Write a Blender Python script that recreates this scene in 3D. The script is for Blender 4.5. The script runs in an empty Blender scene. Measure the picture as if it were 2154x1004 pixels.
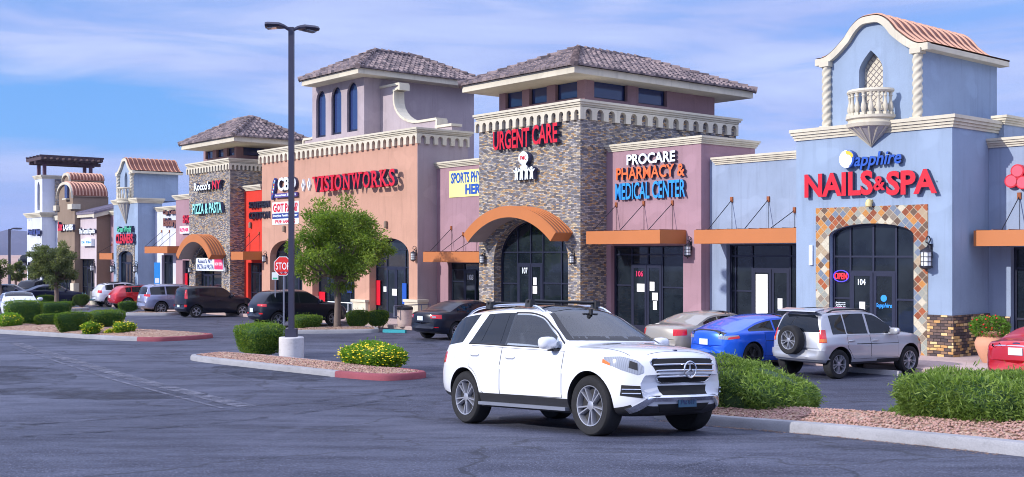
import bpy, math, random
import numpy as np
from mathutils import Vector, Matrix
from mathutils.bvhtree import BVHTree
from math import sin, cos, pi, radians, sqrt, atan2

# ------------------------------------------------------------------ camera, sky, sun, exposure
SC = bpy.context.scene
COL = SC.collection
IMW, IMH, FPX, CX, HY, CAMH = 2154.0, 1004.0, 2334.0, 1077.0, 535.0, 2.35
cam = bpy.data.cameras.new('camera'); camo = bpy.data.objects.new('camera', cam); COL.objects.link(camo)
camo.location = (0, 0, CAMH); camo.rotation_euler = (radians(90), 0, 0)
cam.sensor_width = 36; cam.lens = 36*FPX/IMW; cam.shift_y = (HY-IMH/2)/IMW
cam.clip_start = .2; cam.clip_end = 40000
SC.camera = camo
SC.render.resolution_x, SC.render.resolution_y = 1024, 477
SUN = Vector((-.807, -.397, .437)).normalized()
sd = bpy.data.lights.new('sun', 'SUN'); sd.energy = 3.3; sd.angle = radians(.53); sd.color = (1, .955, .89)
so = bpy.data.objects.new('sun', sd); COL.objects.link(so); so.rotation_euler = SUN.to_track_quat('Z', 'Y').to_euler(); so.location = (-30, 10, 40)
W = bpy.data.worlds.new('World'); SC.world = W; W.use_nodes = True
nt = W.node_tree; nt.nodes.clear()
def wn(t): return nt.nodes.new(t)
out = wn('ShaderNodeOutputWorld'); bg = wn('ShaderNodeBackground'); bg.inputs[1].default_value = .15
sky = wn('ShaderNodeTexSky'); sky.sky_type = 'NISHITA'; sky.sun_disc = False
sky.sun_elevation = math.asin(SUN.z); sky.sun_rotation = atan2(SUN.x, SUN.y)
sky.air_density = 1.0; sky.dust_density = .35; sky.ozone_density = 2.4; sky.altitude = 600
tc = wn('ShaderNodeTexCoord'); sep = wn('ShaderNodeSeparateXYZ'); nt.links.new(tc.outputs['Generated'], sep.inputs[0])
def wm(op, a, b=None, c=None):
    m = wn('ShaderNodeMath'); m.operation = op
    for i, v in enumerate((a, b, c)):
        if v is None: continue
        if isinstance(v, (int, float)): m.inputs[i].default_value = v
        else: nt.links.new(v, m.inputs[i])
    return m.outputs[0]
zz = wm('ADD', wm('MAXIMUM', sep.outputs[2], 0), .13)
comb = wn('ShaderNodeCombineXYZ')
nt.links.new(wm('DIVIDE', sep.outputs[0], zz), comb.inputs[0]); nt.links.new(wm('DIVIDE', sep.outputs[1], zz), comb.inputs[1])
mp = wn('ShaderNodeMapping'); mp.inputs['Rotation'].default_value = (0, 0, radians(12)); mp.inputs['Scale'].default_value = (.62, 1.25, 1); mp.inputs['Location'].default_value = (1.3, .4, 0)
nt.links.new(comb.outputs[0], mp.inputs[0])
n1 = wn('ShaderNodeTexNoise'); n1.inputs['Scale'].default_value = .95; n1.inputs['Detail'].default_value = 7; n1.inputs['Roughness'].default_value = .56; n1.inputs['Distortion'].default_value = .35
nt.links.new(mp.outputs[0], n1.inputs['Vector'])
def wclamp(v):
    m = wn('ShaderNodeClamp'); nt.links.new(v, m.inputs[0]); return m.outputs[0]
def wmix(f, a, b, mode='MIX'):
    m = wn('ShaderNodeMixRGB'); m.blend_type = mode
    for i, v in enumerate((f, a, b)):
        if isinstance(v, (int, float)): m.inputs[i].default_value = v
        elif isinstance(v, tuple): m.inputs[i].default_value = (*v, 1)
        else: nt.links.new(v, m.inputs[i])
    return m.outputs[0]
zd, xd = sep.outputs[2], sep.outputs[0]
gap = wm('MULTIPLY', wclamp(wm('SUBTRACT', 1.15, wm('DIVIDE', wm('ABSOLUTE', wm('SUBTRACT', zd, .118)), .042))), wclamp(wm('DIVIDE', wm('SUBTRACT', wm('MULTIPLY', xd, -1), .14), .16)))
nz = n1.outputs[0]
mp2 = wn('ShaderNodeMapping'); mp2.inputs['Scale'].default_value = (2.4, 2.4, 17); nt.links.new(tc.outputs['Generated'], mp2.inputs[0])
n2 = wn('ShaderNodeTexNoise'); n2.inputs['Scale'].default_value = 1.7; n2.inputs['Detail'].default_value = 7; n2.inputs['Roughness'].default_value = .55; n2.inputs['Distortion'].default_value = .5; nt.links.new(mp2.outputs[0], n2.inputs['Vector'])
cover = wclamp(wm('ADD', wm('SUBTRACT', .86, wm('MULTIPLY', gap, 1.15)), wm('MULTIPLY', wm('SUBTRACT', n2.outputs[0], .48), 2.8)))
shade = wclamp(wm('MULTIPLY', wm('SUBTRACT', wm('ADD', wm('MULTIPLY', nz, .45), wm('MULTIPLY', n2.outputs[0], .55)), .38), 4.6))
clear = wmix(.75, wmix(1., sky.outputs[0], (.55, .80, 1.05), 'MULTIPLY'), (.80, 2.15, 4.9))
cloud = wmix(shade, (1.9, 2.45, 4.85), (3.0, 3.6, 5.45))
skyc = wmix(cover, clear, cloud)
low = wclamp(wm('SUBTRACT', 1., wm('DIVIDE', wm('MAXIMUM', zd, 0), .10)))
skyc = wmix(wm('MULTIPLY', low, .8), skyc, (1.75, 2.05, 3.95))
hi = wclamp(wm('DIVIDE', wm('SUBTRACT', zd, .26), .4))       # unseen overhead sky, brightened to fill the shaded sides
mx = wn('ShaderNodeMixRGB'); nt.links.new(wm('MULTIPLY', hi, .8), mx.inputs[0]); nt.links.new(skyc, mx.inputs[1]); mx.inputs[2].default_value = (7.6, 8.3, 11.2, 1)
nt.links.new(mx.outputs[0], bg.inputs[0]); nt.links.new(bg.outputs[0], out.inputs[0])
SC.view_settings.view_transform = 'Standard'; SC.view_settings.look = 'None'
SC.view_settings.exposure = .34; SC.view_settings.gamma = 1
SC.cycles.max_bounces = 6; SC.cycles.diffuse_bounces = 3; SC.cycles.glossy_bounces = 3; SC.cycles.transparent_max_bounces = 8
SC.cycles.use_denoising = True; SC.cycles.pixel_filter_type = 'BLACKMAN_HARRIS'; SC.cycles.filter_width = 1.0

# ------------------------------------------------------------------ frames: lot profile and the facade line
_ZY = [-40, 0, 9, 12, 14.5, 17, 20, 26, 40, 118, 200]; _ZZ = [.40, .36, .27, .16, -.02, -.25, -.40, -.58, -.74, -1.64, -2.6]
_zi = np.interp(np.arange(-40, 200, .25), _ZY, _ZZ); _zi = np.convolve(np.pad(_zi, 4, mode='edge'), np.ones(9)/9, 'valid')
def zg(y):                      # height of the lot along the view axis: falls gently away, rises to the street apron near us
    q = min(max((y+40)/.25, 0), len(_zi)-1.001); i = int(q); return float(_zi[i]+(q-i)*(_zi[i+1]-_zi[i]))
E1 = np.array([.847, -1.]); E1 = E1/np.linalg.norm(E1); E2 = np.array([-E1[1], E1[0]]); O = np.array([12.1, 30.5])
FZ = atan2(E1[1], E1[0])
def Lw(px, t):
    d = np.array([(px-CX)/FPX, 1.]); lam = (O@E2+t)/(d@E2); return d*lam
def S(px, t): return float((Lw(px, t)-O)@E1)
def Z(px, py, t): return float(CAMH+Lw(px, t)[1]*(HY-py)/FPX)
def tof(s, px):
    A = O+s*E1; k = (px-CX)/FPX
    return float((k*A[1]-A[0])/(E2[0]-k*E2[1]))
def ft(s, t): p = O+s*E1+t*E2; return float(p[0]), float(p[1])
def gz(s, t): return zg(ft(s, t)[1])
def G(px, py):                  # point of the lot seen at a pixel of the photograph
    k = (py-HY)/FPX; lo, hi = 6., 400.
    for _ in range(50):
        m = (lo+hi)/2
        if CAMH-k*m > zg(m): lo = m
        else: hi = m
    return ((px-CX)/FPX*lo, lo, zg(lo))

# ------------------------------------------------------------------ mesh building
class MB:
    def __init__(s): s.v = []; s.f = []; s.m = []
    def add(s, v, f, m=0):
        o = len(s.v); s.v += [tuple(p) for p in v]
        for q in f: s.f.append(tuple(i+o for i in q)); s.m.append(m)
        return s
    def box(s, x0, x1, y0, y1, z0, z1, m=0):
        x0, x1 = min(x0, x1), max(x0, x1); y0, y1 = min(y0, y1), max(y0, y1); z0, z1 = min(z0, z1), max(z0, z1)
        v = [(x0,y0,z0),(x1,y0,z0),(x1,y1,z0),(x0,y1,z0),(x0,y0,z1),(x1,y0,z1),(x1,y1,z1),(x0,y1,z1)]
        return s.add(v, [(0,3,2,1),(4,5,6,7),(0,1,5,4),(1,2,6,5),(2,3,7,6),(3,0,4,7)], m)
    def prism(s, poly, y0, y1, m=0, axis='y', mside=None):
        n = len(poly)
        A = sum(poly[i][0]*poly[(i+1) % n][1]-poly[(i+1) % n][0]*poly[i][1] for i in range(n))
        if (A < 0) != (axis == 'x'*0): pass
        P = list(poly) if A > 0 else list(poly)[::-1]
        def mk(p, d): return (p[0], d, p[1]) if axis == 'y' else ((d, p[0], p[1]) if axis == 'x' else (p[0], p[1], d))
        v = [mk(p, y0) for p in P]+[mk(p, y1) for p in P]
        a, b = tuple(range(n)), tuple(range(2*n-1, n-1, -1))
        sides = [(i, i+n, (i+1) % n+n, (i+1) % n) for i in range(n)]
        if axis in ('x', 'z'):
            a, b = a[::-1], b[::-1]; sides = [q[::-1] for q in sides]
        if y1 < y0:
            a, b = a[::-1], b[::-1]; sides = [q[::-1] for q in sides]
        s.add(v, [a, b], m)
        o = len(s.v)-2*n
        for q in sides: s.f.append(tuple(i+o for i in q)); s.m.append(m if mside is None else mside)
        return s
    def tube(s, pts, r, n=8, m=0, caps=True, squash=None):
        pts = [Vector(p) for p in pts]; N = len(pts)
        rr = r if isinstance(r, (list, tuple)) else [r]*N
        v = []; f = []; up0 = None
        for i, p in enumerate(pts):
            d = (pts[min(i+1, N-1)]-pts[max(i-1, 0)]).normalized()
            if up0 is None: up0 = Vector((0, 0, 1)) if abs(d.z) < .9 else Vector((1, 0, 0))
            x = d.cross(up0)
            if x.length < 1e-4: x = d.cross(Vector((0, 1, 0)))
            x.normalize(); y = x.cross(d).normalized(); up0 = y
            for k in range(n):
                a = 2*pi*k/n; v.append(p+x*(cos(a)*rr[i])+y*(sin(a)*rr[i]))
        for i in range(N-1):
            for k in range(n):
                f.append((i*n+k, i*n+(k+1) % n, (i+1)*n+(k+1) % n, (i+1)*n+k))
        if caps: f.append(tuple(range(n-1, -1, -1))); f.append(tuple(range((N-1)*n, N*n)))
        return s.add(v, f, m)
    def lathe(s, prof, n=16, c=(0, 0), m=0, a0=0, a1=2*pi, caps=True):
        full = abs(a1-a0-2*pi) < 1e-6; k = n if full else n+1; v = []; f = []
        for r, z in prof:
            for i in range(k):
                a = a0+(a1-a0)*i/n; v.append((c[0]+r*cos(a), c[1]+r*sin(a), z))
        for j in range(len(prof)-1):
            for i in range(n):
                i2 = (i+1) % k; f.append((j*k+i, j*k+i2, (j+1)*k+i2, (j+1)*k+i))
        if full and caps:
            if prof[0][0] > 1e-4: f.append(tuple(range(k-1, -1, -1)))
            if prof[-1][0] > 1e-4: f.append(tuple(range((len(prof)-1)*k, len(prof)*k)))
        return s.add(v, f, m)
    def mesh(s, name, org=(0, 0, 0), smooth=None):
        me = bpy.data.meshes.new(name)
        v = np.array(s.v, dtype=np.float64).reshape(-1, 3)-np.array(org)
        me.from_pydata(v.tolist(), [], s.f); me.update()
        if len(s.m): me.polygons.foreach_set('material_index', np.array(s.m, dtype=np.int32))
        finish(me, smooth); return me
    def build(s, name, mats, parent=None, org=(0, 0, 0), smooth=None):
        return link(name, s.mesh(name, org, smooth), mats, parent)
def finish(me, smooth=None):
    nP = len(me.polygons)
    if smooth is not None:
        me.polygons.foreach_set('use_smooth', np.ones(nP, dtype=bool))
        if smooth < 179: me.set_sharp_from_angle(angle=radians(smooth))
    uvbox(me)
def uvbox(me):
    nL = len(me.loops)
    if nL == 0: return
    co = np.empty(len(me.vertices)*3); me.vertices.foreach_get('co', co); co = co.reshape(-1, 3)
    vi = np.empty(nL, dtype=np.int32); me.loops.foreach_get('vertex_index', vi)
    nP = len(me.polygons); nr = np.empty(nP*3); me.polygons.foreach_get('normal', nr); nr = np.abs(nr.reshape(-1, 3))
    lt = np.empty(nP, dtype=np.int32); me.polygons.foreach_get('loop_total', lt)
    pn = np.repeat(nr, lt, axis=0); c = co[vi]
    flat = pn[:, 2] > .75; xx = pn[:, 0] > pn[:, 1]
    u = np.where(flat, c[:, 0], np.where(xx, c[:, 1], c[:, 0])); v = np.where(flat, c[:, 1], c[:, 2])
    l = me.uv_layers.new(name='UVMap'); l.data.foreach_set('uv', np.stack([u, v], 1).ravel())
def link(name, me, mats, parent=None):
    if mats is not None:
        for m in (mats if isinstance(mats, (list, tuple)) else [mats]): me.materials.append(m)
    o = bpy.data.objects.new(name, me); COL.objects.link(o)
    if parent is not None: o.parent = parent
    return o
def tag(o, label=None, cat=None, group=None, kind=None):
    if label: o['label'] = label
    if cat: o['category'] = cat
    if group: o['group'] = group
    if kind: o['kind'] = kind
    return o
def thing(name, label, cat, loc=(0, 0, 0), rz=0, group=None, mat=None):
    o = bpy.data.objects.new(name, None); COL.objects.link(o); o.empty_display_size = .3
    if mat is not None: o.matrix_world = mat
    else: o.location = loc; o.rotation_euler = (0, 0, rz)
    return tag(o, label, cat, group)
class TH:                       # a thing standing in the facade frame: meshes are given in (s, t, z)
    def __init__(self, name, label, cat, s, t, z=None, group=None):
        z = gz(s, t) if z is None else z
        x, y = ft(s, t); self.org = (s, t, z)
        self.o = thing(name, label, cat, (x, y, z), FZ, group)
    def part(self, mb, name, mats, parent=None, smooth=None, label=None):
        o = mb.build(name, mats, parent or self.o, self.org, smooth)
        if label: o['label'] = label
        return o
    def cutpart(self, mb, cutters, name, mats, parent=None, label=None):
        me = boolean(mb.mesh(name, self.org), cutters.mesh('cut', self.org), mats)
        uvbox(me); o = link(name, me, None, parent or self.o)
        if label: o['label'] = label
        return o
def boolean(me, cutme, mats, op='DIFFERENCE'):
    a = link('tmp_a', me, mats); b = link('tmp_b', cutme, mats)
    for l in list(me.uv_layers): me.uv_layers.remove(l)
    for l in list(cutme.uv_layers): cutme.uv_layers.remove(l)
    md = a.modifiers.new('b', 'BOOLEAN'); md.object = b; md.operation = op; md.solver = 'EXACT'; md.use_self = True
    dg = bpy.context.evaluated_depsgraph_get(); dg.update()
    r = bpy.data.meshes.new_from_object(a.evaluated_get(dg))
    bpy.data.objects.remove(a); bpy.data.objects.remove(b)
    return r
def copy_tree(o, parent=None):
    c = o.copy(); COL.objects.link(c)
    if parent is not None: c.parent = parent
    for ch in list(o.children): copy_tree(ch, c)
    return c
def fastmesh(name, V, F, mi=None, smooth=False):   # V (n,3), F (m,k)
    V = np.asarray(V, dtype=np.float32); F = np.asarray(F, dtype=np.int32); k = F.shape[1]
    me = bpy.data.meshes.new(name); me.vertices.add(len(V)); me.vertices.foreach_set('co', V.ravel())
    me.loops.add(F.size); me.loops.foreach_set('vertex_index', F.ravel())
    me.polygons.add(len(F)); me.polygons.foreach_set('loop_start', np.arange(0, F.size, k, dtype=np.int32))
    me.polygons.foreach_set('loop_total', np.full(len(F), k, dtype=np.int32))
    if mi is not None: me.polygons.foreach_set('material_index', np.asarray(mi, dtype=np.int32))
    if smooth: me.polygons.foreach_set('use_smooth', np.ones(len(F), dtype=bool))
    me.update(calc_edges=True); return me

# ------------------------------------------------------------------ materials
class NT:
    def __init__(s, name):
        s.mat = bpy.data.materials.new(name); s.mat.use_nodes = True; s.t = s.mat.node_tree
        s.b = s.t.nodes['Principled BSDF']
    def n(s, t, **kw):
        x = s.t.nodes.new(t)
        for k, v in kw.items(): setattr(x, k, v)
        return x
    def l(s, a, b): s.t.links.new(a, b)
    def noise(s, vec, scale, detail=4, rough=.55):
        x = s.n('ShaderNodeTexNoise'); x.inputs['Scale'].default_value = scale; x.inputs['Detail'].default_value = detail; x.inputs['Roughness'].default_value = rough
        s.l(vec, x.inputs['Vector']); return x.outputs[0]
    def ramp(s, fac, stops, interp='LINEAR'):
        r = s.n('ShaderNodeValToRGB'); r.color_ramp.interpolation = interp; e = r.color_ramp.elements
        while len(e) < len(stops): e.new(.5)
        for i, (p, c) in enumerate(stops):
            e[i].position = p; e[i].color = (c[0], c[1], c[2], 1) if isinstance(c, (tuple, list)) else (c, c, c, 1)
        s.l(fac, r.inputs[0]); return r.outputs[0]
    def mix(s, fac, a, b, mode='MIX'):
        m = s.n('ShaderNodeMixRGB', blend_type=mode)
        for i, v in zip((0, 1, 2), (fac, a, b)):
            if isinstance(v, (int, float)): m.inputs[i].default_value = v if i == 0 else (v, v, v, 1)
            elif isinstance(v, (tuple, list)): m.inputs[i].default_value = (*v[:3], 1)
            else: s.l(v, m.inputs[i])
        return m.outputs[0]
    def math(s, op, a, b=0):
        m = s.n('ShaderNodeMath', operation=op)
        for i, v in enumerate((a, b)):
            if isinstance(v, (int, float)): m.inputs[i].default_value = v
            else: s.l(v, m.inputs[i])
        return m.outputs[0]
    def obj(s): return s.n('ShaderNodeTexCoord').outputs['Object']
    def uv(s): return s.n('ShaderNodeTexCoord').outputs['UV']
    def map(s, vec, sc=(1, 1, 1), rot=(0, 0, 0), loc=(0, 0, 0)):
        m = s.n('ShaderNodeMapping'); m.inputs['Scale'].default_value = sc; m.inputs['Rotation'].default_value = rot; m.inputs['Location'].default_value = loc
        s.l(vec, m.inputs[0]); return m.outputs[0]
    def bump(s, h, strength=.3, dist=.01):
        b = s.n('ShaderNodeBump'); b.inputs['Strength'].default_value = strength; b.inputs['Distance'].default_value = dist
        s.l(h, b.inputs['Height']); s.l(b.outputs[0], s.b.inputs['Normal'])
    def set(s, **kw):
        for k, v in kw.items():
            i = s.b.inputs[k]
            if isinstance(v, (int, float)): i.default_value = v
            elif isinstance(v, (tuple, list)): i.default_value = (*v[:3], 1)
            else: s.l(v, i)
        return s
def C(r, g, b):                 # sRGB 0-255 to linear
    f = lambda c: (c/255/12.92) if c <= 10 else ((c/255+.055)/1.055)**2.4
    return (f(r), f(g), f(b))
def plain(name, col, rough=.6, metal=0., spec=.5, var=.12, scale=6., coat=0., bump=0.):
    t = NT(name); o = t.obj(); nz = t.noise(o, scale, 5)
    c = t.mix(nz, tuple(x*(1-var) for x in col), tuple(min(1, x*(1+var)) for x in col))
    t.set(**{'Base Color': c, 'Roughness': rough, 'Metallic': metal, 'Specular IOR Level': spec, 'Coat Weight': coat})
    if coat: t.b.inputs['Coat Roughness'].default_value = .04
    if bump: t.bump(t.noise(o, scale*8, 3), bump, .01)
    return t.mat
def stucco(name, col, stain=.22):
    t = NT(name); o = t.obj()
    a = t.noise(o, .7, 6, .6); b = t.noise(t.map(o, (2.2, 2.2, .25)), 1.6, 5, .6); f = t.noise(o, 55, 3)
    c = t.mix(t.ramp(a, [(.3, 0), (.75, 1)]), tuple(x*(1-stain*.55) for x in col), tuple(min(1, x*1.07) for x in col))
    c = t.mix(t.ramp(b, [(.52, 0), (.76, .5)]), c, tuple(x*(1-stain*1.7) for x in col))
    c = t.mix(t.ramp(t.noise(t.map(o, (1, 1, 1.4), loc=(3, 7, 1)), .55, 2, .4), [(.60, 0), (.625, .30)]), c, tuple(min(1, x*1.22) for x in col))
    c = t.mix(t.ramp(t.noise(t.map(o, (5, 5, .12)), 1.1, 4, .6), [(.60, 0), (.78, .5)]), c, tuple(x*.62 for x in col))
    c = t.mix(.2, c, f, 'OVERLAY')
    t.set(**{'Base Color': c, 'Roughness': .92, 'Specular IOR Level': .2}); t.bump(t.noise(o, 90, 4), .25, .006); return t.mat
def emit(name, col, strength):
    t = NT(name); t.set(**{'Base Color': col, 'Emission Color': col, 'Emission Strength': strength, 'Roughness': .5}); return t.mat
def stone(name, bw, bh, cols, mortar, msize=.006, offset=.5, rot=0, squash=1., bump=.8, rough=.85, jit=.35):
    t = NT(name); uv = t.uv(); v = t.map(uv, rot=(0, 0, rot)) if rot else uv
    br = t.n('ShaderNodeTexBrick'); br.offset = offset; br.squash = squash; br.squash_frequency = 3
    br.inputs['Color1'].default_value = (0, 0, 0, 1); br.inputs['Color2'].default_value = (1, 1, 1, 1); br.inputs['Mortar'].default_value = (.5, .5, .5, 1)
    br.inputs['Scale'].default_value = 1; br.inputs['Mortar Size'].default_value = msize; br.inputs['Mortar Smooth'].default_value = .2
    br.inputs['Bias'].default_value = 0; br.inputs['Brick Width'].default_value = bw; br.inputs['Row Height'].default_value = bh
    nz = t.noise(v, 3.5, 3)
    w = t.n('ShaderNodeVectorMath', operation='MULTIPLY_ADD')
    t.l(v, w.inputs[0]); w.inputs[1].default_value = (1, 1, 1)
    n2 = t.n('ShaderNodeTexNoise'); n2.inputs['Scale'].default_value = 5; t.l(v, n2.inputs['Vector'])
    sc = t.n('ShaderNodeVectorMath', operation='SCALE'); sc.inputs['Scale'].default_value = jit*bh
    t.l(n2.outputs['Color'], sc.inputs[0]); t.l(sc.outputs[0], w.inputs[2]); t.l(w.outputs[0], br.inputs['Vector'])
    N = len(cols); col = t.ramp(br.outputs['Color'], [(i/N, c) for i, c in enumerate(cols)], 'CONSTANT')
    col = t.mix(.35, col, t.noise(uv, 24, 4), 'OVERLAY')
    col = t.mix(br.outputs['Fac'], col, mortar)
    t.set(**{'Base Color': col, 'Roughness': rough, 'Specular IOR Level': .25})
    h = t.math('SUBTRACT', t.math('ADD', t.math('MULTIPLY', br.outputs['Color'], .6), t.math('MULTIPLY', t.noise(uv, 30, 4), .5)), t.math('MULTIPLY', br.outputs['Fac'], 1.2))
    t.bump(h, bump, .03); return t.mat
M = {}
M['peach'] = stucco('peach_stucco', C(192, 149, 130), .2)
M['lav'] = stucco('lavender_stucco', C(168, 156, 162), .18)
M['pink'] = stucco('pink_stucco', C(164, 132, 142), .22)
M['blue'] = stucco('blue_stucco', C(146, 163, 188), .18)
M['blue2'] = stucco('pale_blue_stucco', C(146, 160, 184), .22)
M['mauve'] = stucco('mauve_stucco', C(150, 122, 128), .16)
M['red'] = stucco('red_stucco', C(208, 62, 50), .10)
M['white'] = stucco('white_stucco', C(204, 208, 222), .12)
M['brown'] = stucco('taupe_stucco', C(140, 122, 108), .16)
M['pale'] = stucco('pale_pink_stucco', C(198, 184, 190), .14)
M['trim'] = stucco('cream_trim', C(206, 198, 180), .18)
M['grey'] = stucco('grey_roofing', C(120, 118, 124), .2)
M['stone'] = stone('ledge_stone', .17, .058, [C(112, 112, 122), C(160, 146, 132), C(132, 131, 140), C(196, 178, 150), C(102, 99, 103), C(170, 163, 158), C(182, 148, 110), C(142, 138, 142), C(120, 113, 113), C(184, 175, 168)], C(92, 88, 88), .006)
M['ledge'] = stone('brown_ledge_stone', .21, .085, [C(112, 92, 84), C(88, 76, 76), C(214, 174, 116), C(138, 110, 92), C(80, 70, 72), C(190, 146, 96), C(104, 88, 86), C(224, 190, 140)], C(52, 46, 48), .008)
M['tile'] = stone('diamond_slate', .18, .18, [C(160, 88, 56), C(146, 148, 140), C(170, 150, 124), C(112, 124, 142), C(136, 74, 50), C(196, 188, 168), C(186, 128, 70), C(136, 124, 112), C(104, 84, 72), C(150, 156, 150)], C(184, 172, 150), .007, 0., radians(45), bump=.35, rough=.6, jit=.08)
M['roof'] = None
t = NT('clay_tile'); o = t.obj(); w = t.n('ShaderNodeTexWhiteNoise')
vq = t.n('ShaderNodeVectorMath', operation='SNAP'); vq.inputs[1].default_value = (.3, .3, .16); t.l(o, vq.inputs[0]); t.l(vq.outputs[0], w.inputs[0])
t.set(**{'Base Color': t.mix(.25, t.ramp(w.outputs[0], [(0, C(70, 62, 68)), (.35, C(108, 94, 96)), (.7, C(146, 128, 126)), (1, C(88, 78, 84))]), t.noise(o, 9, 5), 'OVERLAY'), 'Roughness': .8}); t.bump(t.noise(o, 30), .2, .01); M['roof'] = t.mat
M['copper'] = plain('copper_metal', C(120, 66, 50), .6, .0, var=.22, scale=1.5)
M['copperrib'] = plain('copper_rib', C(186, 140, 120), .55, .0, var=.1)
M['orange'] = plain('orange_awning', C(184, 112, 64), .5, 0, .4, var=.10, scale=1.2)
M['orangetop'] = plain('bronze_awning_top', C(150, 102, 80), .45, .3, var=.15, scale=2)
M['soffit'] = plain('awning_soffit', C(150, 140, 138), .8)
M['steel'] = plain('dark_steel', C(52, 52, 62), .45, .5)
M['rust'] = plain('rusty_bracket', C(150, 84, 50), .8)
M['frame'] = plain('dark_aluminium', C(40, 44, 66), .4, .3, var=.08)
t = NT('shop_glass'); o = t.obj()
t.set(**{'Base Color': t.ramp(t.noise(o, .9, 3), [(.35, C(20, 27, 36)), (.7, C(40, 48, 56))]), 'Roughness': .03, 'Specular IOR Level': .55}); t.b.inputs['IOR'].default_value = 1.5; M['glass'] = t.mat
t = NT('blue_glass'); t.set(**{'Base Color': C(44, 58, 104), 'Roughness': .06, 'Specular IOR Level': .8}); M['bglass'] = t.mat
M['paper'] = plain('white_paper', (.8, .8, .8), .7, var=.04)
M['asphalt'] = None
# ------------------------------------------------------------------ helpers for buildings
def cornice(T, s0, s1, t0, t1, zt, h=.34, p=.30, name='cornice', m='trim', back=True):
    mb = MB(); pb = p if back else 0
    for a, b, q in ((0, .30, 1), (.30, .55, .78), (.55, .78, .5), (.78, 1, .28)):
        mb.box(s0-p*q, s1+p*q, t0-p*q, t1+pb*q, zt-h*b+(.004 if b < 1 else 0), zt-h*a)
    return T.part(mb, name, M[m])
def arcband(T, s0, s1, t0, t1, zt, zb, n1, n2, th=.14):
    "white band with a row of little round arches along its lower edge, on the front and the right side"
    mb = MB()
    def cells(L, n):
        w = L/n; wn = w*.56; p = (w-wn)/2; zs = zb+(zt-zb)*.52; r = wn/2
        for i in range(n):
            x = i*w
            P = [(x, zt), (x, zb), (x+p, zb), (x+p, zs)]
            P += [(x+w/2-r*cos(a), zs+min(r*1.05, (zt-zs)*.8)*sin(a)) for a in [pi*k/8 for k in range(1, 8)]]
            P += [(x+w-p, zs), (x+w-p, zb), (x+w, zb), (x+w, zt)]
            yield P
    for P in cells(s1-s0+2*th, n1): mb.prism([(s0-th+a, b) for a, b in P], t0-th, t0+.01)
    for P in cells(t1-t0, n2): mb.prism([(t0+a, b) for a, b in P], s1-.01, s1+th, axis='x')
    return T.part(mb, 'arched_band', M['trim'])
def tile_roof(T, s0, s1, t0, t1, ze, za, tw=.30, fascia=.30):
    mb = MB(); mb.box(s0+.12, s1-.12, t0+.12, t1-.12, ze-fascia, ze-.02); T.part(mb, 'eave', M['trim'])
    A, B = s1-s0, t1-t0; run = min(A, B)/2; rdg = (B-A)/2 if B > A else 0; rdgs = (A-B)/2 if A > B else 0
    c = ((s0+s1)/2, (t0+t1)/2); mb = MB(); rng = random.Random(5)
    sides = [((s0, t0), (1, 0), (0, 1), A, B/2-rdg), ((s1, t0), (0, 1), (-1, 0), B, A/2-rdgs), ((s1, t1), (-1, 0), (0, -1), A, B/2-rdg), ((s0, t1), (0, -1), (1, 0), B, A/2-rdgs)]
    H = za-ze
    for o, u, v, Ln, rn in sides:
        rows = max(6, int(round(sqrt(rn*rn+H*H)/.40))); V = []; F = []
        top = Ln/2-(rdg if u[0] == 0 else rdgs)       # x lost on each side at the ridge
        for r in range(rows):
            v0, v1 = rn*r/rows, rn*(r+1)/rows; f0 = (r+.35)/rows; l = top*f0; R = Ln-l
            ks = np.arange(math.ceil(l/(tw/6)), math.floor(R/(tw/6))+1)*(tw/6)
            if len(ks) < 3: continue
            base = len(V); n = len(ks); dz = rng.uniform(-.006, .006)
            for lev in range(3):
                for x in ks:
                    ph = (x/tw) % 1.0; w = .075*max(0, sin(pi*min(1, ph/.62))) if ph < .62 else -.012
                    vv = v0 if lev < 2 else v1+.02; lift = (.0, .055, .0)[lev]
                    if lev == 0: w = -.02
                    hh = H*vv/rn
                    V.append((o[0]+u[0]*x+v[0]*vv, o[1]+u[1]*x+v[1]*vv, ze+hh+lift+w+dz))
            for lev in range(2):
                for i in range(n-1):
                    F.append((base+lev*n+i, base+lev*n+i+1, base+(lev+1)*n+i+1, base+(lev+1)*n+i))
        mb.add(V, F)
        # sheathing below the tiles
        a = (o[0], o[1], ze-.03); b = (o[0]+u[0]*Ln, o[1]+u[1]*Ln, ze-.03)
        q = [a, b, (o[0]+u[0]*(Ln-top)+v[0]*rn, o[1]+u[1]*(Ln-top)+v[1]*rn, za-.03), (o[0]+u[0]*top+v[0]*rn, o[1]+u[1]*top+v[1]*rn, za-.03)]
        mb.add(q, [(0, 1, 2, 3)])
    rf = T.part(mb, 'roof', M['roof'], smooth=50)
    mb = MB()
    ends = [(c[0], c[1]-rdg), (c[0], c[1]+rdg)] if rdg else [(c[0]-rdgs, c[1]), (c[0]+rdgs, c[1])]
    def caps(p, q):
        p, q = Vector(p), Vector(q); L = (q-p).length; n = max(2, int(L/.42))
        for i in range(n):
            a = p.lerp(q, i/n); b = p.lerp(q, (i+1.12)/n)
            mb.tube([a+Vector((0, 0, .05)), b+Vector((0, 0, .02))], [.16, .12], 8)
    for sx, tx in ((s0, t0), (s1, t0), (s1, t1), (s0, t1)):
        e = min(ends, key=lambda q: (q[0]-sx)**2+(q[1]-tx)**2); caps((sx, tx, ze), (e[0], e[1], za))
    if rdg or rdgs: caps((*ends[0], za), (*ends[1], za))
    T.part(mb, 'ridge_cap', M['roof'], rf, smooth=50)
    return rf
def archtop(s0, s1, zs, rise, n=18):
    "points of an arch from s1 to s0: springing zs, crown zs+rise (elliptical)"
    c, r = (s0+s1)/2, (s1-s0)/2
    return [(c+r*cos(pi*k/n), zs+rise*sin(pi*k/n)) for k in range(n+1)]
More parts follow.
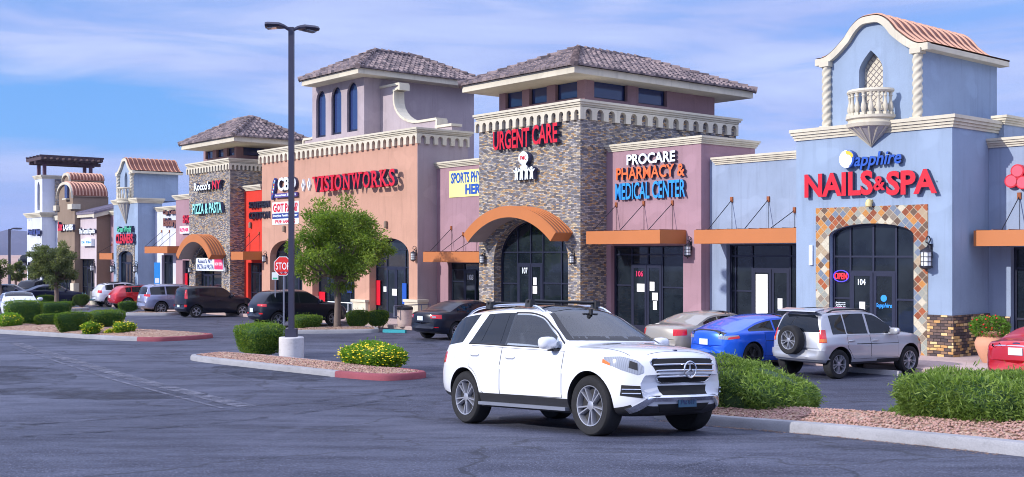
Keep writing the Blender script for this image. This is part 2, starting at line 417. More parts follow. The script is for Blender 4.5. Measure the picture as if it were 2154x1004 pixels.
def opening(s0, s1, zb, zs, rise): return [(s0, zb), (s1, zb)]+(archtop(s0, s1, zs, rise) if rise > 0 else [(s1, zs), (s0, zs)])
def bar(mb, s0, s1, z0, z1, t, d=.11): mb.box(s0, s1, t-d/2, t+d/2, z0, z1)
def storefront(T, s0, s1, zb, zs, rise, t, vs=(), hs=(), doors=(), fw=.055, name='window', glass='glass', parent=None):
    "dark aluminium frame with mullions and one set of panes; doors = (s0, s1, head z)"
    c, r = (s0+s1)/2, (s1-s0)/2
    def top(s):
        if rise <= 0: return zs
        x = max(-1, min(1, (s-c)/r)); return zs+rise*sqrt(max(0, 1-x*x))
    mb = MB()
    bar(mb, s0, s0+fw*1.4, zb, top(s0+fw), t, .12); bar(mb, s1-fw*1.4, s1, zb, top(s1-fw), t, .12)
    if rise > 0:
        A = archtop(s0, s1, zs, rise); Bq = archtop(s0+fw, s1-fw, zs, rise-fw)
        for i in range(len(A)-1): mb.prism([A[i], A[i+1], Bq[i+1], Bq[i]], t-.062, t+.062)
    else: bar(mb, s0+fw*1.4, s1-fw*1.4, zs-fw, zs, t, .118)
    bar(mb, s0+fw*1.4, s1-fw*1.4, zb, zb+.12, t, .114)
    for v in vs:
        z1 = top(v)-.01; z0 = zb+.12
        bar(mb, v-fw/2, v+fw/2, z0, z1, t, .104)
    for h in hs:
        z, a, b = h if isinstance(h, tuple) else (h, s0, s1)
        if rise > 0 and z > zs:
            k = r*sqrt(max(0, 1-((z-zs)/rise)**2)); a = max(a, c-k); b = min(b, c+k)
        bar(mb, a+.01, b-.01, z-fw/2, z+fw/2, t, .096)
    w = T.part(mb, name, M['frame'], parent)
    pm = MB(); P = opening(s0+.03, s1-.03, zb+.05, zs-(0 if rise > 0 else .03), max(0, rise-.03)); pm.prism(P, t-.008, t+.008)
    T.part(pm, 'pane', M[glass], w)
    for a, b, zh in doors:
        dm = MB(); q = .11
        bar(dm, a+.012, a+q, zb+.04, zh-.01, t-.03, .07); bar(dm, b-q, b-.012, zb+.04, zh-.01, t-.03, .07)
        bar(dm, a+q, b-q, zh-.13, zh-.01, t-.03, .07); bar(dm, a+q, b-q, zb+.04, zb+.28, t-.03, .07)
        d = T.part(dm, 'door', M['frame'], parent)
        gm = MB(); gm.box(a+q-.01, b-q+.01, t-.044, t-.028, zb+.27, zh-.12); T.part(gm, 'pane', M[glass], d)
    return w
def handle(T, d, s, z, t, L=.4):
    mb = MB(); mb.tube([(s, t, z), (s, t-.06, z), (s, t-.06, z+L), (s, t, z+L)], .014, 6); T.part(mb, 'handle', M['steel'], d)
def awning(T, s0, s1, tf, tw_, zb, zt, rods=(), label=None):
    "orange fascia box awning with a bronze top, hung on rods (s, wall z)"
    mb = MB(); mb.box(s0, s1, tf, tf+.05, zb, zt, 0); mb.box(s0, s0+.05, tf+.05, tw_, zb, zt, 0); mb.box(s1-.05, s1, tf+.05, tw_, zb, zt, 0)
    mb.box(s0+.05, s1-.05, tf+.05, tw_, zt-.10, zt-.03, 1); mb.box(s0+.05, s1-.05, tf+.05, tw_, zb+.04, zb+.08, 2)
    n = max(2, int((s1-s0)/.45))
    for i in range(n+1):
        x = s0+.06+(s1-s0-.12)*i/n; mb.box(x-.015, x+.015, tf+.03, tw_, zt-.03, zt+.025, 1)
    a = T.part(mb, 'awning', [M['orange'], M['orangetop'], M['soffit']])
    if rods:
        for s, z in rods:
            rm = MB(); rm.tube([(s, tw_, z), (s, tf+.12, zt+.02)], .014, 6); rm.box(s-.05, s+.05, tw_-.05, tw_+.0, z-.09, z+.09, 1)
            rm.tube([(s, tw_-.02, z), (s, tw_-.02, zt)], .006, 5); T.part(rm, 'tie_rod', [M['steel'], M['rust']], a)
    return a
def barrel(T, s0, s1, tf, tw_, zs, rise, th):
    "round barrel awning: orange ring face, standing seam top, grey soffit; the arch is a circle segment"
    c, hw = (s0+s1)/2, (s1-s0)/2; R = (hw*hw+rise*rise)/(2*rise); zc = zs+rise-R; a = math.asin(min(1, hw/R)); n = 28
    def pt(r, k): q = -a+2*a*k/n; return (c+r*sin(q), zc+r*cos(q))
    mb = MB()
    for k in range(n):
        o0, o1, i0, i1 = pt(R, k), pt(R, k+1), pt(R-th, k), pt(R-th, k+1)
        v = []
        for (x, z) in (o0, o1, i1, i0): v.append((x, tf, z))
        for (x, z) in (o0, o1, i1, i0): v.append((x, tw_, z))
        mb.add(v, [(3, 2, 1, 0)], 0); mb.add(v, [(0, 1, 5, 4)], 1); mb.add(v, [(2, 3, 7, 6)], 2)
    for k, rev in ((0, 1), (n, 0)):
        o0, i0 = pt(R, k), pt(R-th, k); v = [(o0[0], tf, o0[1]), (i0[0], tf, i0[1]), (i0[0], tw_, i0[1]), (o0[0], tw_, o0[1])]
        mb.add(v, [(3, 2, 1, 0) if not rev else (0, 1, 2, 3)], 0)
    rm = MB()
    for j in range(6):
        x = tf+.03+(tw_-tf-.05)*j/5
        for k in range(n):
            o0, o1, q0, q1 = pt(R-.005, k), pt(R-.005, k+1), pt(R+.035, k), pt(R+.035, k+1)
            v = [(p[0], x-.018, p[1]) for p in (o0, o1, q1, q0)]+[(p[0], x+.018, p[1]) for p in (o0, o1, q1, q0)]
            rm.add(v, [(0, 1, 2, 3), (7, 6, 5, 4), (3, 2, 6, 7)])
    mb.add(rm.v, rm.f, 0); return T.part(mb, 'awning', [M['orange'], M['orangetop'], M['soffit']], smooth=40)
# ---- lettering
_tc = {}
def textmesh(body, bold=.0, depth=.5, shear=0.):
    k = (body, bold, depth, shear)
    if k not in _tc:
        cu = bpy.data.curves.new('t', 'FONT'); cu.body = body; cu.size = 1; cu.extrude = depth/2; cu.offset = bold; cu.resolution_u = 3; cu.shear = shear
        ob = bpy.data.objects.new('t', cu); COL.objects.link(ob)
        dg = bpy.context.evaluated_depsgraph_get(); dg.update()
        me = bpy.data.meshes.new_from_object(ob.evaluated_get(dg))
        v = np.array([p.co[:] for p in me.vertices]); f = [tuple(p.vertices) for p in me.polygons]; nz = [p.normal.z for p in me.polygons]
        bpy.data.objects.remove(ob); bpy.data.meshes.remove(me)
        lo, hi = v.min(0), v.max(0); v[:, :2] = (v[:, :2]-lo[:2])/(hi-lo)[:2]; v[:, 2] = v[:, 2]/depth+.5
        _tc[k] = (v, f, nz)
    return _tc[k]
def text(mb, body, s0, s1, z0, z1, t, d, bold=.0, m=0, ms=1, shear=0., slope=0.):
    "letters filling the rectangle, face at t-d (towards the lot), back at t"
    v, f, nz = textmesh(body, bold, .5, shear)
    V = [(s0+p[0]*(s1-s0), t-d*p[2], z0+p[1]*(z1-z0)+slope*p[0]) for p in v]
    o = len(mb.v); mb.v += V
    for q, n in zip(f, nz): mb.f.append(tuple(i+o for i in q)); mb.m.append(m if n > .5 else ms)
def rect(px0, px1, ytl, ybl, ytr, ybr, t):
    s0, s1 = S(px0, t), S(px1, t)
    return s0, s1, (Z(px0, ybl, t)+Z(px1, ybr, t))/2, (Z(px0, ytl, t)+Z(px1, ytr, t))/2
def sign(name, label, t, words, standoff=.06, depth=.16, group=None, cat='sign'):
    "channel letters: words = (text, pixel rectangle, face material, bold, shear)"
    r0 = rect(*words[0][1], t); T = TH(name, label, cat, (r0[0]+r0[1])/2, t, r0[2], group)
    for w in words:
        body, q, fm, bold = w[:4]; sh = w[4] if len(w) > 4 else 0
        r = rect(*q, t-standoff-depth); mb = MB(); text(mb, body, *r, t-standoff, depth, bold, 0, 1, sh)
        rm = MB(); n = 3
        for i in range(n+1):
            x = r[0]+(r[1]-r[0])*(.06+.88*i/n); mb.box(x-.01, x+.01, t-standoff, t, (r[2]+r[3])/2-.01, (r[2]+r[3])/2+.01, 1)
        T.part(mb, 'lettering', [M[fm], M['return']])
    return T
for k, c in (('lred', (204, 22, 46)), ('lorange', (236, 112, 62)), ('lblue', (52, 150, 232)), ('lwhite', (232, 240, 246)), ('lnavy', (40, 60, 130)), ('lblack', (24, 22, 28)), ('lbrown', (120, 76, 62)), ('lteal', (150, 232, 226)), ('lyellow', (250, 242, 150)), ('sblue', (34, 84, 178)), ('lpink', (226, 60, 110)), ('lgold', (240, 190, 60)), ('lgreen', (80, 190, 150)), ('purple', (84, 72, 140))):
    M[k] = plain('letter_'+k[1:], C(*c), .35, var=.05)
M['return'] = plain('letter_return', C(58, 62, 92), .5)
def banner(name, label, t, q, base, words, d=.03):
    s0, s1, z0, z1 = rect(*q, t-d); T = TH(name, label, 'banner', (s0+s1)/2, t, z0)
    mb = MB(); mb.box(s0, s1, t-d, t-.005, z0, z1); T.part(mb, 'banner_sheet', M[base])
    for w in words:
        if w[0] is None:
            mb = MB(); mb.box(s0+(s1-s0)*w[1], s0+(s1-s0)*w[2], t-d-.006, t-d+.005, z0+(z1-z0)*w[3], z0+(z1-z0)*w[4]); T.part(mb, 'printed_band', M[w[5]])
        else:
            mb = MB(); text(mb, w[0], s0+(s1-s0)*w[1], s0+(s1-s0)*w[2], z0+(z1-z0)*w[3], z0+(z1-z0)*w[4], t-d-.001, .012, w[6] if len(w) > 6 else .02, 0, 0); T.part(mb, 'lettering', M[w[5]])
    return T
M['lampglass'] = plain('frosted_lamp_glass', (.75, .78, .8), .4, var=.05)
_lamp = None
LAMPTXT = {}
def wall_lamp(px, py0, py1, t, label):
    "lantern of dark metal hung from a curled bracket on the wall; real height from its pixels"
    global _lamp
    s = S(px, t-.2); z0, z1 = Z(px, py1, t-.2), Z(px, py0, t-.2)
    if _lamp is None:
        o = thing('wall_lamp', label, 'wall lamp', (0, 0, 0), FZ, 'lantern wall lamps on the storefronts')
        b = MB(); b.box(-.06, .06, -.03, .0, .35, .75)
        b.tube([(0, -.02, .72)]+[(0, -.14-.13*cos(a), .80+.17*sin(a)) for a in [k*pi/8 for k in range(0, 8)]]+[(0, -.20, .66)], .018, 8)
        b.tube([(0, -.02, .45), (0, -.12, .52), (0, -.17, .62), (0, -.1, .68)], .012, 6)
        b.build('bracket', M['steel'], o, smooth=40)
        b = MB()
        b.lathe([(.02, .66), (.05, .63), (.17, .56), (.185, .52), (.16, .52)], 12, (0, -.24)); b.lathe([(.16, .12), (.175, .12), (.175, .07), (.10, .03), (.03, .0), (.03, -.04), (0, -.05)][::-1], 12, (0, -.24))
        for k in range(8): a = 2*pi*k/8; b.tube([(.155*cos(a), -.24+.155*sin(a), .1), (.16*cos(a), -.24+.16*sin(a), .53)], .009, 5)
        for z in (.24, .38): b.lathe([(.158, z-.008), (.168, z-.008), (.168, z+.008), (.158, z+.008)], 12, (0, -.24))
        b.build('cage', M['steel'], o, smooth=40)
        b = MB(); b.lathe([(.148, .11), (.148, .53)], 16, (0, -.24)); b.build('lamp_glass', M['lampglass'], o, smooth=40)
        _lamp = o; c = o
    else:
        c = copy_tree(_lamp)
    x, y = ft(s, t); k = (z1-z0)/.97
    c.location = (x, y, z0); c.scale = (k, k, k); c['label'] = label
    return c
def numpart(T, body, px0, px1, y0, y1, t, fm='lwhite'):
    r = rect(px0, px1, y0, y1, y0, y1, t); mb = MB(); text(mb, body, *r, t, .01, .02, 0, 0); T.part(mb, 'unit_number', M[fm])
def paper(T, px0, px1, y0, y1, t, fm='paper', name='notice'):
    r = rect(px0, px1, y0, y1, y0, y1, t); mb = MB(); mb.box(r[0], r[1], t-.008, t, r[2], r[3]); return T.part(mb, name, M[fm])

# ------------------------------------------------------------------ building 1: nail salon tower with bell gable and balcony
def bell(s0, s1, z0, z1, n=40, inset=.13):
    "bell gable outline from left to right: flat shoulders, then an S up to a round crown"
    P = []
    for i in range(n+1):
        u = -1+2*i/n; a = abs(u)
        x = min(1, max(0, (.90-a)/.80)); h = x*x*(3-2*x)
        h = .84*h+.16*sqrt(max(0, 1-(a/.42)**2)) if a < .42 else .84*h
        P.append((s0+(s1-s0)*(u+1)/2, z0+(z1-z0)*h))
    return P
def twist(mb, s, t, z0, z1, r):
    n, m = 18, 110; V = []; F = []
    for j in range(m+1):
        z = z0+(z1-z0)*j/m
        for k in range(n):
            a = 2*pi*k/n; q = r*(1+.13*sin(3*a-2*pi*(z-z0)/(r*1.7)))
            V.append((s+q*cos(a), t+q*sin(a), z))
    for j in range(m):
        for k in range(n): F.append((j*n+k, j*n+(k+1) % n, (j+1)*n+(k+1) % n, (j+1)*n+k))
    mb.add(V, F); mb.box(s-r*1.25, s+r*1.25, t-r*1.25, t+r*1.25, z0-.08, z0+.05); mb.box(s-r*1.25, s+r*1.25, t-r*1.25, t+r*1.25, z1-.05, z1+.10)
def bell_tower(T, t0, pxL, pxR, yc_top, back_px, tw, col, opening_cut, detail=1.0):
    """wall with cornice, then the gabled upper storey.  tw: pixels of the upper storey"""
    s0, s1 = S(pxL, t0), S(pxR, t0); zt = Z(pxR, yc_top, t0-.3); tb = tof(s1, back_px)
    mb = MB(); mb.box(s0, s1, t0, tb, gz(s0, t0)-.6, zt-.05)
    w = T.cutpart(mb, opening_cut, 'wall', [M[col]]) if opening_cut else T.part(mb, 'wall', M[col])
    cornice(T, s0, s1, t0, tb, zt, .34, .16)
    tt = t0+tw['inset']; a, b = S(tw['L'], tt), S(tw['R'], tt); zb = zt-.1
    zsh = Z(tw['R'], tw['ysh'], tt); zcr = Z((tw['L']+tw['R'])/2, tw['ycr'], tt); te = tof(b, tw['backR'])
    P = bell(a, b, zsh, zcr)
    mb = MB(); body = [(a, zb), (b, zb)]+P[::-1]
    mb.prism(body, tt, te)
    cm = MB(); n0, n1 = S(tw['n0'], tt), S(tw['n1'], tt); zn0, zn1, znt = Z(tw['n0'], tw['nb'], tt), Z(tw['n0'], tw['ns'], tt), Z((tw['n0']+tw['n1'])/2, tw['nt'], tt); cn = (n0+n1)/2
    og = [(n0, zn0), (n1, zn0), (n1, zn1)]+[(n1-(n1-cn)*sin(k*pi/16)**1.6, zn1+(znt-zn1)*sin(k*pi/16)) for k in range(1, 9)]+[(n0+(cn-n0)*sin(k*pi/16)**1.6, zn1+(znt-zn1)*sin(k*pi/16)) for k in range(7, 0, -1)]+[(n0, zn1)]
    cm.prism(og, tt-.3, tt+.34)
    T.cutpart(mb, cm, 'upper_storey', [M[col]])
    pm = MB(); pm.box(n0-.02, n1+.02, tt+.30, tt+.338, zn0, znt)
    for k in range(-14, 15):           # lattice of the niche screen
        x = cn+k*.19; h = znt-zn0
        for sg in (1, -1):
            p, q = (x, zn0), (x+sg*h, znt); mb2 = []
            pts = [(p[0]+(q[0]-p[0])*i/24, p[1]+(q[1]-p[1])*i/24) for i in range(25)]
            ins = [z for z in pts if n0 < z[0] < n1]
            if len(ins) > 1: pm.tube([(ins[0][0], tt+.295, ins[0][1]), (ins[-1][0], tt+.295, ins[-1][1])], .012, 4, 1)
    T.part(pm, 'niche_screen', [M['trim'], M['soffit']])
    # trim that follows the bell gable
    ov = tw['ov']; Q = bell(a-ov, b+ov, zsh, zcr+.02); th = tw['th']; mb = MB()
    for i in range(len(Q)-1):
        (x0, z0), (x1, z1) = Q[i], Q[i+1]; d = Vector((x1-x0, z1-z0)).normalized(); nrm = Vector((-d.y, d.x))
        if i: nrm0 = last
        else: nrm0 = nrm
        last = nrm
        A = [(x0, z0), (x1, z1), (x1-nrm.x*th, z1-nrm.y*th), (x0-nrm0.x*th, z0-nrm0.y*th)]
        mb.prism(A, tt-.16, tt+.003 if False else tt-.002)
    T.part(mb, 'gable_trim', M['trim'], smooth=30)
    # copper roof: the same bell drawn backwards, with standing seams
    tr = te+.25; mb = MB(); rib = MB()
    Q2 = [(x, z+.03) for x, z in Q]
    for i in range(len(Q2)-1):
        (x0, z0), (x1, z1) = Q2[i], Q2[i+1]
        mb.add([(x0, tt-.14, z0), (x1, tt-.14, z1), (x1, tr, z1), (x0, tr, z0)], [(0, 1, 2, 3)])
        mb.add([(x0, tt-.14, z0-.05), (x1, tt-.14, z1-.05), (x1, tr, z1-.05), (x0, tr, z0-.05)], [(3, 2, 1, 0)])
        mb.add([(x0, tr, z0-.05), (x1, tr, z1-.05), (x1, tr, z1), (x0, tr, z0)], [(0, 1, 2, 3)])
    n = tw['ribs']
    for j in range(n+1):
        x = tt-.02+(tr-tt-.05)*j/n
        for i in range(2, len(Q2)-3):
            (x0, z0), (x1, z1) = Q2[i], Q2[i+1]
            d = Vector((x1-x0, z1-z0)).normalized(); q = Vector((-d.y, d.x))*.05
            v = [(x0, x-.02, z0), (x1, x-.02, z1), (x1+q.x, x-.012, z1+q.y), (x0+q.x, x-.012, z0+q.y), (x0, x+.02, z0), (x1, x+.02, z1), (x1+q.x, x+.012, z1+q.y), (x0+q.x, x+.012, z0+q.y)]
            rib.add(v, [(0, 1, 2, 3), (3, 2, 6, 7), (7, 6, 5, 4)])
    mb.add(rib.v, rib.f, 1); rf = T.part(mb, 'roof', [M['copper'], M['copperrib']], smooth=60)
    mb = MB(); mb.box(b-.02, b+ov, tt-.002, tr-.02, zsh-th*.85, zsh-.02); mb.box(a-ov, a+.02, tt-.002, tr-.02, zsh-th*.85, zsh-.02); T.part(mb, 'eave_trim', M['trim'])
    rc = tw['rc']
    for s in (a+rc*.6, b-rc*.6):
        mb = MB(); twist(mb, s, tt-rc*.5, zt, zsh-th-.02, rc); T.part(mb, 'twisted_column', M['trim'], smooth=60)
    # half-round balcony on an inverted cone
    bs = S(tw['bc'], t0-.3); R = tw['bR']; zb0 = Z(tw['bc'], tw['bbase'], t0-R); zr = Z(tw['bc'], tw['brail'], t0-R); ztip = Z(tw['bc'], tw['btip'], t0)
    mb = MB()
    mb.lathe([(R*.9, zb0-.34), (R*1.02, zb0-.32), (R*1.08, zb0-.22), (R*1.02, zb0-.2), (R*1.0, zb0-.12), (R*1.1, zb0-.08), (R*1.1, zb0), (.01, zb0)], 20, (bs, t0+.02), 0, pi, 2*pi)
    bal = T.part(mb, 'balcony', M['trim'], smooth=35)
    mb = MB(); n = 8
    for i in range(n):
        a0, a1 = pi+pi*i/n, pi+pi*(i+1)/n; p0 = (bs+R*.93*cos(a0), t0+.02+R*.93*sin(a0), zb0-.335); p1 = (bs+R*.93*cos(a1), t0+.02+R*.93*sin(a1), zb0-.335); tip = (bs, t0-.04, ztip)
        mb.add([p0, p1, tip], [(0, 2, 1)], 1); mb.tube([p0, tip], [.03, .015], 5, 0)
    T.part(mb, 'corbel_cone', [M['trim'], M['conegrey']], bal)
    mb = MB(); mb.lathe([(R*.84, zr-.11), (R*1.02, zr-.11), (R*1.06, zr-.06), (R*1.02, zr), (R*.84, zr)], 20, (bs, t0+.02), 0, pi, 2*pi); T.part(mb, 'rail', M['trim'], bal, smooth=35)
    h = zr-.11-zb0; nb = tw['nb_']
    for i in range(nb):
        a0 = pi+pi*(i+.3)/(nb-.4); cx, cy = bs+R*.93*cos(a0), t0+.02+R*.93*sin(a0); r = R*.105
        mb = MB(); mb.box(cx-r, cx+r, cy-r, cy+r, zb0-.005, zb0+h*.12)
        mb.lathe([(r*.6, zb0+h*.12), (r*.9, zb0+h*.2), (r*1.1, zb0+h*.32), (r*.9, zb0+h*.46), (r*.5, zb0+h*.64), (r*.55, zb0+h*.8), (r*.8, zb0+h*.84), (r*.6, zb0+h*.9), (r*.9, zb0+h)], 10, (cx, cy)); T.part(mb, 'baluster', M['trim'], bal, smooth=35)
    return s0, s1, tb, zt
M['conegrey'] = stucco('cone_stucco', C(176, 172, 172), .12)
T = TH('shop_building', 'pale blue nail salon tower with bell gable, balcony and diamond tile door arch', 'shop', S(1839, 0), 0, None, 'shop buildings of the strip mall')
t0 = 0.; d0, d1 = S(1745, 0), S(1923, 0); zb = gz((d0+d1)/2, -.2)+.15; zs = Z(1839, 496, 0); rise = Z(1839, 470, 0)-zs
cm = MB(); cm.prism(opening(d0, d1, zb-.0, zs, rise), -.4, .42)
SAP = bell_tower(T, 0., 1675, 2003, 238, 2120, dict(inset=.25, L=1737, R=1938, ysh=93, ycr=36, backR=2097, n0=1807, n1=1857, nb=246, ns=150, nt=106, ov=.28, th=.20, ribs=11, rc=.13, bc=1822, bR=.68, bbase=240, brail=184, btip=310, nb_=10), 'blue', cm)
tm = MB(); o0, o1 = S(1716, -.03), S(1951, -.03); zo = Z(1833, 434, -.03)
tm.prism([(o0, zb-.3), (o1, zb-.3), (o1, zo), (o0, zo)], -.03, .02)
c2 = MB(); c2.prism(opening(d0, d1, zb-.5, zs, rise), -.4, .42); T.cutpart(tm, c2, 'tile_surround', [M['tile']])
mb = MB(); mb.box(S(1951, -.03)+.006, SAP[1]+.025, -.06, -.002, zb-.4, Z(1952, 662, -.05)); mb.box(SAP[1]+.003, SAP[1]+.06, -.055, 2.02, zb-.4, Z(1952, 662, -.05)-.003); T.part(mb, 'stone_base', M['ledge'])
q = lambda px: S(px, .22); zh = Z(1839, 572, .2)
storefront(T, d0, d1, zb, zs, rise, .22, [q(1791), q(1887)], [Z(1839, 540, .2), (zh, q(1791), q(1887)), (Z(1760, 627, .2), d0, q(1791)), (Z(1905, 631, .2), q(1887), d1)], [(q(1792), q(1839), zh), (q(1839), q(1886), zh)])
mb = MB(); bar(mb, q(1839)-.03, q(1839)+.03, zh, zs+rise-.05, .22, .1); T.part(mb, 'mullion', M['frame'])
numpart(T, '104', 1805, 1821, 587, 600, .17); paper(T, 1808, 1820, 635, 656, .17)
mb = MB(); r = rect(1842, 1877, 638, 650, 638, 650, .17); text(mb, 'Sapphire', *r, .17, .01, .02, 0, 0, .2); mb.lathe([(0, 0), (.10, 0), (.10, .012), (0, .012)], 16); 
for i in range(len(mb.v)-64, len(mb.v)): x, y, z = mb.v[i]; mb.v[i] = ((r[0]+r[1])/2+x, .17-z, r[3]+.14+y)
T.part(mb, 'door_lettering', M['lblue'])
mb = MB(); r = rect(1754, 1780, 634, 646, 634, 646, .19)
for k in range(3): text(mb, ('Manicure', 'Pedicure', 'Walk in')[k], r[0]+.03, r[1]-.03, r[2]+(r[3]-r[2])*(.68-.33*k), r[2]+(r[3]-r[2])*(.92-.33*k), .20, .008, .02, 0, 0)
T.part(mb, 'window_lettering', M['lwhite'])
T2 = TH('open_sign', 'red and blue neon OPEN sign in the nail salon window', 'sign', S(1767, .1), .1, Z(1767, 592, .1))
r = rect(1755, 1781, 575, 588, 574, 587, .1); mb = MB(); text(mb, 'OPEN', *r, .13, .02, .0, 0, 0); T2.part(mb, 'lettering', emit('neon_red', C(255, 40, 50), 1.6))
mb = MB(); cx, cz = (r[0]+r[1])/2, (r[2]+r[3])/2; mb.tube([(cx+.26*cos(a), .13, cz+.17*sin(a)) for a in [k*pi/12 for k in range(25)]], .014, 6); T2.part(mb, 'neon_ring', emit('neon_blue', C(70, 60, 220), 1.2))
T2 = TH('flood_light', 'small cream flood light above the diamond tile surround', 'light', S(1829, 0), 0, Z(1829, 436, 0))
mb = MB(); s = S(1829, -.1); z = Z(1829, 436, -.1); mb.box(s-.05, s+.05, -.06, 0, z+.12, z+.22); mb.lathe([(.03, z), (.09, z+.02), (.10, z+.12), (.07, z+.2), (.02, z+.24)], 12, (s, -.14)); T2.part(mb, 'lamp_housing', plain('lamp_cream', C(214, 196, 140), .5), smooth=40)
T2 = TH('wall_plaque', 'narrow white suite plaque on the pale blue salon wall', 'plaque', S(1707, 0), 0, Z(1707, 556, 0))
r = rect(1704, 1711, 516, 558, 516, 558, 0); mb = MB(); mb.box(r[0], r[1], -.06, 0, r[2], r[3]); T2.part(mb, 'plaque_board', M['lwhite'])
# salon sign
t = 0.
TS = sign('shop_sign', 'big red NAILS & SPA letters under the blue Sapphire script', t, [('NAILS', (1692, 1836, 364, 415, 361, 412), 'lred', .035), ('&', (1837, 1862, 371, 402, 370, 400), 'lred', .03), ('SPA', (1864, 1971, 359, 411, 355, 408), 'lred', .035), ('apphire', (1796, 1896, 322, 362, 315, 350), 'sblue', .02, .25)], .05, .12)
r = rect(1764, 1799, 314, 357, 313, 355, -.2); cs, cz = (r[0]+r[1])/2, (r[2]+r[3])/2; R = .26
mb = MB(); mb.prism([(cs+R*cos(a), cz+R*1.05*sin(a)) for a in [2*pi*k/32 for k in range(32)]], -.22, -.05, 1, mside=1)
mb.prism([(cs+R*.97*cos(a), cz+R*1.02*sin(a)) for a in [2*pi*k/32 for k in range(32)]], -.226, -.22, 0)
mb.prism([(cs+.0+R*.97*cos(a), cz+R*1.0*sin(a)) for a in [-1.2+2.7*k/16 for k in range(17)]]+[(cs+.05+R*.55*cos(a), cz-.01+R*.78*sin(a)) for a in [1.5-2.7*k/16 for k in range(17)]], -.232, -.226, 1)
mb.prism([(cs+R*.92*cos(a), cz+.03+R*.8*sin(a)) for a in [.2+1.5*k/12 for k in range(13)]]+[(cs+.03+R*.55*cos(a), cz+R*.5*sin(a)) for a in [1.7-1.6*k/12 for k in range(13)]], -.238, -.232, 2)
TS.part(mb, 'logo_disc', [M['lwhite'], M['sblue'], M['lgold']])
wall_lamp(1950, 497, 568, 0, 'largest wall lantern, on pale blue wall right of the diamond tiles')

# ------------------------------------------------------------------ building 2: massage shop right of the tower
T = TH('shop_building', 'pale blue shop wing right of the nail salon tower with orange awning', 'shop', S(2140, 2.06), 2.06, None, 'shop buildings of the strip mall')
s0, s1 = .004, 9.; tw = 2.06; zb = gz(2, 1.8)+.15; zt = Z(2072, 292, tw-.2)
o0 = S(2126, tw); zo = Z(2126, 520, tw); mb = MB(); mb.box(s0, s1, tw, 14, zb-.8, zt-.05); cm = MB(); cm.box(o0, 7.5, tw-.5, tw+.5, zb, zo); T.cutpart(mb, cm, 'wall', [M['blue2']])
cornice(T, s0+.01, s1, tw, 14, zt, .26, .15)
mb = MB(); mb.box(.006, S(2112, 2.6), 2.6, 13.5, zt-.04, Z(2090, 250, 2.6)); T.part(mb, 'upper_block', M['blue2']); cornice(T, .02, S(2112, 2.6), 2.6, 13.5, Z(2080, 246, 2.6), .26, .15, 'upper_cornice')
awning(T, S(2048, .9), 8., .9, tw, Z(2060, 518, .9), Z(2060, 485, .9), [(S(2145, tw), Z(2145, 412, tw)), (4., Z(2145, 412, tw)), (6., Z(2145, 412, tw))])
storefront(T, o0, 7.5, zb, zo, 0, tw+.25, [o0+.9, o0+2.2, o0+3.4], [zo-.6, (zb+1.0, o0, o0+2.2)], [(o0+2.2, o0+3.2, zo-.62)])
mb = MB(); mb.box(.01, o0-.004, tw-.05, tw-.003, zb-.4, Z(2072, 664, tw)); T.part(mb, 'stone_base', M['ledge'])
TS = TH('shop_sign', 'red three circle sign on pale blue wall at the right edge', 'sign', S(2140, tw), tw, Z(2140, 395, tw))
for px, py in ((2140, 360), (2127, 381), (2151, 384), (2170, 372)):
    cs, cz = S(px, tw-.15), Z(px, py, tw-.15); mb = MB(); mb.prism([(cs+.19*cos(a), cz+.19*sin(a)) for a in [2*pi*k/24 for k in range(24)]], tw-.16, tw, 0)
    mb.prism([(cs+.155*cos(a), cz+.155*sin(a)) for a in [2*pi*k/24 for k in range(24)]], tw-.168, tw-.16, 1); TS.part(mb, 'disc', [M['lred'], plain('disc_pale_red', C(214, 84, 104), .4)])

# ------------------------------------------------------------------ building 3: blue link shop with white door
T = TH('shop_building', 'low pale blue shop with white door between salon and pink pharmacy', 'shop', S(1583, 1.96), 1.96, None, 'shop buildings of the strip mall')
tw = 1.96; s0, s1 = S(1475, 1.5)+.005, SAP[0]-.005; zb = gz((s0+s1)/2, 1.7)+.15; zt = Z(1583, 324, tw-.2)
o0, o1 = S(1528, tw), S(1677, tw); zo = Z(1600, 514, tw+.2)
mb = MB(); mb.box(s0, s1, tw, 12, zb-.8, zt-.04); cm = MB(); cm.box(o0, o1, tw-.5, tw+.5, zb, zo); T.cutpart(mb, cm, 'wall', [M['blue2']])
cornice(T, s0+.3, s1-.2, tw, 11.8, zt, .26, .15)
awning(T, S(1460, .55), SAP[0]-.01, .55, tw, Z(1565, 512, .55), Z(1565, 482, .55), [(S(p, tw), Z(p, y, tw)) for p, y in ((1540, 420), (1617, 419), (1672, 442))])
q = lambda px: S(px, tw+.25); zh = Z(1625, 566, tw+.25)
storefront(T, o0, o1, zb, zo, 0, tw+.25, [q(1549), q(1584), q(1664)], [Z(1600, 539, tw+.25), (zh, q(1584), q(1664)), (Z(1560, 612, tw+.25), o0, q(1584))], [(q(1585), q(1625), zh), (q(1625), q(1663), zh)])
paper(T, q and 1590, 1615, 577, 668, tw+.19, 'paper', 'white_door_panel'); paper(T, 1636, 1646, 628, 650, tw+.19)

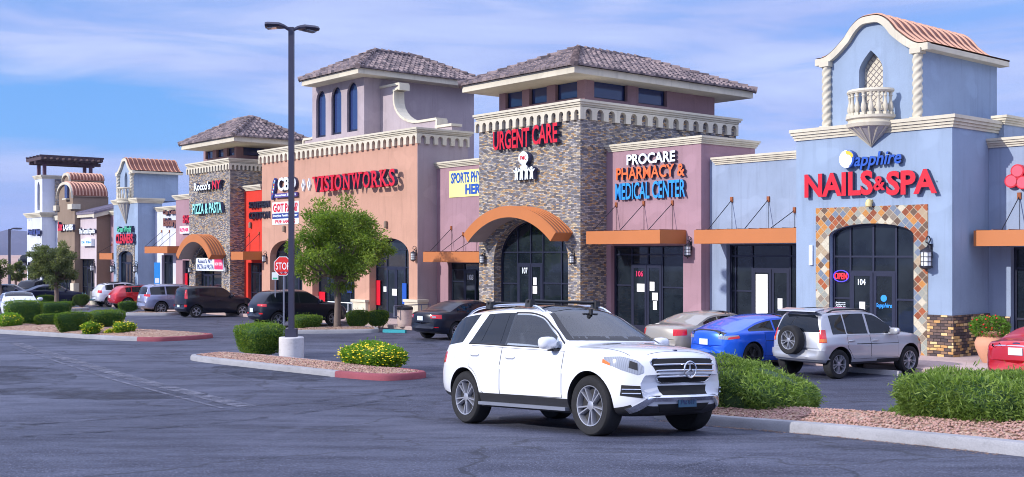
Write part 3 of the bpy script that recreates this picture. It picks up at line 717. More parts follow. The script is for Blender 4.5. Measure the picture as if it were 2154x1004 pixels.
# ------------------------------------------------------------------ building 4: pink pharmacy
T = TH('shop_building', 'pink pharmacy block with orange awning beside the tall stone tower', 'shop', S(1375, 1.5), 1.5, None, 'shop buildings of the strip mall')
tw = 1.5; s0, s1 = S(1221, .12)+.005, S(1475, tw); zb = gz((s0+s1)/2, 1.2)+.15; zt = Z(1475, 284, tw-.2); tb = tof(s1, 1588)
o0, o1 = S(1285, tw), S(1437, tw); zo = Z(1400, 517, tw)
mb = MB(); mb.box(s0, s1, tw, tb, zb-.8, zt-.04); cm = MB(); cm.box(o0, o1, tw-.5, tw+.5, zb, zo); T.cutpart(mb, cm, 'wall', [M['pink']])
cornice(T, s0+.16, s1, tw, tb, zt, .27, .15)
awning(T, S(1233, .1)-.0, S(1388, .1), .1, tw, Z(1330, 513, .1), Z(1330, 485, .1), [(S(p, tw), Z(p, y, tw)) for p, y in ((1297, 431), (1355, 428), (1415, 427))])
q = lambda px: S(px, tw+.25); zh = Z(1363, 557, tw+.25)
storefront(T, o0, o1, zb, zo, 0, tw+.25, [q(1331), q(1365), q(1395)], [Z(1380, 536, tw+.25), (zh, q(1331), q(1395)), (Z(1310, 600, tw+.25), o0, q(1331)), (Z(1415, 605, tw+.25), q(1395), o1)], [(q(1331), q(1363), zh), (q(1363), q(1394), zh)])
numpart(T, '106', 1339, 1353, 570, 582, tw+.19, 'lpink')
for a in ((1340, 1356, 597, 614), (1367, 1377, 593, 612), (1372, 1384, 616, 632), (1374, 1382, 634, 652)): paper(T, *a, tw+.19)
sign('shop_sign', 'white, orange and blue PROCARE PHARMACY & MEDICAL CENTER letters on pink wall', tw, [('PROCARE', (1318, 1420, 322, 346, 320, 342), 'lwhite', .03), ('PHARMACY &', (1296, 1440, 350, 378, 347, 372), 'lorange', .02), ('MEDICAL CENTER', (1294, 1441, 384, 420, 379, 416), 'lblue', .015)], .04, .10)
wall_lamp(1446, 498, 542, tw, 'wall lantern on pink pharmacy pier beside its orange awning')

# ------------------------------------------------------------------ stone towers
def stone_tower(T, t0, pxL, pxR, ytop, yband, backpx, cl, roof, op, n1=15, n2=15):
    s0, s1 = S(pxL, t0), S(pxR, t0); tb = tof(s1, backpx); zt = Z(pxR, ytop, t0-.25); zbn = Z(pxR, yband, t0-.14)
    zb = gz((s0+s1)/2, t0)+.15
    mb = MB(); mb.box(s0, s1, t0, tb, zb-.8, zt-.04); cm = MB(); cm.prism(opening(op[0], op[1], zb, op[2], op[3]), t0-.5, t0+.6); T.cutpart(mb, cm, 'wall', [M['stone']])
    cornice(T, s0, s1, t0, tb, zt, .32, .20); arcband(T, s0, s1, t0, tb, zt-.28, zbn, n1, n2)
    tc = t0+cl['inset']; c0, c1 = S(cl['L'], tc), S(cl['R'], tc); te = tof(c1, cl['back']); te_px = cl['back']
    tr = tc-cl['ovt']; r1, r0 = S(roof['R'], tr), S(roof['L'], tr); rb = tof(r1, roof['back']); ze = Z(roof['R'], roof['yR'], tr)
    cs, ct = (r0+r1)/2, (tr+rb)/2-max(0, (rb-tr)-(r1-r0))/2; X, Y = ft(cs, ct); za = CAMH+Y*(HY-roof['yapex'])/FPX
    mb = MB(); mb.box(c0, c1, tc, te, zt-.2, ze-.1); cm = MB(); zw0, zw1 = Z(cl['R'], cl['wb'], tc), Z(cl['R'], cl['wt'], tc)
    wins = [(S(a, tc), S(b, tc)) for a, b in cl['front']]; side = [(tof(c1, a), tof(c1, b)) for a, b in cl['side']]
    for a, b in wins: cm.box(a, b, tc-.4, tc+.25, zw0, zw1)
    for a, b in side: cm.box(c1-.25, c1+.4, a, b, zw0, zw1)
    T.cutpart(mb, cm, 'clerestory', [M[cl['m']]])
    for a, b in wins:
        f = MB(); f.box(a+.01, a+.06, tc+.14, tc+.2, zw0, zw1); f.box(b-.06, b-.01, tc+.14, tc+.2, zw0, zw1); f.box(a+.06, b-.06, tc+.14, tc+.2, zw1-.06, zw1-.004); f.box(a+.06, b-.06, tc+.14, tc+.2, zw0+.004, zw0+.06); w = T.part(f, 'window', M['frame'])
        p = MB(); p.box(a+.05, b-.05, tc+.165, tc+.18, zw0+.05, zw1-.05); T.part(p, 'pane', M['bglass'], w)
    for a, b in side:
        f = MB(); f.box(c1-.2, c1-.14, a+.01, a+.06, zw0, zw1); f.box(c1-.2, c1-.14, b-.06, b-.01, zw0, zw1); f.box(c1-.2, c1-.14, a+.06, b-.06, zw1-.06, zw1-.004); f.box(c1-.2, c1-.14, a+.06, b-.06, zw0+.004, zw0+.06); w = T.part(f, 'window', M['frame'])
        p = MB(); p.box(c1-.18, c1-.165, a+.05, b-.05, zw0+.05, zw1-.05); T.part(p, 'pane', M['bglass'], w)
    tile_roof(T, r0, r1, tr, rb, ze, za)
    return s0, s1, tb, zt, zb
T = TH('shop_building', 'tall ledgestone urgent care tower with tiled hip roof and barrel awning', 'shop', S(1115, .12), .12, None, 'shop buildings of the strip mall')
t0 = .12; o0, o1 = S(1039, t0), S(1195, t0); zs = Z(1117, 545, t0); rise = Z(1117, 462, t0)-zs
URG = stone_tower(T, t0, 1008, 1221, 207, 250, 1548, dict(inset=1.3, L=1050, R=1230, back=1503, ovt=1.6, wt=160, wb=203, m='mauve', front=((1063, 1098), (1113, 1150), (1168, 1214)), side=((1250, 1320), (1343, 1403))), dict(L=964, R=1208, yR=134, back=1592, yapex=104), (o0, o1, zs, rise))
zb = URG[4]; tp = t0+.45; q = lambda px: S(px, tp); zh = Z(1118, 555, tp)
storefront(T, o0, o1, zb, zs, rise, tp, [q(1054), q(1091), q(1144), q(1183)], [Z(1117, 531, tp), (zh, q(1091), q(1144)), (Z(1060, 596, tp), o0, q(1091)), (Z(1160, 596, tp), q(1144), o1)], [(q(1092), q(1118), zh), (q(1118), q(1143), zh)])
mb = MB(); bar(mb, q(1118)-.03, q(1118)+.03, zh, zs+rise-.1, tp, .1); T.part(mb, 'mullion', M['frame'])
numpart(T, '107', 1099, 1110, 563, 576, tp-.07); paper(T, 1122, 1129, 584, 600, tp-.07); paper(T, 1121, 1130, 602, 618, tp-.07)
sb = S(1205, t0); tf = tof(sb, 1168); sa = S(975, tf); zsp = Z(1168, 490, tf); zcr = Z(1087, 434, tf)
barrel(T, sa, sb, tf, t0-.003, zsp, zcr-zsp, .42)
sign('shop_sign', 'red URGENT CARE letters on the ledgestone tower', t0, [('URGENT', (1037, 1113, 278, 318, 267, 308), 'lred', .02), ('CARE', (1119, 1172, 264, 306, 257, 299), 'lred', .02)], .05, .18)
T2 = TH('logo_sign', 'white figures holding hands logo with round head under URGENT CARE', 'sign', S(1100, t0), t0, Z(1100, 378, t0))
r = rect(1080, 1124, 352, 380, 348, 376, t0-.25); w = r[1]-r[0]; h = r[3]-r[2]; mb = MB()
for k, sc in ((.14, .85), (.38, .95), (.62, .95), (.86, .85)):
    x = r[0]+w*k
    mb.prism([(x-w*.085, r[2]), (x-w*.02, r[2]), (x, r[2]+h*.22), (x+w*.02, r[2]), (x+w*.085, r[2]), (x+w*.065, r[2]+h*.62*sc), (x+w*.15, r[2]+h*.84*sc), (x+w*.14, r[2]+h*.94*sc), (x+w*.05, r[2]+h*.82*sc), (x-w*.05, r[2]+h*.82*sc), (x-w*.14, r[2]+h*.94*sc), (x-w*.15, r[2]+h*.84*sc), (x-w*.065, r[2]+h*.62*sc)], t0-.25, t0-.05, 0, mside=1)
    mb.prism([(x+w*.055*cos(a), r[2]+h*(.97*sc)+w*.055*sin(a)) for a in [2*pi*k_/12 for k_ in range(12)]], t0-.25, t0-.05, 0, mside=1)
x = (r[0]+r[1])/2; mb.prism([(x-.1, r[3]-.12), (x+.1, r[3]-.12), (x+.14, r[3]+.15), (x-.14, r[3]+.15)], t0-.255, t0-.05, 0, mside=1)
mb.prism([(x-.02+.30*cos(a)*(.95 if abs(cos(a)) < .8 else 1), r[3]+.33+.26*sin(a)) for a in [2*pi*k/28 for k in range(28)]], t0-.26, t0-.05, 0, mside=1)
T2.part(mb, 'figures', [M['lwhite'], M['return']])
mb = MB(); text(mb, 'FMC', x-.2, x+.17, r[3]+.25, r[3]+.42, t0-.262, .008, .02, 0, 0); T2.part(mb, 'lettering', M['lred'])
wall_lamp(1200, 525, 556, t0, 'wall lantern on the stone right of the urgent care door')
wall_lamp(1012, 525, 556, t0, 'wall lantern on the stone left of the urgent care door')

# ------------------------------------------------------------------ building: pink sports physicals shop
T = TH('shop_building', 'narrow pink shop with yellow banner between stone tower and peach block', 'shop', S(965, 1.9), 1.9, None, 'shop buildings of the strip mall')
tw = 1.9; s0, s1 = S(921, tw)-.4, URG[0]+.5; zb = gz((s0+s1)/2, tw)+.15; zt = Z(1000, 333, tw-.2)
o0, o1 = S(943, tw), S(1010, tw); zo = Z(970, 553, tw)
mb = MB(); mb.box(s0, s1, tw, 12, zb-.8, zt-.04); cm = MB(); cm.box(o0, o1, tw-.5, tw+.5, zb, zo); T.cutpart(mb, cm, 'wall', [M['pink']])
cornice(T, S(921, tw)-.0, s1-.6, tw, 11.8, zt, .27, .18)
awning(T, S(890, .55), URG[0]-.01, .55, tw, Z(950, 552, .55), Z(950, 530, .55), [(S(p, tw), Z(p, y, tw)) for p, y in ((950, 480), (975, 493), (1003, 500))])
q = lambda px: S(px, tw+.25); zh = Z(985, 568, tw+.25)
storefront(T, o0, o1+.6, zb, zo, 0, tw+.25, [q(978)], [zh, (Z(960, 592, tw+.25), o0, q(978))], [(q(979), q(1004), zh)])
numpart(T, '108', 984, 996, 578, 589, tw+.19)
banner('banner', 'yellow SPORTS PHYSICALS HERE banner on the pink wall', tw, (945, 1052, 362, 417, 350, 408), 'lyellow', [('SPORTS PHYSICALS', .04, .96, .52, .93, 'sblue', .03), ('HERE', .33, .70, .08, .46, 'sblue', .04)])

# ------------------------------------------------------------------ building: big peach block with three arched windows tower
T = TH('shop_building', 'large peach optician block with lavender tower and three arched upper windows', 'shop', S(715, .8), .8, None, 'shop buildings of the strip mall')
t0 = .8; s0, s1 = S(551, t0), S(878, t0); zb = gz((s0+s1)/2, t0)+.15; zt = Z(878, 266, t0-.25); zbn = Z(878, 301, t0-.14); tb = tof(s1, 984)
cm = MB(); arches = []
for a, b, ysp, ycr, xc in ((568, 636, 540, 506, 602), (657, 746, 540, 504, 702), (777, 860, 536, 501, 819)):
    x0, x1 = S(a, t0), S(b, t0); z1 = Z(xc, ysp, t0); rs = Z(xc, ycr, t0)-z1; arches.append((x0, x1, z1, rs)); cm.prism(opening(x0, x1, zb, z1, rs), t0-.5, t0+.6)
mb = MB(); mb.box(s0, s1, t0, tb, zb-.8, zt-.04, 0)
w = T.cutpart(mb, cm, 'wall', [M['peach']])
mb = MB(); mb.box(s1+.003, s1+.012, t0+.002, tb, zb-.8, zt-.35); T.part(mb, 'side_wall', M['lav'])
cornice(T, s0, s1, t0, tb, zt, .32, .20); arcband(T, s0, s1, t0, tb, zt-.28, zbn, 32, 6)
for (x0, x1, z1, rs), vs in zip(arches, ((.28, .72), (.25, .5, .75), (.28, .75))):
    vv = [x0+(x1-x0)*k for k in vs]; tp = t0+.45; zh = Z(820, 562, tp); hs = [z1+.25, zh]
    dr = [(vv[0], vv[0]+(vv[1]-vv[0])/2, zh), (vv[0]+(vv[1]-vv[0])/2, vv[1], zh)] if len(vs) == 2 else []
    storefront(T, x0, x1, zb, z1, rs, tp, vv, hs, dr)
tp = t0+.37
for a in ((788, 800, 590, 642, 'lred'), (846, 855, 596, 640, 'sblue'), (807, 813, 603, 614, 'paper'), (825, 835, 608, 622, 'paper'), (668, 684, 614, 640, 'lred'), (729, 740, 594, 616, 'lnavy')): paper(T, *a[:4], tp, a[4], 'poster')
for px in (758, 868):
    mb = MB(); a, b = S(px-15, t0-.1), S(px+13, t0-.1); z = Z(px, 630, t0); mb.box(a, b, t0-.16, t0+.4, zb-.5, z-.12); mb.box(a-.06, b+.06, t0-.22, t0+.42, z-.12, z); T.part(mb, 'pier_base', M['trim'])
a, b = S(636, t0), S(657, t0); mb = MB(); mb.box(a-.05, b+.05, t0-.16, t0+.4, zb-.5, z-.12)
T.part(mb, 'pier_base', M['trim'])
# tower behind the parapet
tt = 2.0; a, b = S(657, tt), S(766, tt); te = tof(b, 997); zl = zt-1.; r_t = tt-1.0; r1, r0 = S(752, r_t), S(628, r_t); rb = tof(r1, 1030); ze = Z(752, 140, r_t)
cs, ct = (r0+r1)/2, (r_t+rb)/2-max(0, (rb-r_t)-(r1-r0))/2; za = CAMH+ft(cs, ct)[1]*(HY-108)/FPX
mb = MB(); mb.box(a, b, tt, te, zb-.5, ze-.1); cm = MB(); ws = []
for p0, p1, ysp, ycr, yb in ((665, 685, 215, 191, 289), (697, 718, 207, 183, 283), (730, 752, 198, 173, 277)):
    x0, x1 = S(p0, tt), S(p1, tt); zc = Z((p0+p1)/2, ysp, tt); rs = Z((p0+p1)/2, ycr, tt)-zc; z0 = Z((p0+p1)/2, yb, tt); ws.append((x0, x1, z0, zc, rs)); cm.prism(opening(x0, x1, z0, zc, rs), tt-.4, tt+.3)
T.cutpart(mb, cm, 'tower_wall', [M['lav']])
for x0, x1, z0, zc, rs in ws: storefront(T, x0, x1, z0, zc, rs, tt+.18, [], [], [], .05, 'window', 'bglass')
tile_roof(T, r0, r1, r_t, rb, ze, za)
# stepped scroll parapets on both flanks of the tower
tq = tof(b, 800)
def scroll(sg, sA, zA, wd, ht):
    P = [(0, 0), (0, ht), (wd*.28, ht), (wd*.28, ht*.93), (wd*.20, ht*.90), (wd*.20, ht*.78)]
    P += [(wd*(.20+.36*(1-cos(k*pi/16))), ht*(.78-.48*sin(k*pi/16))) for k in range(1, 9)]
    P += [(wd*.80, ht*.30), (wd*.80, ht*.17), (wd, ht*.17), (wd, 0)]
    return [(sA+sg*x, zA+z) for x, z in P], P
wr = s1-.25-b; zA = zt-.25; hr = Z(800, 187, tq)-zA
P, raw = scroll(1, b+.002, zA, wr, hr); mb = MB(); mb.prism(P, tq, tq+.5); T.part(mb, 'scroll_parapet', M['lav'])
mb = MB()
def trimline(P, i0, i1, tA, tB, th):
    for i in range(i0, i1):
        (x0, z0), (x1, z1) = P[i], P[i+1]; d = Vector((x1-x0, z1-z0)); L = d.length; d.normalize(); n = Vector((-d.y, d.x))*(1 if x1 >= x0-1e-6 and P[-1][0] > P[0][0] else -1)
        e = d*th*.45
        mb.prism([(x0-e.x, z0-e.y), (x1+e.x, z1+e.y), (x1+e.x+n.x*th, z1+e.y+n.y*th), (x0-e.x+n.x*th, z0-e.y+n.y*th)], tA-.001*i, tB+.001*i)
trimline(P, 1, len(P)-2, tq-.06, tq+.56, .12); T.part(mb, 'scroll_trim', M['trim'])
Pl, raw = scroll(-1, a-.002, zA, min(wr, a-s0-.3), hr); mb = MB(); mb.prism(Pl, tq, tq+.5); T.part(mb, 'scroll_parapet', M['lav'])
mb = MB(); trimline(Pl, 1, len(Pl)-2, tq-.06, tq+.56, .12); T.part(mb, 'scroll_trim', M['trim'])
# optician sign with slab serifs
TS = TH('shop_sign', 'red serif VISIONWORKS letters on the peach wall', 'sign', S(745, t0), t0, Z(745, 402, t0))
r = rect(657, 832, 374, 406, 352, 390, t0-.45); tF = t0-.45; n = 11; u = (r[1]-r[0]); word = 'VISIONWORKS'; wid = [1.05, .5, .85, .5, 1.1, 1.05, 1.4, 1.1, 1.0, 1.05, .85]; tot = sum(wid); x = r[0]; h = r[3]-r[2]
mb = MB()
for ch, wd in zip(word, wid):
    w = u*wd/tot; a, b = x+w*.05, x+w*.95; x += w
    if ch == 'I': mb.box(a+(b-a)*.22, b-(b-a)*.22, tF, tF+.2, r[2]+.0, r[3])
    else: text(mb, ch, a+(b-a)*.06, b-(b-a)*.06, r[2], r[3], tF+.2, .2, .022, 0, 1)
    def sf(p, q, z): mb.box(p, q, tF+.004, tF+.196, z-.05, z+.05, 0)
    k = .05
    if ch in 'VWN': sf(a-.05, a+w*.28, r[3]-k); sf(b-w*.28, b+.05, r[3]-k)
    if ch in 'IKN': sf(a-.05, a+w*(.30 if ch != 'I' else .95), r[2]+k)
    if ch == 'I': sf(a-.05, b+.05, r[3]-k)
    if ch in 'RK': sf(a-.06, a+w*.3, r[3]-k); sf(a-.06, a+w*.3, r[2]+k); sf(b-w*.25, b+.06, r[2]+k)
for k in range(12):
    xx = r[0]+u*(k+.5)/12; mb.box(xx-.015, xx+.015, tF+.2, t0, (r[2]+r[3])/2-.015, (r[2]+r[3])/2+.015, 1)
for i in range(len(mb.m)): pass
TS.part(mb, 'lettering', [M['lred'], M['return']])
for px in (637, 649):
    cs, cz = S(px, t0-.1), Z(px, 390-(px-637)*.15, t0-.1); mb = MB(); a, b = .17, .33
    for (p, q) in (((0, b), (a, 0)), ((a, 0), (0, -b)), ((0, -b), (-a, 0)), ((-a, 0), (0, b))):
        k = .62; mb.prism([(cs+p[0], cz+p[1]), (cs+q[0], cz+q[1]), (cs+q[0]*k, cz+q[1]*k), (cs+p[0]*k, cz+p[1]*k)], t0-.1, t0)
    TS.part(mb, 'diamond', M['lwhite'])
TS = sign('shop_sign', 'white CBD letters with leaf and purple American Shaman strip left on peach wall', t0, [('CBD', (584, 622, 375, 403, 370, 398), 'lwhite', .03)], .05, .14)
r = rect(578, 624, 408, 417, 404, 413, t0-.15); mb = MB(); mb.box(r[0], r[1], t0-.17, t0-.04, r[2], r[3], 0); TS.part(mb, 'strip', M['purple'])
mb = MB(); text(mb, 'American Shaman', r[0]+.06, r[1]-.06, r[2]+.07, r[3]-.04, t0-.171, .01, .03, 0, 0); TS.part(mb, 'strip_lettering', M['lwhite'])
cs, cz = S(575, t0-.15), Z(575, 397, t0-.15); L = [(-.22, -.60), (-.20, -.15), (-.04, .35), (.14, .58), (.26, .50), (.24, .15), (.08, -.30), (-.12, -.62)]
mb = MB(); mb.prism([(cs+x, cz+z) for x, z in L], t0-.17, t0-.03, 0, mside=0)
rg = random.Random(3)
for i in range(26):
    f = rg.random(); x0, z0 = -.16+.34*f+rg.uniform(-.05, .07), -.42+.86*f; w = rg.uniform(.04, .09)
    mb.box(cs+x0-w/2, cs+x0+w/2, t0-.176-.0005*i, t0-.17, cz+z0-w/2, cz+z0+w/2, 1+i % 5)
TS.part(mb, 'leaf_emblem', [M['lnavy'], M['lred'], M['lgold'], M['lblue'], M['lgreen'], M['lwhite']])
banner('banner', 'GOT PAIN banner in red, white and navy on the peach wall', t0, (573, 628, 428, 474, 421, 470), 'lwhite', [('GOT PAIN?', .03, .97, .55, .94, 'lred', .04), (None, 0, 1, .26, .50, 'lnavy'), ('Imagine Feeling Better', .03, .97, .31, .46, 'lwhite', .02), ('FREE SAMPLES', .12, .88, .05, .21, 'lred', .02)])
wall_lamp(868, 518, 550, t0, 'wall lantern at the right corner of the peach wall')
wall_lamp(554, 528, 553, t0, 'wall lantern at the left corner of the peach wall')
def smalllight(px, py, t, label):
    z = Z(px, py+6, t); T2 = TH('wall_light', label, 'light', S(px, t), t, z); s = S(px, t-.05)
    mb = MB(); mb.lathe([(.04, z), (.09, z+.02), (.09, z+.28), (.05, z+.34)], 10, (s, t-.08)); T2.part(mb, 'lamp_housing', M['brown'], smooth=40)
smalllight(598, 482, t0, 'small brown wall light under the GOT PAIN banner'); smalllight(812, 474, t0, 'small brown wall light over the right peach arch')
# ------------------------------------------------------------------ building: red shop between the pizza tower and the peach block
PEACHL = S(551, .8)
T = TH('shop_building', 'narrow red shop with black letters and orange awning left of peach block', 'shop', S(534, .9), .9, None, 'shop buildings of the strip mall')
tw = .9; s0, s1 = S(518, tw)-.6, PEACHL-.01; zb = gz((s0+s1)/2, tw)+.15; zt = Z(534, 389, tw-.2)
o0, o1 = S(522, tw), PEACHL-.2; zo = Z(534, 553, tw)
mb = MB(); mb.box(s0, s1, tw, 12, zb-.8, zt-.04); cm = MB(); cm.box(o0, o1, tw-.5, tw+.5, zb, zo); T.cutpart(mb, cm, 'wall', [M['red']])
cornice(T, S(518, tw)-.02, s1-.22, tw, 11.8, zt, .30, .2)
awning(T, S(486, -.35), PEACHL-.02, -.35, tw, Z(515, 547, -.35), Z(515, 530, -.35), [(S(p, tw), Z(p, y, tw)) for p, y in ((525, 494), (546, 491))])
storefront(T, o0, o1, zb, zo, 0, tw+.25, [o0+1., o0+2.], [zo-.55, zb+1.], [(o0+1., o0+2., zo-.56)])
sign('shop_sign', 'two rows of black SOUTHERN COTTON letters on the red wall', tw, [('SOUTHERN', (523, 566, 424, 438, 423, 437), 'lblack', .03), ('COTTON', (523, 566, 446, 461, 445, 460), 'lblack', .03)], .05, .14)
smalllight(527, 474, tw, 'small wall light below black letters on red wall')

# ------------------------------------------------------------------ building: pizza tower
T = TH('shop_building', 'ledgestone pizza shop tower with tiled hip roof and barrel awning, further off', 'shop', S(440, 0), 0, None, 'shop buildings of the strip mall')
t0 = 0.; o0, o1 = S(411, t0), S(466, t0); zs = Z(440, 562, t0); rise = Z(440, 515, t0)-zs
ROC = stone_tower(T, t0, 398, 484, 331, 356, 610, dict(inset=1.3, L=428, R=497, back=590, ovt=1.7, wt=302, wb=326, m='mauve', front=((432, 447), (455, 470), (477, 493)), side=((512, 556), (575, 610))), dict(L=376, R=490, yR=285, back=652, yapex=252), (o0, o1, zs, rise))
zb = ROC[4]; tp = t0+.45; q = lambda px: S(px, tp); zh = Z(440, 577, tp)
storefront(T, o0, o1, zb, zs, rise, tp, [q(431), q(449)], [zs+.2, zh, (zb+1., o0, q(431)), (zb+1., q(449), o1)], [(q(431), q(440), zh), (q(440), q(449), zh)])
sb = S(475, t0); tf = tof(sb, 444); sa = S(370, tf); zsp = Z(444, 537, tf); zcr = Z(408, 494, tf)
barrel(T, sa, sb, tf, t0-.003, zsp, zcr-zsp, .42)
sign('shop_sign', "white Rocco's and red NY letters on the pizza tower", t0, [("Rocco's", (408, 442, 386, 403, 381, 398), 'lwhite', .03), ('NY', (446, 464, 381, 399, 378, 396), 'lred', .03)], .05, .2)
sign('shop_sign', 'pale teal PIZZA & PASTA letters on the ledgestone pizza tower', t0, [('PIZZA & PASTA', (405, 466, 430, 453, 424, 446), 'lteal', .02)], .05, .2)
banner('banner', "white Rocco's NY PIZZA & PASTA banner hung over the pizza shop doors", t0-.02, (412, 470, 543, 570, 543, 570), 'lwhite', [("Rocco's NY", .08, .60, .58, .92, 'lnavy', .02), ('PIZZA & PASTA', .06, .66, .1, .5, 'lnavy', .01), (None, .68, .98, .12, .92, 'lpink'), ('NOW OPEN', .70, .96, .42, .66, 'lwhite', .02)])
wall_lamp(397, 556, 575, t0, 'wall lantern on the stone left of the pizza shop doors'); wall_lamp(472, 553, 574, t0, 'wall lantern on the stone right of the pizza shop doors')

# ------------------------------------------------------------------ building: narrow pink shop, bakery
T = TH('shop_building', 'narrow pink shop with red sign squeezed between bakery and pizza tower', 'shop', S(385, .8), .8, None, 'shop buildings of the strip mall')
tw = .8; s0, s1 = S(370, tw), ROC[0]-.01; zb = gz(s0, tw)+.15; zt = Z(385, 409, tw-.2); o0, o1 = S(384, tw), s1-.3; zo = Z(385, 548, tw)
mb = MB(); mb.box(s0, s1, tw, 12, zb-.8, zt-.04); cm = MB(); cm.box(o0, o1, tw-.5, tw+.5, zb, zo); T.cutpart(mb, cm, 'wall', [M['pink']])
cornice(T, s0+.0, s1-.2, tw, 11.8, zt, .3, .2)
storefront(T, o0, o1, zb, zo, 0, tw+.25, [(o0+o1)/2], [zo-.5, zb+1.]); 
r = rect(387, 396, 575, 602, 575, 602, tw+.2); mb = MB(); mb.box(r[0], r[1], tw+.14, tw+.17, r[2], r[3]); T.part(mb, 'poster', M['lred'])
sign('shop_sign', 'red SHOES letters half hidden by the pizza tower', tw, [('SHOES', (384, 410, 453, 470, 452, 469), 'lred', .04)], .05, .15)
T2 = TH('box_sign', 'small white and pink box sign under the red shop letters', 'sign', S(388, tw), tw, Z(388, 492, tw)); r = rect(378, 398, 477, 492, 475, 491, tw-.2)
mb = MB(); mb.box(r[0], r[1], tw-.2, tw, r[2], r[3]); T2.part(mb, 'sign_box', M['lwhite']); mb = MB(); text(mb, 'REPAIR', r[0]+.05, r[1]-.05, r[2]+.12, r[3]-.12, tw-.201, .01, .04, 0, 0); T2.part(mb, 'lettering', M['lpink'])
T = TH('shop_building', 'white bakery shop with brown letters beside the further pale blue tower', 'shop', S(350, 1.2), 1.2, None, 'shop buildings of the strip mall')
tw = 1.2; CLR = S(290, 0); s0, s1 = CLR+.01, S(370, .8)-.01; zb = gz((s0+s1)/2, tw)+.15; zt = Z(352, 434, tw-.2); o0, o1 = S(340, tw), S(369, tw); zo = Z(350, 537, tw)
mb = MB(); mb.box(s0, s1, tw, 12, zb-.8, zt-.04); cm = MB(); cm.box(o0, o1-.4, tw-.5, tw+.5, zb, zo); T.cutpart(mb, cm, 'wall', [M['white']])
cornice(T, S(331, tw), s1-.2, tw, 11.8, zt, .3, .2)
awning(T, S(304, -.1), S(352, -.1), -.1, tw, Z(330, 533, -.1), Z(330, 519, -.1), [(S(p, tw), Z(p, y, tw)) for p, y in ((341, 487), (357, 487), (372, 487))])
storefront(T, o0, o1-.4, zb, zo, 0, tw+.25, [o0+.9, o0+1.9], [zo-.5, zb+1.], [(o0+.9, o0+1.9, zo-.52)])
sign('shop_sign', 'brown Cup Cakes Bakery letters on the white wall', tw, [('Cup Cakes', (342, 372, 443, 455, 440, 452), 'lbrown', .05), ('Bakery', (343, 371, 460, 482, 457, 480), 'lbrown', .05)], .05, .15)

# ------------------------------------------------------------------ building: dry cleaner tower (same design as the salon tower)
T = TH('shop_building', 'further pale blue dry cleaner tower with bell gable and balcony', 'shop', S(265, 0), 0, None, 'shop buildings of the strip mall')
t0 = 0.; d0, d1 = S(250, 0), S(280, 0); zb = gz(d0, 0)+.15; zs = Z(265, 540, 0); rise = Z(265, 528, 0)-zs
cm = MB(); cm.prism(opening(d0, d1, zb, zs, rise), -.4, .42)
CLE = bell_tower(T, 0., 239, 290, 415, 341, dict(inset=.25, L=250, R=280, ysh=359, ycr=334, backR=375, n0=262, n1=268, nb=412, ns=374, nt=361, ov=.28, th=.20, ribs=11, rc=.13, bc=257, bR=.62, bbase=417, brail=393, btip=472, nb_=9), 'blue', cm)
tm = MB(); o0, o1 = S(245, -.03), S(283, -.03); zo = Z(263, 515, -.03); tm.prism([(o0, zb-.3), (o1, zb-.3), (o1, zo), (o0, zo)], -.03, .02)
c2 = MB(); c2.prism(opening(d0, d1, zb-.5, zs, rise), -.4, .42); T.cutpart(tm, c2, 'stone_surround', [M['stone']])
zh = zs-.4; storefront(T, d0, d1, zb, zs, rise, .22, [d0+.7, d1-.7], [zh, zb+1.0], [(d0+.7, (d0+d1)/2, zh), ((d0+d1)/2, d1-.7, zh)])
sign('shop_sign', 'teal script over red CLEANERS letters on pale blue tower', t0, [('Green World', (246, 276, 478, 491, 474, 486), 'lgreen', .03, .2), ('CLEANERS', (243, 279, 494, 514, 490, 511), 'lred', .04)], .05, .2)
wall_lamp(235, 550, 574, t0, 'wall lantern left of the dry cleaner arch'); wall_lamp(283, 550, 574, t0, 'wall lantern right of the dry cleaner arch')

# ------------------------------------------------------------------ building: sliver, tile roofed shop, taupe tower, white link, corner tower
T = TH('shop_building', 'pale pink sliver of shop left of the dry cleaner tower', 'shop', S(235, 1.2), 1.2, None, 'shop buildings of the strip mall')
TR = S(203, .2); tw = 1.2; zb = gz(-57, tw)+.15; zt = Z(235, 444, tw-.2); mb = MB(); mb.box(TR+.01, S(239, 0)-.01, tw, 12, zb-.8, zt-.04); T.part(mb, 'wall', M['pink'])
cornice(T, S(233, tw), S(239, 0)-.02, tw, 11.8, zt, .3, .2)
awning(T, S(209, 0), S(236, 0), 0, tw, Z(222, 546, 0), Z(222, 533, 0), [(S(236, tw), Z(236, 515, tw))])
T = TH('shop_building', 'pale pink dental shop with low grey tiled roof', 'shop', S(183, .2), .2, None, 'shop buildings of the strip mall')
t0 = .2; s0, s1 = S(163, t0), TR; zb = gz(s0, t0)+.15; zt = Z(203, 446, t0-.2); o0, o1 = S(168, t0), S(199, t0); zo = Z(183, 545, t0); tb = tof(s1, 237)
mb = MB(); mb.box(s0, s1, t0, tb+2, zb-.8, zt-.1); cm = MB(); cm.box(o0, o1, t0-.5, t0+.5, zb, zo); T.cutpart(mb, cm, 'wall', [M['pale']])
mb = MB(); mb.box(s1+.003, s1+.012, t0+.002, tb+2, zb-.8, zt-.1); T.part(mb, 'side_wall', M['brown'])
mb = MB(); mb.box(s0-.1, s1+.2, t0-.25, t0-.003, zt-.34, zt); T.part(mb, 'eave', M['trim'])
zr = Z(232, 424, tb+1); mb = MB(); n = 14
mb.prism([(t0-.3, zt+.02), (tb+2.2, zr), (tb+2.2, zr-.14), (t0-.3, zt-.12)], s0-.1, s1+.3, axis='x')
for k in range(n): x = s0+(s1-s0)*(k+.5)/n; mb.tube([(x, t0-.3, zt+.04), (x, tb+2.2, zr+.02)], .07, 6)
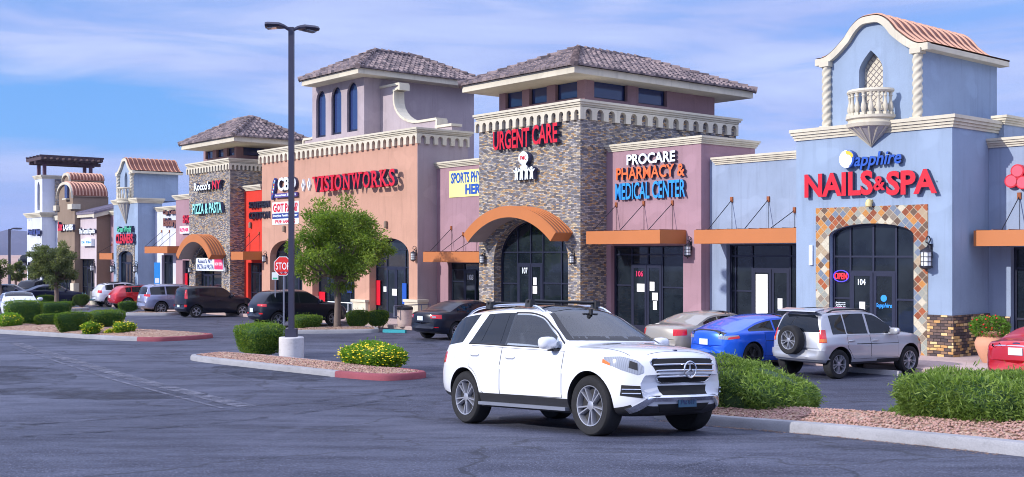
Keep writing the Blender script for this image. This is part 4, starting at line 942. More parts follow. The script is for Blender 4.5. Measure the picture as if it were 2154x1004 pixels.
rf = T.part(mb, 'roof', plain('grey_violet_tile', C(120, 112, 128), .8))
mb = MB(); mb.prism([(t0-.28, zt-.42), (t0-.28, zt-.125), (tb+2.1, zr-.145), (tb+2.1, zr-.46)], s1+.013, s1+.25, axis='x'); T.part(mb, 'rake_trim', M['trim'])
storefront(T, o0, o1, zb, zo, 0, t0+.25, [o0+1., o0+2., o0+3.], [zo-.6, zb+1.], [(o0+1., o0+2., zo-.62)])
sign('shop_sign', 'white and navy The Dental Experts letters on pale pink wall', t0, [('The Dental Experts', (166, 199, 483, 496, 479, 493), 'lwhite', .05)], .05, .15)
T2 = TH('box_sign', 'white lit box sign with blue lettering under the dental letters', 'sign', S(181, t0), t0, Z(181, 518, t0)); r = rect(171, 192, 503, 518, 502, 518, t0-.25)
mb = MB(); mb.box(r[0], r[1], t0-.25, t0, r[2], r[3]); T2.part(mb, 'sign_box', M['lwhite']); mb = MB(); text(mb, 'Dr. Kim', r[0]+.1, r[1]-.1, r[2]+.2, r[3]-.15, t0-.251, .01, .04, 0, 0); T2.part(mb, 'lettering', M['lblue'])
wall_lamp(194, 548, 572, t0, 'wall lantern right of the dental shop window')
T = TH('shop_building', 'taupe lash salon tower with two curved copper roofs', 'shop', S(140, -.2), -.2, None, 'shop buildings of the strip mall')
t0 = -.2; s0, s1 = S(121, t0), S(157, t0); zb = gz(s0, t0)+.15; tb = tof(s1, 166)
def halfround(T, a, b, ta, tbk, z0, z1, n=14):
    q = [(a+(b-a)*(1-cos(pi*k/n))/2, z0+(z1-z0)*sin(pi*k/n)**.8) for k in range(n+1)]
    mb = MB(); mb.prism([(b, z0), (a, z0)]+q[1:-1], ta+.1, tbk-.05); T.part(mb, 'gable', M['brown'])
    mb = MB(); rb = MB(); tm = MB()
    for i in range(n):
        (x0, y0), (x1, y1) = q[i], q[i+1]
        mb.add([(x0, ta, y0+.06), (x1, ta, y1+.06), (x1, tbk, y1+.06), (x0, tbk, y0+.06)], [(0, 1, 2, 3)])
        tm.prism([(x0, y0-.12), (x1, y1-.12), (x1, y1+.08), (x0, y0+.08)], ta-.06, ta+.1)
        for j in range(11):
            y = ta+.1+(tbk-ta-.2)*j/10; rb.add([(x0, y-.05, y0+.07), (x1, y-.05, y1+.07), (x1, y, y1+.14), (x0, y, y0+.14), (x0, y+.05, y0+.07), (x1, y+.05, y1+.07)], [(0, 1, 2, 3), (3, 2, 5, 4)])
    mb.add(rb.v, rb.f, 1); rf = T.part(mb, 'roof', [M['copper'], M['copperrib']], smooth=60); T.part(tm, 'gable_trim', M['trim'])
zA, zB = Z(140, 442, t0), Z(140, 388, t0)
mb = MB(); mb.box(s0, s1, t0, tb+2.5, zb-.8, zA); mb.box(S(124, t0), S(153, t0), t0+.003, tof(S(153, t0), 228), zA-.2, Z(153, 412, t0)); T.part(mb, 'wall', M['brown'])
a, b = S(124, t0), S(153, t0); bk = tof(b, 226); zz0 = Z(153, 413, t0); halfround(T, a-.1, b+.1, t0-.1, bk, zz0-.01, Z(140, 385, t0))
a2, b2 = S(135, t0+.5), S(148, t0+.5); zz1 = Z(148, 380, t0+.5); mb = MB(); mb.box(a2, b2, t0+.5, tof(b2, 219), zz0, zz1); T.part(mb, 'upper_storey', M['brown']); halfround(T, a2-.1, b2+.1, t0+.4, tof(b2, 219), zz1-.01, Z(141, 366, t0+.5))
mb = MB(); x = S(140, t0-.1); mb.box(x-.3, x+.3, t0-.15, t0+.05, Z(140, 418, t0), Z(140, 386, t0)); T.part(mb, 'slot_window', M['bglass']); mb = MB(); mb.box(x-.4, x+.4, t0-.3, t0, Z(140, 421, t0), Z(140, 418, t0)-.004); mb.box(S(119, t0), S(125, t0), t0-.25, t0+.4, zA+.004, zA+.4); mb.box(S(149, t0), S(158, t0), t0-.25, t0+.4, zA+.004, zA+.4); T.part(mb, 'trim_block', M['trim'])
mb = MB(); mb.box(S(119, t0), S(124, t0), t0-.12, t0+.3, zb-.5, zb+1.3); T.part(mb, 'pier_base', M['trim']); mb = MB(); mb.box(S(151, t0), S(158, t0), t0-.12, t0+.3, zb-.5, zb+1.3); T.part(mb, 'pier_base', M['trim'])
o0, o1 = S(126, t0), S(150, t0); 
storefront(T, o0, o1, zb, zb+3.0, 0, t0-.08, [o0+.9, o0+1.9], [zb+2.3], [(o0+.9, o0+1.9, zb+2.3)])
sign('shop_sign', 'red script and white LASHES letters on the taupe tower', t0, [('Lux', (121, 132, 468, 487, 466, 485), 'lred', .06, .2), ('LASHES', (133, 153, 474, 486, 471, 484), 'lwhite', .05)], .05, .2)
T = TH('shop_building', 'white link shop between taupe tower and far corner tower', 'shop', S(107, 1), 1, None, 'shop buildings of the strip mall')
tw = .8; CT = S(88, -.3); s0, s1 = CT+.01, S(121, -.2)-.01; zb = gz(s0, tw)+.15; zt = Z(107, 456, tw); mb = MB(); mb.box(s0, s1, tw, 10, zb-.8, zt); T.part(mb, 'wall', M['white'])
mb = MB(); mb.box(s0+.05, s1-.05, tw-.25, tw-.004, zt-.35, zt+.02); T.part(mb, 'eave', M['trim']); mb = MB(); mb.prism([(tw-.25, zt+.03), (8, zt+1.3), (8, zt+.03)], s0+.02, s1-.02, axis='x'); T.part(mb, 'roof', plain('grey_violet_roof', C(116, 108, 124), .85))
storefront(T, s0+.6, s1-.5, zb, zb+2.9, 0, tw-.08, [s0+1.6, s0+2.6], [zb+2.2], [(s0+1.6, s0+2.6, zb+2.2)])
T = TH('shop_building', 'white far corner tower under a dark timber pergola', 'shop', S(73, -.3), -.3, None, 'shop buildings of the strip mall')
t0 = -.3; s0, s1 = S(57, t0), CT; zb = gz(s0, t0)+.15; zt = Z(88, 446, t0-.2); tb = tof(s1, 100)+1.0; mb = MB(); mb.box(s0, s1, t0, tb, zb-.8, zt-.04); T.part(mb, 'wall', M['white'])
cornice(T, s0, s1, t0, tb, zt, .38, .24)
tt = t0+.6; a, b = S(73, tt), S(89, tt); te = tof(b, 203); zu = Z(89, 368, tt); mb = MB(); mb.box(a, b, tt, te, zt-.3, zu-.04); cm = MB(); w0, w1 = S(78.5, tt), S(83.5, tt); zsw = Z(81, 396, tt); cm.prism(opening(w0, w1, Z(81, 443, tt), zsw, .5), tt-.4, tt+.3); T.cutpart(mb, cm, 'upper_storey', [M['white']])
storefront(T, w0, w1, Z(81, 443, tt), zsw, .5, tt+.2, [], [], [], .05, 'window', 'bglass'); cornice(T, a, b, tt, te, zu, .3, .15)
mb = MB(); sx = tof(b, 118)-.0; mb.box(b+.004, b+.35, tof(b, 115), tof(b, 130), zt, Z(115, 378, tof(b, 115))); T.part(mb, 'stone_chimney', M['stone'])
W_ = plain('dark_timber', C(74, 58, 66), .8, var=.25); zp = Z(85, 346, tt); POSTS = []; M['plum'] = plain('plum_steel', C(86, 58, 78), .6)
for s_, t_ in ((a+.25, tt+.25), (b-.25, tt+.25), (a+.25, te-.4), (b-.25, te-.4)): PO = MB(); PO.box(s_-.12, s_+.12, t_-.12, t_+.12, zu-.1, zp); POSTS.append(PO)
mb = MB()
for s_ in (a+.25, b-.25): mb.box(s_-.12, s_+.12, tt-.5, te+.4, zp, zp+.28)
pg = T.part(mb, 'pergola', W_)
for PO in POSTS: T.part(PO, 'pergola_post', M['plum'], pg)
n = 11
for k in range(n):
    y = tt-.3+(te-tt+.4)*k/(n-1); mb = MB(); mb.prism([(a-1.0, zp+.36), (a-.8, zp+.285), (b+.8, zp+.285), (b+1.0, zp+.36), (b+1.0, zp+.55), (a-1.0, zp+.55)], y-.09, y+.09); T.part(mb, 'rafter', W_, pg)
for k in range(5):
    x = a-.8+(b-a+1.6)*k/4; mb = MB(); mb.box(x-.07, x+.07, tt-.45, te+.3, zp+.555, zp+.70); T.part(mb, 'batten', W_, pg)
storefront(T, s0+.7, s1-.5, zb, zb+2.9, 0, t0-.08, [s0+1.6, s0+2.6], [zb+2.2], [(s0+1.6, s0+2.6, zb+2.2)])
mb = MB(); mb.box(s0-.06, s0+.6, t0-.2, t0+.3, zb-.5, zb+1.4); T.part(mb, 'pier_base', M['trim']); mb = MB(); mb.box(s1-.45, s1+.06, t0-.2, t0+.3, zb-.5, zb+1.4); T.part(mb, 'pier_base', M['trim'])
sign('shop_sign', 'blue and white Pool & Spa letters on the far white tower', t0, [('Pool & Spa', (57.5, 84, 484, 499, 480, 495), 'lnavy', .07, .1)], .05, .2)
mb = MB(); r = rect(59, 66, 457, 465, 456, 464, t0); text(mb, '671', *r, t0, .03, .0, 0, 0); T.part(mb, 'street_number', M['lwhite'])
wall_lamp(52+3, 553, 566, t0, 'wall lantern on the far white tower')

# ------------------------------------------------------------------ ground: lot, sidewalk, kerbs, islands, far bank and mountains
def asphalt():
    t = NT('asphalt'); o = t.obj()
    big = t.noise(o, .11, 5, .6); mid = t.noise(t.map(o, (1, 2.6, 1), (0, 0, .5)), .55, 6, .65); fine = t.noise(o, 34, 5, .75); agg = t.noise(o, 48, 2, .6)
    c = t.mix(t.ramp(big, [(.35, 0), (.65, 1)]), C(44, 48, 67), C(82, 86, 105))
    c = t.mix(t.ramp(mid, [(.42, .0), (.66, .7)]), c, C(34, 37, 54))
    c = t.mix(.75, c, t.ramp(fine, [(.36, .12), (.64, .88)]), 'OVERLAY'); c = t.mix(t.ramp(agg, [(.58, 0), (.66, .5)]), c, C(140, 140, 156)); c = t.mix(t.ramp(t.noise(o, 24, 3, .7), [(.66, 0), (.74, .5)]), c, C(150, 150, 170))
    cr = t.n('ShaderNodeTexVoronoi', feature='DISTANCE_TO_EDGE'); cr.inputs['Scale'].default_value = .22
    wv = t.n('ShaderNodeVectorMath', operation='MULTIPLY_ADD'); wv.inputs[1].default_value = (1.3, 1.3, 1.3)
    n2 = t.n('ShaderNodeTexNoise'); n2.inputs['Scale'].default_value = 1.1; n2.inputs['Detail'].default_value = 6; t.l(o, n2.inputs['Vector']); t.l(n2.outputs['Color'], wv.inputs[0]); t.l(o, wv.inputs[2]); t.l(wv.outputs[0], cr.inputs['Vector'])
    c = t.mix(t.math('MULTIPLY', t.ramp(cr.outputs['Distance'], [(.0, 1), (.011, 0)]), .7), c, C(22, 23, 32))
    st = t.noise(t.map(o, (3.2, .35, 1), (0, 0, radians(-38))), .35, 6, .65)
    c = t.mix(t.ramp(st, [(.56, 0), (.74, .45)]), c, C(100, 102, 122))
    t.set(**{'Base Color': c, 'Roughness': t.ramp(mid, [(.3, .62), (.8, .9)]), 'Specular IOR Level': .3})
    t.bump(t.math('ADD', t.math('MULTIPLY', fine, .6), agg), .5, .008); return t.mat
M['asphalt'] = asphalt()
ys = sorted(set([-30, -10, 0, 5]+[7+.25*k for k in range(140)]+[43, 47, 52, 58, 65, 75, 85, 100, 118]))
xs = [-160, -80, -40, -20, -10, -5, 0, 5, 10, 20, 40, 80, 160]; V = [(x, y, zg(y)) for y in ys for x in xs]; nx = len(xs)
F = [(j*nx+i, j*nx+i+1, (j+1)*nx+i+1, (j+1)*nx+i) for j in range(len(ys)-1) for i in range(nx-1)]
mb = MB(); mb.add(V, F); tag(mb.build('ground', M['asphalt'], smooth=180), kind='structure')
t = NT('desert_soil'); o = t.obj(); t.set(**{'Base Color': t.mix(t.noise(o, .12, 6), C(150, 120, 108), C(186, 158, 146)), 'Roughness': .95}); M['soil'] = t.mat
mb = MB(); prof = [(118.0, zg(118)-.05), (122, -1.7), (128, -.6), (136, .9), (142, 1.5), (150, 1.6), (400, 1.4), (2000, 0), (14000, -8)]; xs = [-9000, -2500, -600]+[-150+12*k for k in range(26)]+[600, 2500, 9000]
V = [(x, y, z+(.25*sin(x*.21+y)+.2*sin(x*.5) if 119 < y < 160 else 0)) for y, z in prof for x in xs]; nx = len(xs)
mb.add(V, [(j*nx+i, j*nx+i+1, (j+1)*nx+i+1, (j+1)*nx+i) for j in range(len(prof)-1) for i in range(nx-1)]); tag(mb.build('terrain', M['soil'], smooth=60), kind='structure')
t = NT('mountain_rock'); o = t.obj(); t.set(**{'Base Color': t.mix(t.noise(o, .004, 8, .65), C(66, 56, 64), C(104, 90, 92)), 'Roughness': 1., 'Specular IOR Level': 0}); M['mount'] = t.mat
rg = random.Random(8); mb = MB(); X = np.linspace(-7500, 9000, 140); R_ = []
def ridge(x):
    h = 150+70*sin(x*.0011+1.0)+46*sin(x*.0031+.3)+30*sin(x*.0074+2)+18*sin(x*.017)+9*sin(x*.041+1); return max(40, h)
V = []; D = [(7600, 0), (7900, .28), (8300, .62), (8800, 1.0), (9600, .5), (10500, 0)]
for d, k in D:
    for x in X: V.append((x, d+160*sin(x*.006+d), -10+k*(ridge(x)+rg.uniform(-9, 9)*k+24*sin(x*.011+d*.01))*1.05))
nx = len(X); mb.add(V, [(j*nx+i, j*nx+i+1, (j+1)*nx+i+1, (j+1)*nx+i) for j in range(len(D)-1) for i in range(nx-1)]); tag(mb.build('mountains', M['mount'], smooth=40), kind='structure')
# sidewalk with its kerb along the shops
M['concrete'] = None
def concrete(name, col, joint=1.5, stain=.3):
    t = NT(name); o = t.obj(); a = t.noise(o, 1.3, 6, .65); b = t.noise(o, 60, 3); d = t.noise(t.map(o, (1, 1, 3)), 5, 5, .7)
    c = t.mix(a, tuple(x*(1-stain) for x in col), tuple(min(1, x*1.1) for x in col)); c = t.mix(t.ramp(d, [(.52, 0), (.75, .55)]), c, tuple(x*.5 for x in col)); c = t.mix(.25, c, b, 'OVERLAY')
    t.set(**{'Base Color': c, 'Roughness': .9, 'Specular IOR Level': .25}); t.bump(b, .3, .006); return t.mat
M['concrete'] = concrete('concrete', C(176, 172, 176)); M['walk'] = concrete('sidewalk_concrete', C(186, 164, 160)); M['redkerb'] = concrete('red_kerb_paint', C(150, 82, 92), stain=.35); M['kerb'] = concrete('kerb_concrete', C(160, 160, 166), stain=.45)
TKf = lambda s: -1.9-1.7*min(1, max(0, (s+26)/14)); mb = MB(); sv = [-95+2.5*k for k in range(48)]
for i in range(len(sv)-1):
    a, b = sv[i], sv[i+1]
    def P3(s, t, dz): x, y = ft(s, t); return (x, y, gz(s, t)+dz)
    ka, kb = TKf(a), TKf(b); v = [P3(a, ka, -.1), P3(b, kb, -.1), P3(b, kb, .13), P3(a, ka, .13), P3(b, kb+.04, .15), P3(a, ka+.04, .15), P3(b, 3.2, .15), P3(a, 3.2, .15)]
    mb.add(v, [(0, 1, 2, 3), (3, 2, 4, 5), (5, 4, 6, 7)])
tag(mb.build('sidewalk', M['walk'], smooth=30), kind='structure')
def smoothclosed(P, n=4):
    for _ in range(n):
        Q = []
        for i in range(len(P)):
            a, b = P[i], P[(i+1) % len(P)]; Q += [(a[0]*.75+b[0]*.25, a[1]*.75+b[1]*.25), (a[0]*.25+b[0]*.75, a[1]*.25+b[1]*.75)]
        P = Q
    return P
def gravelmat():
    t = NT('pink_gravel'); o = t.obj(); v = t.n('ShaderNodeTexVoronoi'); v.inputs['Scale'].default_value = 22; t.l(o, v.inputs['Vector'])
    sp = t.n('ShaderNodeSeparateXYZ'); t.l(v.outputs['Color'], sp.inputs[0])
    c = t.ramp(sp.outputs[0], [(0, C(112, 84, 70)), (.3, C(150, 120, 102)), (.6, C(178, 152, 134)), (.85, C(132, 108, 98)), (1, C(198, 178, 162))])
    c = t.mix(t.ramp(t.noise(o, 1.2, 4), [(.4, 0), (.75, .6)]), c, C(164, 134, 116)); t.set(**{'Base Color': c, 'Roughness': .95, 'Specular IOR Level': .2})
    t.bump(t.math('SUBTRACT', 1., v.outputs['Distance']), .9, .03); return t.mat
M['gravel'] = gravelmat()
M['pebble'] = plain('pebble_stone', C(170, 134, 124), .9, var=.45, scale=14)
def inpoly(x, y, P):
    c = False; n = len(P)
    for i in range(n):
        (x0, y0), (x1, y1) = P[i], P[(i+1) % n]
        if (y0 > y) != (y1 > y) and x < (x1-x0)*(y-y0)/(y1-y0)+x0: c = not c
    return c
ISL = []
def bedz(x, y, I):
    "top of the gravel in an island: a low mound"
    P, h = I; d = min(((x-(a[0]+(b[0]-a[0])*u))**2+(y-(a[1]+(b[1]-a[1])*u))**2) for a, b in zip(P, P[1:]+P[:1]) for u in (0, .5))**.5
    return zg(y)+.13+h*min(1, d/1.0)*(1-.3*min(1, d/1.0))
def island(P, redtest, mound, seed, npeb, label):
    A = sum(P[i][0]*P[(i+1) % len(P)][1]-P[(i+1) % len(P)][0]*P[i][1] for i in range(len(P)))
    if A < 0: P = P[::-1]
    n = len(P); nrm = []
    for i in range(n):
        a, b = P[i-1], P[(i+1) % n]; d = Vector((b[0]-a[0], b[1]-a[1])).normalized(); nrm.append((d.y, -d.x))
    prof = [(0, -.08), (0, .10), (-.03, .145), (-.15, .152), (-.15, .05)]; V = []; F = []; mi = []
    for i in range(n):
        for off, z in prof: V.append((P[i][0]+nrm[i][0]*off, P[i][1]+nrm[i][1]*off, zg(P[i][1])+z))
    for i in range(n):
        j = (i+1) % n; m = 1 if redtest and redtest((P[i][0]+P[j][0])/2, (P[i][1]+P[j][1])/2) else 0
        for k in range(4): F.append((i*5+k, j*5+k, j*5+k+1, i*5+k+1)); mi.append(m)
    for m, nm in ((0, 'kerb'), (1, 'painted_kerb')):
        f = [q for q, x in zip(F, mi) if x == m]
        if f: mb = MB(); mb.add(V, f); tag(mb.build(nm, M['kerb'] if m == 0 else M['redkerb'], smooth=50), kind='structure')
    inn = [(P[i][0]-nrm[i][0]*.145, P[i][1]-nrm[i][1]*.145) for i in range(n)]; I = (inn, mound); ISL.append(I)
    x0, x1, y0, y1 = min(p[0] for p in inn), max(p[0] for p in inn), min(p[1] for p in inn), max(p[1] for p in inn)
    cx, cy = sum(p[0] for p in inn)/n, sum(p[1] for p in inn)/n; R = 14; V = []; rg = random.Random(seed)
    for r in range(R+1):
        for i in range(n):
            k = 1-r/R; x, y = cx+(inn[i][0]-cx)*k, cy+(inn[i][1]-cy)*k; V.append((x, y, bedz(x, y, I)+(rg.uniform(-.02, .02) if r else -.02)))
    mb = MB(); mb.add(V, [(r*n+i, r*n+(i+1) % n, (r+1)*n+(i+1) % n, (r+1)*n+i) for r in range(R) for i in range(n)]); tag(mb.build('gravel_bed', M['gravel'], smooth=60), kind='stuff')
    ico = [(0, 0, 1), (.9, 0, .2), (.28, .85, .2), (-.72, .53, .2), (-.72, -.53, .2), (.28, -.85, .2), (0, 0, -.6)]; fi = [(0, 1, 2), (0, 2, 3), (0, 3, 4), (0, 4, 5), (0, 5, 1), (6, 2, 1), (6, 3, 2), (6, 4, 3), (6, 5, 4), (6, 1, 5)]
    V = []; F = []; c = 0
    while c < npeb:
        x, y = rg.uniform(x0, x1), rg.uniform(y0, y1)
        if not inpoly(x, y, inn): continue
        r = rg.uniform(.012, .034); z = bedz(x, y, I)+r*.2; a = rg.uniform(0, 6.3); sq = rg.uniform(.6, 1.3)
        for p in ico: V.append((x+r*(p[0]*cos(a)-p[1]*sin(a)*sq), y+r*(p[0]*sin(a)+p[1]*cos(a)*sq), z+r*p[2]*.7))
        F += [tuple(q+c*7 for q in f) for f in fi]; c += 1
    if npeb: tag(link('pebbles', fastmesh('pebbles', V, F), M['pebble']), kind='stuff')
    return I
def gp(px, py): g = G(px, py); return (g[0], g[1])
# middle island (lamp base), left island, right island in front, shop-side planting strip
A, B = gp(376, 757), gp(806, 804); u = Vector((B[0]-A[0], B[1]-A[1])).normalized(); nv = Vector((-u.y, u.x)); nv = nv if nv.y > 0 else -nv; wd = 2.0
def isl(A, B, wd, bulge=.5):
    u = Vector((B[0]-A[0], B[1]-A[1])); L = u.length; u.normalize(); nv = Vector((-u.y, u.x)); nv = nv if nv.y > 0 else -nv
    P = [(x*L, y*wd) for x, y in ((.0, .35), (.03, .05), (.2, 0), (.5, 0), (.8, 0), (.97, .05), (1.0, .35), (1.0, .65), (.97, .95), (.8, 1), (.5, 1), (.2, 1), (.03, .95), (0, .65))]
    return smoothclosed([(A[0]+u.x*x+nv.x*y, A[1]+u.y*x+nv.y*y) for x, y in P], 3)
pr = gp(705, 790)
ISM = island(isl(A, B, 1.75), lambda x, y: x > pr[0] or x < A[0]+.25, .14, 1, 2600, '')
A2, B2 = gp(-90, 697), gp(322, 721); pr2 = gp(262, 722)
ISLF = island(isl(A2, B2, 3.4), lambda x, y: x > pr2[0], .16, 2, 1200, '')
A3, B3 = gp(1330, 877), gp(2330, 985)
ISR = island(isl(A3, B3, 2.1), None, .22, 3, 5200, '')
A4, B4 = gp(596, 703), gp(800, 701); ISB = island(isl(A4, B4, 2.4), None, .08, 4, 300, '')
A5, B5 = gp(60, 660), gp(200, 652); ISC = island(isl(A5, B5, 2.6), None, .06, 5, 0, '')
A6, B6 = gp(258, 664), gp(360, 664); ISD = island(isl(A6, B6, 2.2), None, .06, 6, 0, '')
M['paint'] = None
t = NT('worn_white_paint'); o = t.obj(); 
t.set(**{'Base Color': t.mix(t.ramp(t.noise(o, 7, 6, .7), [(.42, 0), (.58, 1)]), C(96, 96, 118), C(196, 198, 210)), 'Roughness': .85}); M['paint'] = t.mat
def stripe(p, q, w, mat='paint', name='road_marking', dz=.008, n=80):
    p, q = Vector(p), Vector(q); d = (q-p).normalized(); e = Vector((-d.y, d.x))*w/2; V = []
    for i in range(n+1):
        c = p.lerp(q, i/n)
        for s in (1, -1): x, y = c.x+s*e.x, c.y+s*e.y; V.append((x, y, zg(y)+dz))
    mb = MB(); mb.add(V, [(2*i, 2*i+1, 2*i+3, 2*i+2) for i in range(n)]); o = mb.build(name, M[mat])
    for f in o.data.polygons:
        pass
    tag(o, kind='structure'); return o
stripe(gp(60, 722), gp(500, 850), .0+.75, 'oldconc' if 'oldconc' in M else 'asphalt', 'asphalt_patch') if False else None
def worn(name, c0, c1, lo, hi, sc):
    t = NT(name); o = t.obj(); t.set(**{'Base Color': t.mix(t.noise(o, 30, 5, .7), c0, c1), 'Roughness': .9}); t.bump(t.noise(o, 60, 3), .4, .006)
    tr = t.n('ShaderNodeBsdfTransparent'); m = t.n('ShaderNodeMixShader'); t.l(t.ramp(t.noise(o, sc, 7, .7), [(lo, 0), (hi, 1)]), m.inputs[0]); t.l(tr.outputs[0], m.inputs[1]); t.l(t.b.outputs[0], m.inputs[2]); t.l(m.outputs[0], t.t.nodes['Material Output'].inputs[0]); M[name] = t.mat
worn('strip', C(72, 74, 92), C(128, 130, 146), .36, .62, 2.6); worn('paint', C(120, 120, 136), C(200, 202, 212), .44, .60, 6)
stripe(gp(30, 722), gp(520, 856), .38, 'strip', 'drain_strip', .009, 160); stripe(gp(40, 735), gp(470, 860), .10, 'strip', 'drain_strip', .009, 160)
stripe(gp(286, 697), gp(440, 702), .12); pass
stripe(gp(-40, 703), gp(-300, 780), .1, 'paint', 'road_marking', .008, 120)
worn('oil', C(36, 39, 54), C(50, 53, 70), .40, .70, .7); worn('tyremark', C(48, 52, 68), C(62, 66, 82), .45, .68, 3); worn('sealer', C(30, 32, 42), C(40, 42, 54), .42, .58, 2)
def blot(name, P, m):
    Q = smoothclosed([gp(*p) for p in P], 3); cx, cy = sum(q[0] for q in Q)/len(Q), sum(q[1] for q in Q)/len(Q); n = len(Q); V = []; R = 10
    for r in range(R+1):
        for q in Q: k = 1-r/R; x, y = cx+(q[0]-cx)*k, cy+(q[1]-cy)*k; V.append((x, y, zg(y)+.006))
    mb = MB(); mb.add(V, [(r*n+i, r*n+(i+1) % n, (r+1)*n+(i+1) % n, (r+1)*n+i) for r in range(R) for i in range(n)]); tag(mb.build(name, M[m]), kind='structure')
blot('oil_stain', [(-120, 770), (60, 768), (170, 786), (150, 806), (-100, 812)], 'oil'); blot('oil_stain', [(-60, 818), (250, 812), (470, 826), (380, 842), (40, 840)], 'oil'); blot('oil_stain', [(430, 768), (580, 772), (720, 792), (640, 806), (470, 790)], 'oil')
def curve(pts, w, m, name, n=60):
    P = [Vector(gp(*p)) for p in pts]
    def cr(t_):
        i = min(int(t_), len(P)-2); u = t_-i; a, b, c_, d = P[max(i-1, 0)], P[i], P[i+1], P[min(i+2, len(P)-1)]
        return .5*((2*b)+(c_-a)*u+(2*a-5*b+4*c_-d)*u*u+(3*b-a-3*c_+d)*u**3)
    V = []
    for k in range(n+1):
        t_ = (len(P)-1)*k/n*.9999; c_ = cr(t_); d = (cr(min(t_+.02, len(P)-1.001))-cr(max(0, t_-.02))).normalized(); e = Vector((-d.y, d.x))*w/2
        for s in (1, -1): q = c_+e*s; V.append((q.x, q.y, zg(q.y)+.010))
    mb = MB(); mb.add(V, [(2*k, 2*k+1, 2*k+3, 2*k+2) for k in range(n)]); tag(mb.build(name, M[m]), kind='structure')
for dy in (0, 26): curve([(-60, 900+dy), (260, 880+dy), (620, 850+dy*.8), (900, 812+dy*.5)], .20, 'tyremark', 'tyre_mark')
for pts in ([(300, 745), (520, 800), (760, 830), (900, 835)], [(1350, 1000), (1600, 960), (1900, 985)], [(20, 860), (200, 875), (420, 880), (640, 905)]): curve(pts, .018, 'sealer', 'crack_seal')
# ------------------------------------------------------------------ cars: a lofted shell, cut wheel wells, panels laid on the shell
def pch(P):
    x = np.array([p[0] for p in P], float); y = np.array([p[1] for p in P], float); h = np.diff(x); d = np.diff(y)/h; m = np.zeros(len(x)); m[0], m[-1] = d[0], d[-1]
    for i in range(1, len(x)-1):
        if d[i-1]*d[i] > 0:
            w1, w2 = 2*h[i]+h[i-1], h[i]+2*h[i-1]; m[i] = (w1+w2)/(w1/d[i-1]+w2/d[i])
    def f(q):
        q = min(max(q, x[0]), x[-1]); i = min(int(np.searchsorted(x, q, 'right')-1), len(h)-1); t = (q-x[i])/h[i]
        return float((1+2*t)*(1-t)**2*y[i]+t*(1-t)**2*h[i]*m[i]+t*t*(3-2*t)*y[i+1]+t*t*(t-1)*h[i]*m[i+1])
    return f
def paint(name, col, metal=.0, rough=.35, flake=.06, coat=1.):
    t = NT(name); o = t.obj(); c = t.mix(t.noise(o, 1.5, 4), tuple(x*(1-flake) for x in col), tuple(min(1, x*(1+flake)) for x in col))
    t.set(**{'Base Color': c, 'Metallic': metal, 'Roughness': rough, 'Coat Weight': coat, 'Coat Roughness': .03, 'Specular IOR Level': .5 if coat > .5 else .3}); return t.mat
M['seam'] = plain('panel_gap', (.012, .012, .014), .8); M['tyre'] = plain('tyre_rubber', (.022, .022, .025), .85, spec=.25, var=.3, scale=20)
M['rim'] = plain('alloy_rim', C(176, 178, 188), .34, .6, var=.05); M['rimdark'] = plain('rim_shadow', (.02, .02, .024), .6); M['plastic'] = plain('black_plastic', (.018, .018, .022), .55, var=.2)
t = NT('car_glass'); t.set(**{'Base Color': (.010, .013, .02), 'Roughness': .02, 'Specular IOR Level': .45}); M['cglass'] = t.mat
M['chrome'] = plain('chrome', (.75, .76, .8), .12, 1., var=.02)
def lens(name, col, rough=.08, alpha=None):
    t = NT(name); o = t.obj(); s = t.n('ShaderNodeTexWave'); s.inputs['Scale'].default_value = 14; t.l(o, s.inputs['Vector'])
    t.set(**{'Base Color': t.mix(s.outputs[0], tuple(x*.75 for x in col), col), 'Roughness': rough, 'Coat Weight': 1., 'Specular IOR Level': .6}); return t.mat
M['redlens'] = lens('red_tail_lens', C(214, 22, 34)); M['clearlens'] = lens('clear_lamp_lens', C(150, 156, 170)); M['amber'] = lens('amber_lens', C(226, 120, 40)); M['platew'] = plain('plate_white', C(208, 220, 226), .4); M['plateb'] = plain('plate_blue', C(56, 92, 118), .4); M['ink'] = plain('plate_ink', C(40, 52, 92), .5)
t = NT('see_through_glass'); g = t.n('ShaderNodeBsdfTransparent'); g.inputs[0].default_value = (.72, .78, .84, 1); gl = t.n('ShaderNodeBsdfGlossy'); gl.inputs['Roughness'].default_value = .02; fr = t.n('ShaderNodeFresnel'); fr.inputs[0].default_value = 1.5
ms = t.n('ShaderNodeMixShader'); t.l(t.math('ADD', t.math('MULTIPLY', fr.outputs[0], 1.0), .10), ms.inputs[0]); t.l(g.outputs[0], ms.inputs[1]); t.l(gl.outputs[0], ms.inputs[2]); t.l(ms.outputs[0], t.t.nodes['Material Output'].inputs[0]); M['tglass'] = t.mat
